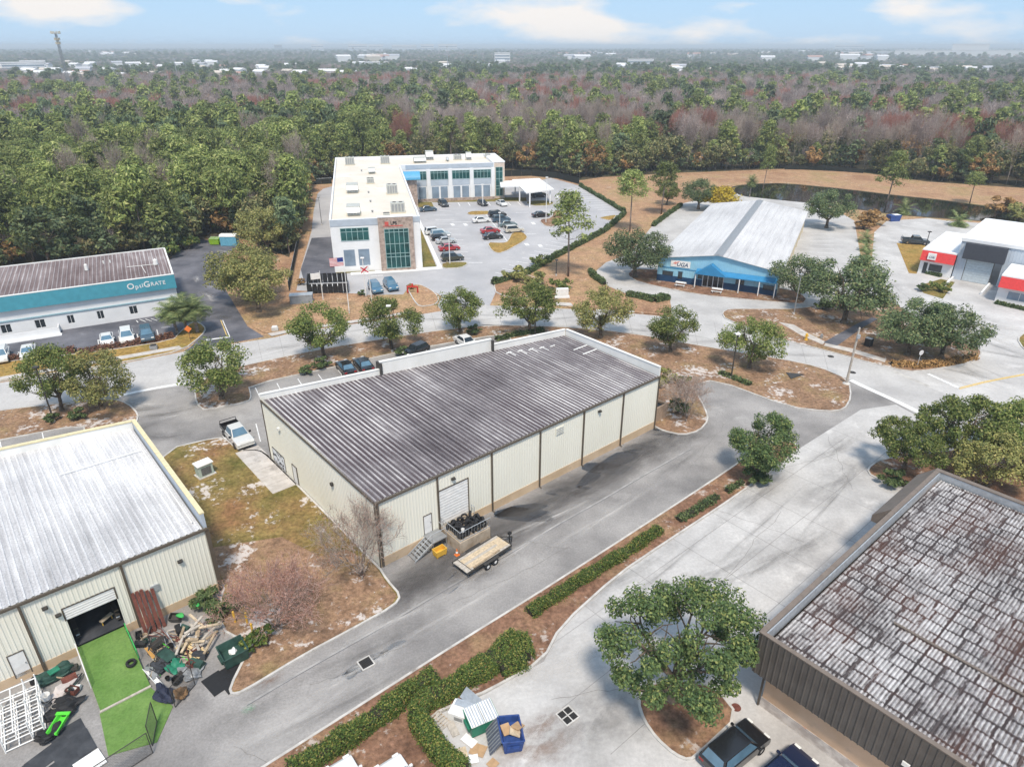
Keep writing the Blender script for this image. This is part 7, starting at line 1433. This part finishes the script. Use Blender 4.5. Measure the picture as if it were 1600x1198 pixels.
t = gym_thing('plastic_slide', 'lime green plastic piece between black heaps', 'plastic piece', -12.5, -6.0, .3, .9); MB().xprism([(-.3,0),(.3,0),(.36,.3),(.28,.3),(.2,.08),(-.2,.08),(-.28,.3),(-.36,.3)],-.75,.75).build('trough', MT['lime'], t); MB().box(.5,.74,-.45,.45,.301,.36).build('flange', MT['lime'], t)
t = gym_thing('plastic_tub', 'dark green tub on the gear heap', 'tub', -11.9, -1.4, .75, .2); MB().box(-.35,.35,-.25,.25,0,.14).build('lid', MT['bin_green'], t, .04)
t = gym_thing('white_board', 'white board on the slate mat at the bottom left', 'board', -11.6, -10.1, .1, .15); MB().box(-.75,.75,-.7,.7,0,.05).build('sheet', MT['white_paint'], t)
for k, (a, l2) in enumerate(((-5.95,'first red-brown beam leaning on the workshop wall, beside the doorway'),(-5.65,'second red-brown beam leaning on the workshop wall'),(-5.35,'third red-brown beam leaning on the workshop wall'),(-5.0,'fourth red-brown beam leaning on the workshop wall'),(-4.65,'last red-brown beam leaning on the workshop wall'))):
    t = gym_thing('steel_beam', l2, 'beam', a, -1.3, .05, 0); m = MB(); h = 3.3 if k < 3 else 3.0; m.add([(-.12,0,0),(.12,0,0),(.12,.12,.02),(-.12,.12,.02),(-.12,1.12,h),(.12,1.12,h),(.12,1.2,h),(-.12,1.2,h)],[(0,3,2,1),(4,5,6,7),(0,1,5,4),(1,2,6,5),(2,3,7,6),(3,0,4,7)]); m.build('flange', MT['rust'], t)
def shell(label, a, b, rot, sx=1.0):
    t = gym_thing('plastic_shell', label, 'plastic shell', a, b, .15, rot); m = MB(); n = 14; rings = []
    for i in range(n+1):
        u = i/n; w_ = .30*math.sin(math.pi*min(1,max(0,u*.94+.03)))**.6; z = .06+.22*math.sin(math.pi*u); rings.append([(u*2.0-1.0, w_*math.cos(a_), z*.4+.34*w_*math.sin(a_)*1.4) for a_ in np.linspace(0, math.pi, 7)])
    V = [p for r in rings for p in r]; m.add(V, [(i*7+j,(i+1)*7+j,(i+1)*7+j+1,i*7+j+1) for i in range(n) for j in range(6)]+[(i*7+6,(i+1)*7+6,(i+1)*7,i*7) for i in range(n)]); m.build('hull', MT['green_plastic'], t, smooth=True); t.rotation_euler = (0,-.45,ANG+rot); t.location.z = .55; t.scale = (sx,)*3; return t
shell('bright green shell leaning nearest the red beams', -3.5, -1.5, -1.5, .85); shell('bright green shell farther along the workshop wall', -2.2, -1.1, -1.5, .85)
rl = random.Random(21); nmz = ['nearest the dumpster','on top of the heap','at the left of the heap','under the others','at the back of the heap','crossing the heap','at the front of the heap']
for k in range(26):
    a, b = -3.6+rl.uniform(-.9,1.5), -4.4+rl.uniform(-1.4,1.2); t = gym_thing('scrap_timber', 'scrap timber %s, beside the dark green dumpster' % nmz[k%7], 'timber', a, b, .05+.035*k, rl.uniform(0,3.1), ); t['group'] = 'scrap timber heap by the dumpster'; l_ = rl.uniform(.4,1.0); MB().box(-l_,l_,-.09,.09,0,.09).build('board', MT[rl.choice(('wood','wood_grey','wood_grey','wood_pale'))], t); t.rotation_euler = (rl.uniform(-.2,.2), rl.uniform(-.3,.3), ANG+rl.uniform(0,3.1))
for k, l2 in enumerate(('left pale plank beside the timber heap','middle pale plank beside the timber heap','right pale plank beside the timber heap','longest pale plank beside the timber heap')):
    t = gym_thing('pale_plank', l2, 'plank', -4.3+k*.27, -5.3, .25+.02*k, 1.9); MB().box(-1.1,1.1,-.10,.10,0,.06).build('board', plain('fresh_pine%d'%k,(.68,.52,.28),.8), t)
t = gym_thing('orange_ramp_board', 'orange board leaning among the yard clutter', 'board', -6.25, -3.7, .4, 1.7); MB().box(-.7,.7,-.18,.18,0,.05).build('sheet', plain('orange_wood',(.6,.33,.1),.8), t); t.rotation_euler[0] = .4
t = gym_thing('white_gutter', 'white length of gutter along the turf ramp', 'gutter', -6.75, -5.9, .12, 1.75); MB().xprism([(-.14,0),(.14,0),(.16,.2),(.12,.2),(.1,.04),(-.1,.04),(-.12,.2),(-.16,.2)],-1.2,1.2).build('trough', MT['white_paint'], t)
t = gym_thing('garden_cart', 'dark frame cart with green sheeting beside the ramp', 'cart', -5.5, -4.6, .05, .3); MB().path([(-.5,-1,.1),(-.5,1,.9),(.5,1,.9),(.5,-1,.1),(-.5,-1,.1)],.04).build('frame', MT['dark_metal'], t); MB().path([(-.5,-.3,.4),(.5,-.3,.4)],.03).path([(-.5,.4,.66),(.5,.4,.66)],.03).build('cross_bar', MT['dark_metal'], t)
for s in (-1,1): MB().torus(.25,.05,(s*.6,-.6,.28),'x',14,6).build('wheel', MT['rubber'], t)
MB().box(-.4,.4,-.9,.5,.5,.53).build('sheeting', MT['bin_dark'], t)
lump('hose_coil', 'coil of dark green hose beside the ramp', 'hose', -5.2, -6.0, .3, (.55,.8,.5), MT['bin_green'], 6)
rj = random.Random(33)
for k in range(22):
    a, b = rj.uniform(-6.6,-4.2), rj.uniform(-6.6,-1.9); t = gym_thing('scrap_pipe', 'scrap pipe or rail in the clutter between ramp and timber heap', 'scrap', a, b, rj.uniform(.08,.5), 0); t['group'] = 'scrap pipes in the yard clutter'; l_ = rj.uniform(.5,1.3); MB().tube((-l_,0,0),(l_,0,0),.035,.035,5).build('pipe', MT[rj.choice(('black','dark_metal','rust','galv','bin_dark','lime','wood'))], t); t.rotation_euler = (0, rj.uniform(-.4,.4), ANG+rj.uniform(1.0,2.4))
def gate(label, a, b, rot, w_=1.7, h=1.9, tilt=0):
    t = gym_thing('chain_link_gate', label, 'gate', a, b, .03, rot); MB().path([(0,0,.05),(0,0,h),(w_,0,h),(w_,0,.05),(0,0,.05)],.03,6).build('frame', MT['dark_metal'], t); m = MB(); s = .14; n = int((w_+h)/s)
    for k in range(1, n):
        c = k*s
        for fl in (0,1):
            x0, z0 = (max(0,c-h), min(h,c)); x1, z1 = (min(w_,c), max(0,c-w_)); p_, q_ = ((x0,0,z0),(x1,0,z1)) if fl == 0 else ((w_-x0,0,z0),(w_-x1,0,z1)); m.tube(p_, q_, .006, .006, 3)
    o = m.build('wire_mesh', MT['dark_metal'], t); struct(o, 'stuff'); t.rotation_euler[0] = tilt; return t
gate('open chain-link gate leaf at the tip of the turf apron', -8.3, -11.3, 1.15, 1.8); gate('chain-link fence panel along the bottom of the yard', -11.4, -12.2, .12, 3.0); gate('open chain-link gate leaf beside the brown sack', -6.3, -9.3, .55, 1.9)
for i, (x, y, l2) in enumerate(((368,973,'first yellow bollard behind the dumpster'),(387,975,'second yellow bollard behind the dumpster'),(396,992,'yellow bollard right of the dumpster'),(386,1018,'yellow bollard nearest the kerb by the dumpster'))):
    b = g2(x,y); t = thing('bollard', l2, 'bollard', (*b,.02)); MB().tube((0,0,0),(0,0,1.15),.085,.085,10).build('post', MT['yellow'], t); MB().lathe([(0,.06),(.06,.04),(.085,0)],(0,0,1.15),'z',10).build('cap', MT['yellow'], t)
# gym kit just inside the doorway
t = gym_thing('weight_bench', 'yellow framed bench inside the open doorway', 'bench', -7.9, 1.2, .76, .5); MB().box(-.5,.5,-.15,.15,.4,.5).build('pad', MT['wood_pale'], t); MB().tube((-.4,0,0),(-.4,0,.4),.04,.04,5).build('leg', MT['yellow'], t); MB().tube((.4,0,0),(.4,0,.4),.04,.04,5).build('leg', MT['yellow'], t)
for s, l2 in ((-9.9,'dumbbell rack at the left inside the doorway'),(-7.2,'dumbbell rack at the right inside the doorway')):
    t = gym_thing('dumbbell_rack', l2, 'rack', s, 1.8, .76, 1.57)
    for k in range(3): MB().box(-1.2,1.2,-.15,.15,.25+k*.4,.3+k*.4).build('shelf', MT['dark_metal'], t); 
    for k in range(7): MB().tube((-1.05+k*.35,-.12,.4),(-1.05+k*.35,.12,.4),.07,.07,8).build('dumbbell', MT['galv'], t)
# ---------------------------------------------------------------- rooftop units on the office, bins behind
def unit(label, px, py, sx, sy, h, z=ZP-.7, kind=0):
    p = G(px, py, z); t = thing('rooftop_unit', label, 'rooftop unit', (p.x,p.y,z), FA); MB().box(-sx/2,sx/2,-sy/2,sy/2,.15,h).build('case', plain_unit, t, .05); MB().box(-sx/2-.15,sx/2+.15,-sy/2-.15,sy/2+.15,0,.149).build('curb', MT['buff'], t)
    if kind == 0:
        for s in (-1,1): MB().lathe([(0,.06),(.35,.06),(.42,0)],(s*sx*.23,0,h+.002),'z',12).build('fan', MT['dark_metal'], t)
    for k in range(4): MB().box(-sx/2+.2+k*sx*.23,-sx/2+.2+k*sx*.23+sx*.15,-sy/2-.03,-sy/2-.001,.4,h-.25).build('grille', MT['grey_metal'], t)
    if kind == 1: MB().xprism([(-sy/2-.7,h*.45),(-sy/2-.04,h*.45),(-sy/2-.04,h*.9)],-sx/2+.1,sx/2-.1).build('intake_hood', MT['galv'], t)
    return t
plain_unit = plain('unit_case', (.50,.51,.47), .5, .1, .1, 1)
for px_, py_, sx, sy, h, kd, l2 in [(547,258,2.5,2.0,2.2,0,'rooftop unit at the far left of the office roof'),(602,256,2.5,2.0,2.2,0,'rooftop unit at the far middle of the office roof'),(551,300,2.6,3.4,1.9,1,'hooded rooftop unit in the left middle of the office roof'),(553,335,2.6,3.4,1.9,1,'hooded rooftop unit nearest the left front of the office roof'),(581,271,1.8,1.6,1.5,1,'small rear unit of the central pair on the office roof'),(579,287,1.7,1.4,1.4,0,'small front unit of the central pair on the office roof'),(613,303,2.4,2.0,2.2,0,'rooftop unit beside the blue canopy'),(622,332,2.8,1.8,2.1,0,'rooftop unit at the right front of the office roof'),(604,338,1.2,1.0,.7,0,'low rooftop box near the stone bay'),(656,254,3.6,2.0,1.5,1,'wide low unit on the office wing'),(671,250,2.3,2.0,2.6,1,'tall unit on the office wing'),(699,252,.8,.8,1.2,1,'small dark vent unit on the office wing'),(715,250,2.2,1.6,1.5,0,'grey unit in the middle of the office wing'),(732,250,1.6,1.4,2.2,1,'upright unit on the office wing'),(762,247,1.5,1.4,1.4,0,'rooftop unit near the stair tower')]: unit(l2, px_, py_, sx, sy, h, kind=kd)
for x, y, l2 in ((565,268,'small roof vent behind the central pair'),(576,302,'small roof drain dome in the middle of the roof'),(579,316,'small roof vent on the front half'),(582,332,'low pipe vent at the front of the roof')):
    p = G(x,y,ZP-.7); t = thing('roof_vent', l2, 'vent', (p.x,p.y,ZP-.7)); MB().lathe([(0,.5),(.25,.42),(.25,.3),(.15,.28),(.15,0)],(0,0,0),'z',10).build('cowl', MT['grey_metal'], t)
b = g2(337,382); dumpster('lime green dumpster at the end of the dark drive', (*b,.02), OA-.5, plain('lime_bin',(.28,.5,.03),.6), 2.2, 1.5, 1.5, 'closed', bpy.data.materials['lime_bin'])
b = g2(360,383); bt = thing('portable_toilet', 'pale blue double cabin at the end of the dark drive', 'cabin', (*b,.02), OA-.5); MB().box(-1.8,1.8,-.9,.9,0,2.1).build('body', plain('cabin_blue',(.14,.4,.55),.5), bt, .05); MB().xprism([(-1.0,2.1),(1.0,2.1),(.6,2.5),(-.6,2.5)],-1.85,1.85).build('roof', MT['white_paint'], bt)
for s in (-.9,.9): MB().box(s-.4,s+.4,-.94,-.902,.1,1.9).build('door', bpy.data.materials['cabin_blue'], bt)
b = g2(1395,345); bt = thing('refuse_skip', 'dark blue skip at the end of the paved yard', 'skip', (*b,.02), .2); MB().yprism([(-1.3,0),(1.3,0),(1.6,1.5),(-1.6,1.5)],-.9,.9).build('body', MT['bin_blue'], bt); MB().box(-.3,1.4,-.7,.7,1.502,1.56).build('lid', MT['white_paint'], bt)
for x, y, l2 in ((241,546,'small planter box on the grass verge under the teal fascia'),(430,517,'small white utility box at the drive corner')): b = g2(x,y); t = thing('planter_box', l2, 'box', (*b,.1), .3); MB().box(-.5,.5,-.4,.4,0,.55).build('body', MT['kerb'] if x > 300 else MT['grey_metal'], t, .03); MB().box(-.35,.35,-.28,.28,.551,.7).build('lid', MT['dark_metal'] if x < 300 else MT['white_paint'], t)
# small loose junk in the yard
rz_ = random.Random(61); JM = [MT[k] for k in ('black','dark_metal','bin_dark','wood_grey','rust','grey_metal','white_paint','black','mat_black','wood')]
junk = []
for k in range(4):
    m = MB()
    if k == 0: m.lathe([(0,.02),(.16,.02),(.2,.3),(.18,.3),(.14,.06)],(0,0,0),'z',10)
    elif k == 1: m.box(-.28,.28,-.2,.2,0,.05).box(-.28,.28,-.2,-.17,.051,.28).box(-.28,.28,.17,.2,.051,.28).box(-.28,-.25,-.169,.169,.051,.28).box(.25,.28,-.169,.169,.051,.28)
    elif k == 2: m.path([(-.6,0,.05),(-.2,.1,.22),(.3,-.05,.18),(.6,.1,.04)],.045,5)
    else: m.xprism([(-.22,0),(.22,0),(.16,.2),(-.12,.26)],-.35,.35)
    o = m.build('junk', MT['black']); junk.append(o.data); bpy.data.objects.remove(o)
for k in range(64):
    a, b = (rz_.uniform(-6.7,-3.2), rz_.uniform(-7.6,-1.0)) if k < 48 else (rz_.uniform(-13.0,-10.8), rz_.uniform(-4.4,-.9))
    p = gymp(a, b); i = k % 4; o = link(('plastic_pot','open_crate','bent_pipe','scrap_block')[i], junk[i], None, (p[0],p[1],.03+rz_.uniform(0,.25)), rz_.uniform(0,6.2)); o.scale = (rz_.uniform(.8,1.5),)*3; o.rotation_euler[0] = rz_.uniform(-.4,.4)
    o.material_slots[0].link = 'OBJECT'; o.material_slots[0].material = rz_.choice(JM)
    s_ = 'right' if k < 48 else 'left'; nm_ = ('loose plastic pot','small open crate','bent pipe scrap','scrap block')[i]; tag(o, '%s among the yard clutter %s of the turf ramp' % (nm_, s_), nm_.split()[-1] if i != 2 else 'pipe', '%ss in the yard clutter, %s side' % (nm_, s_))
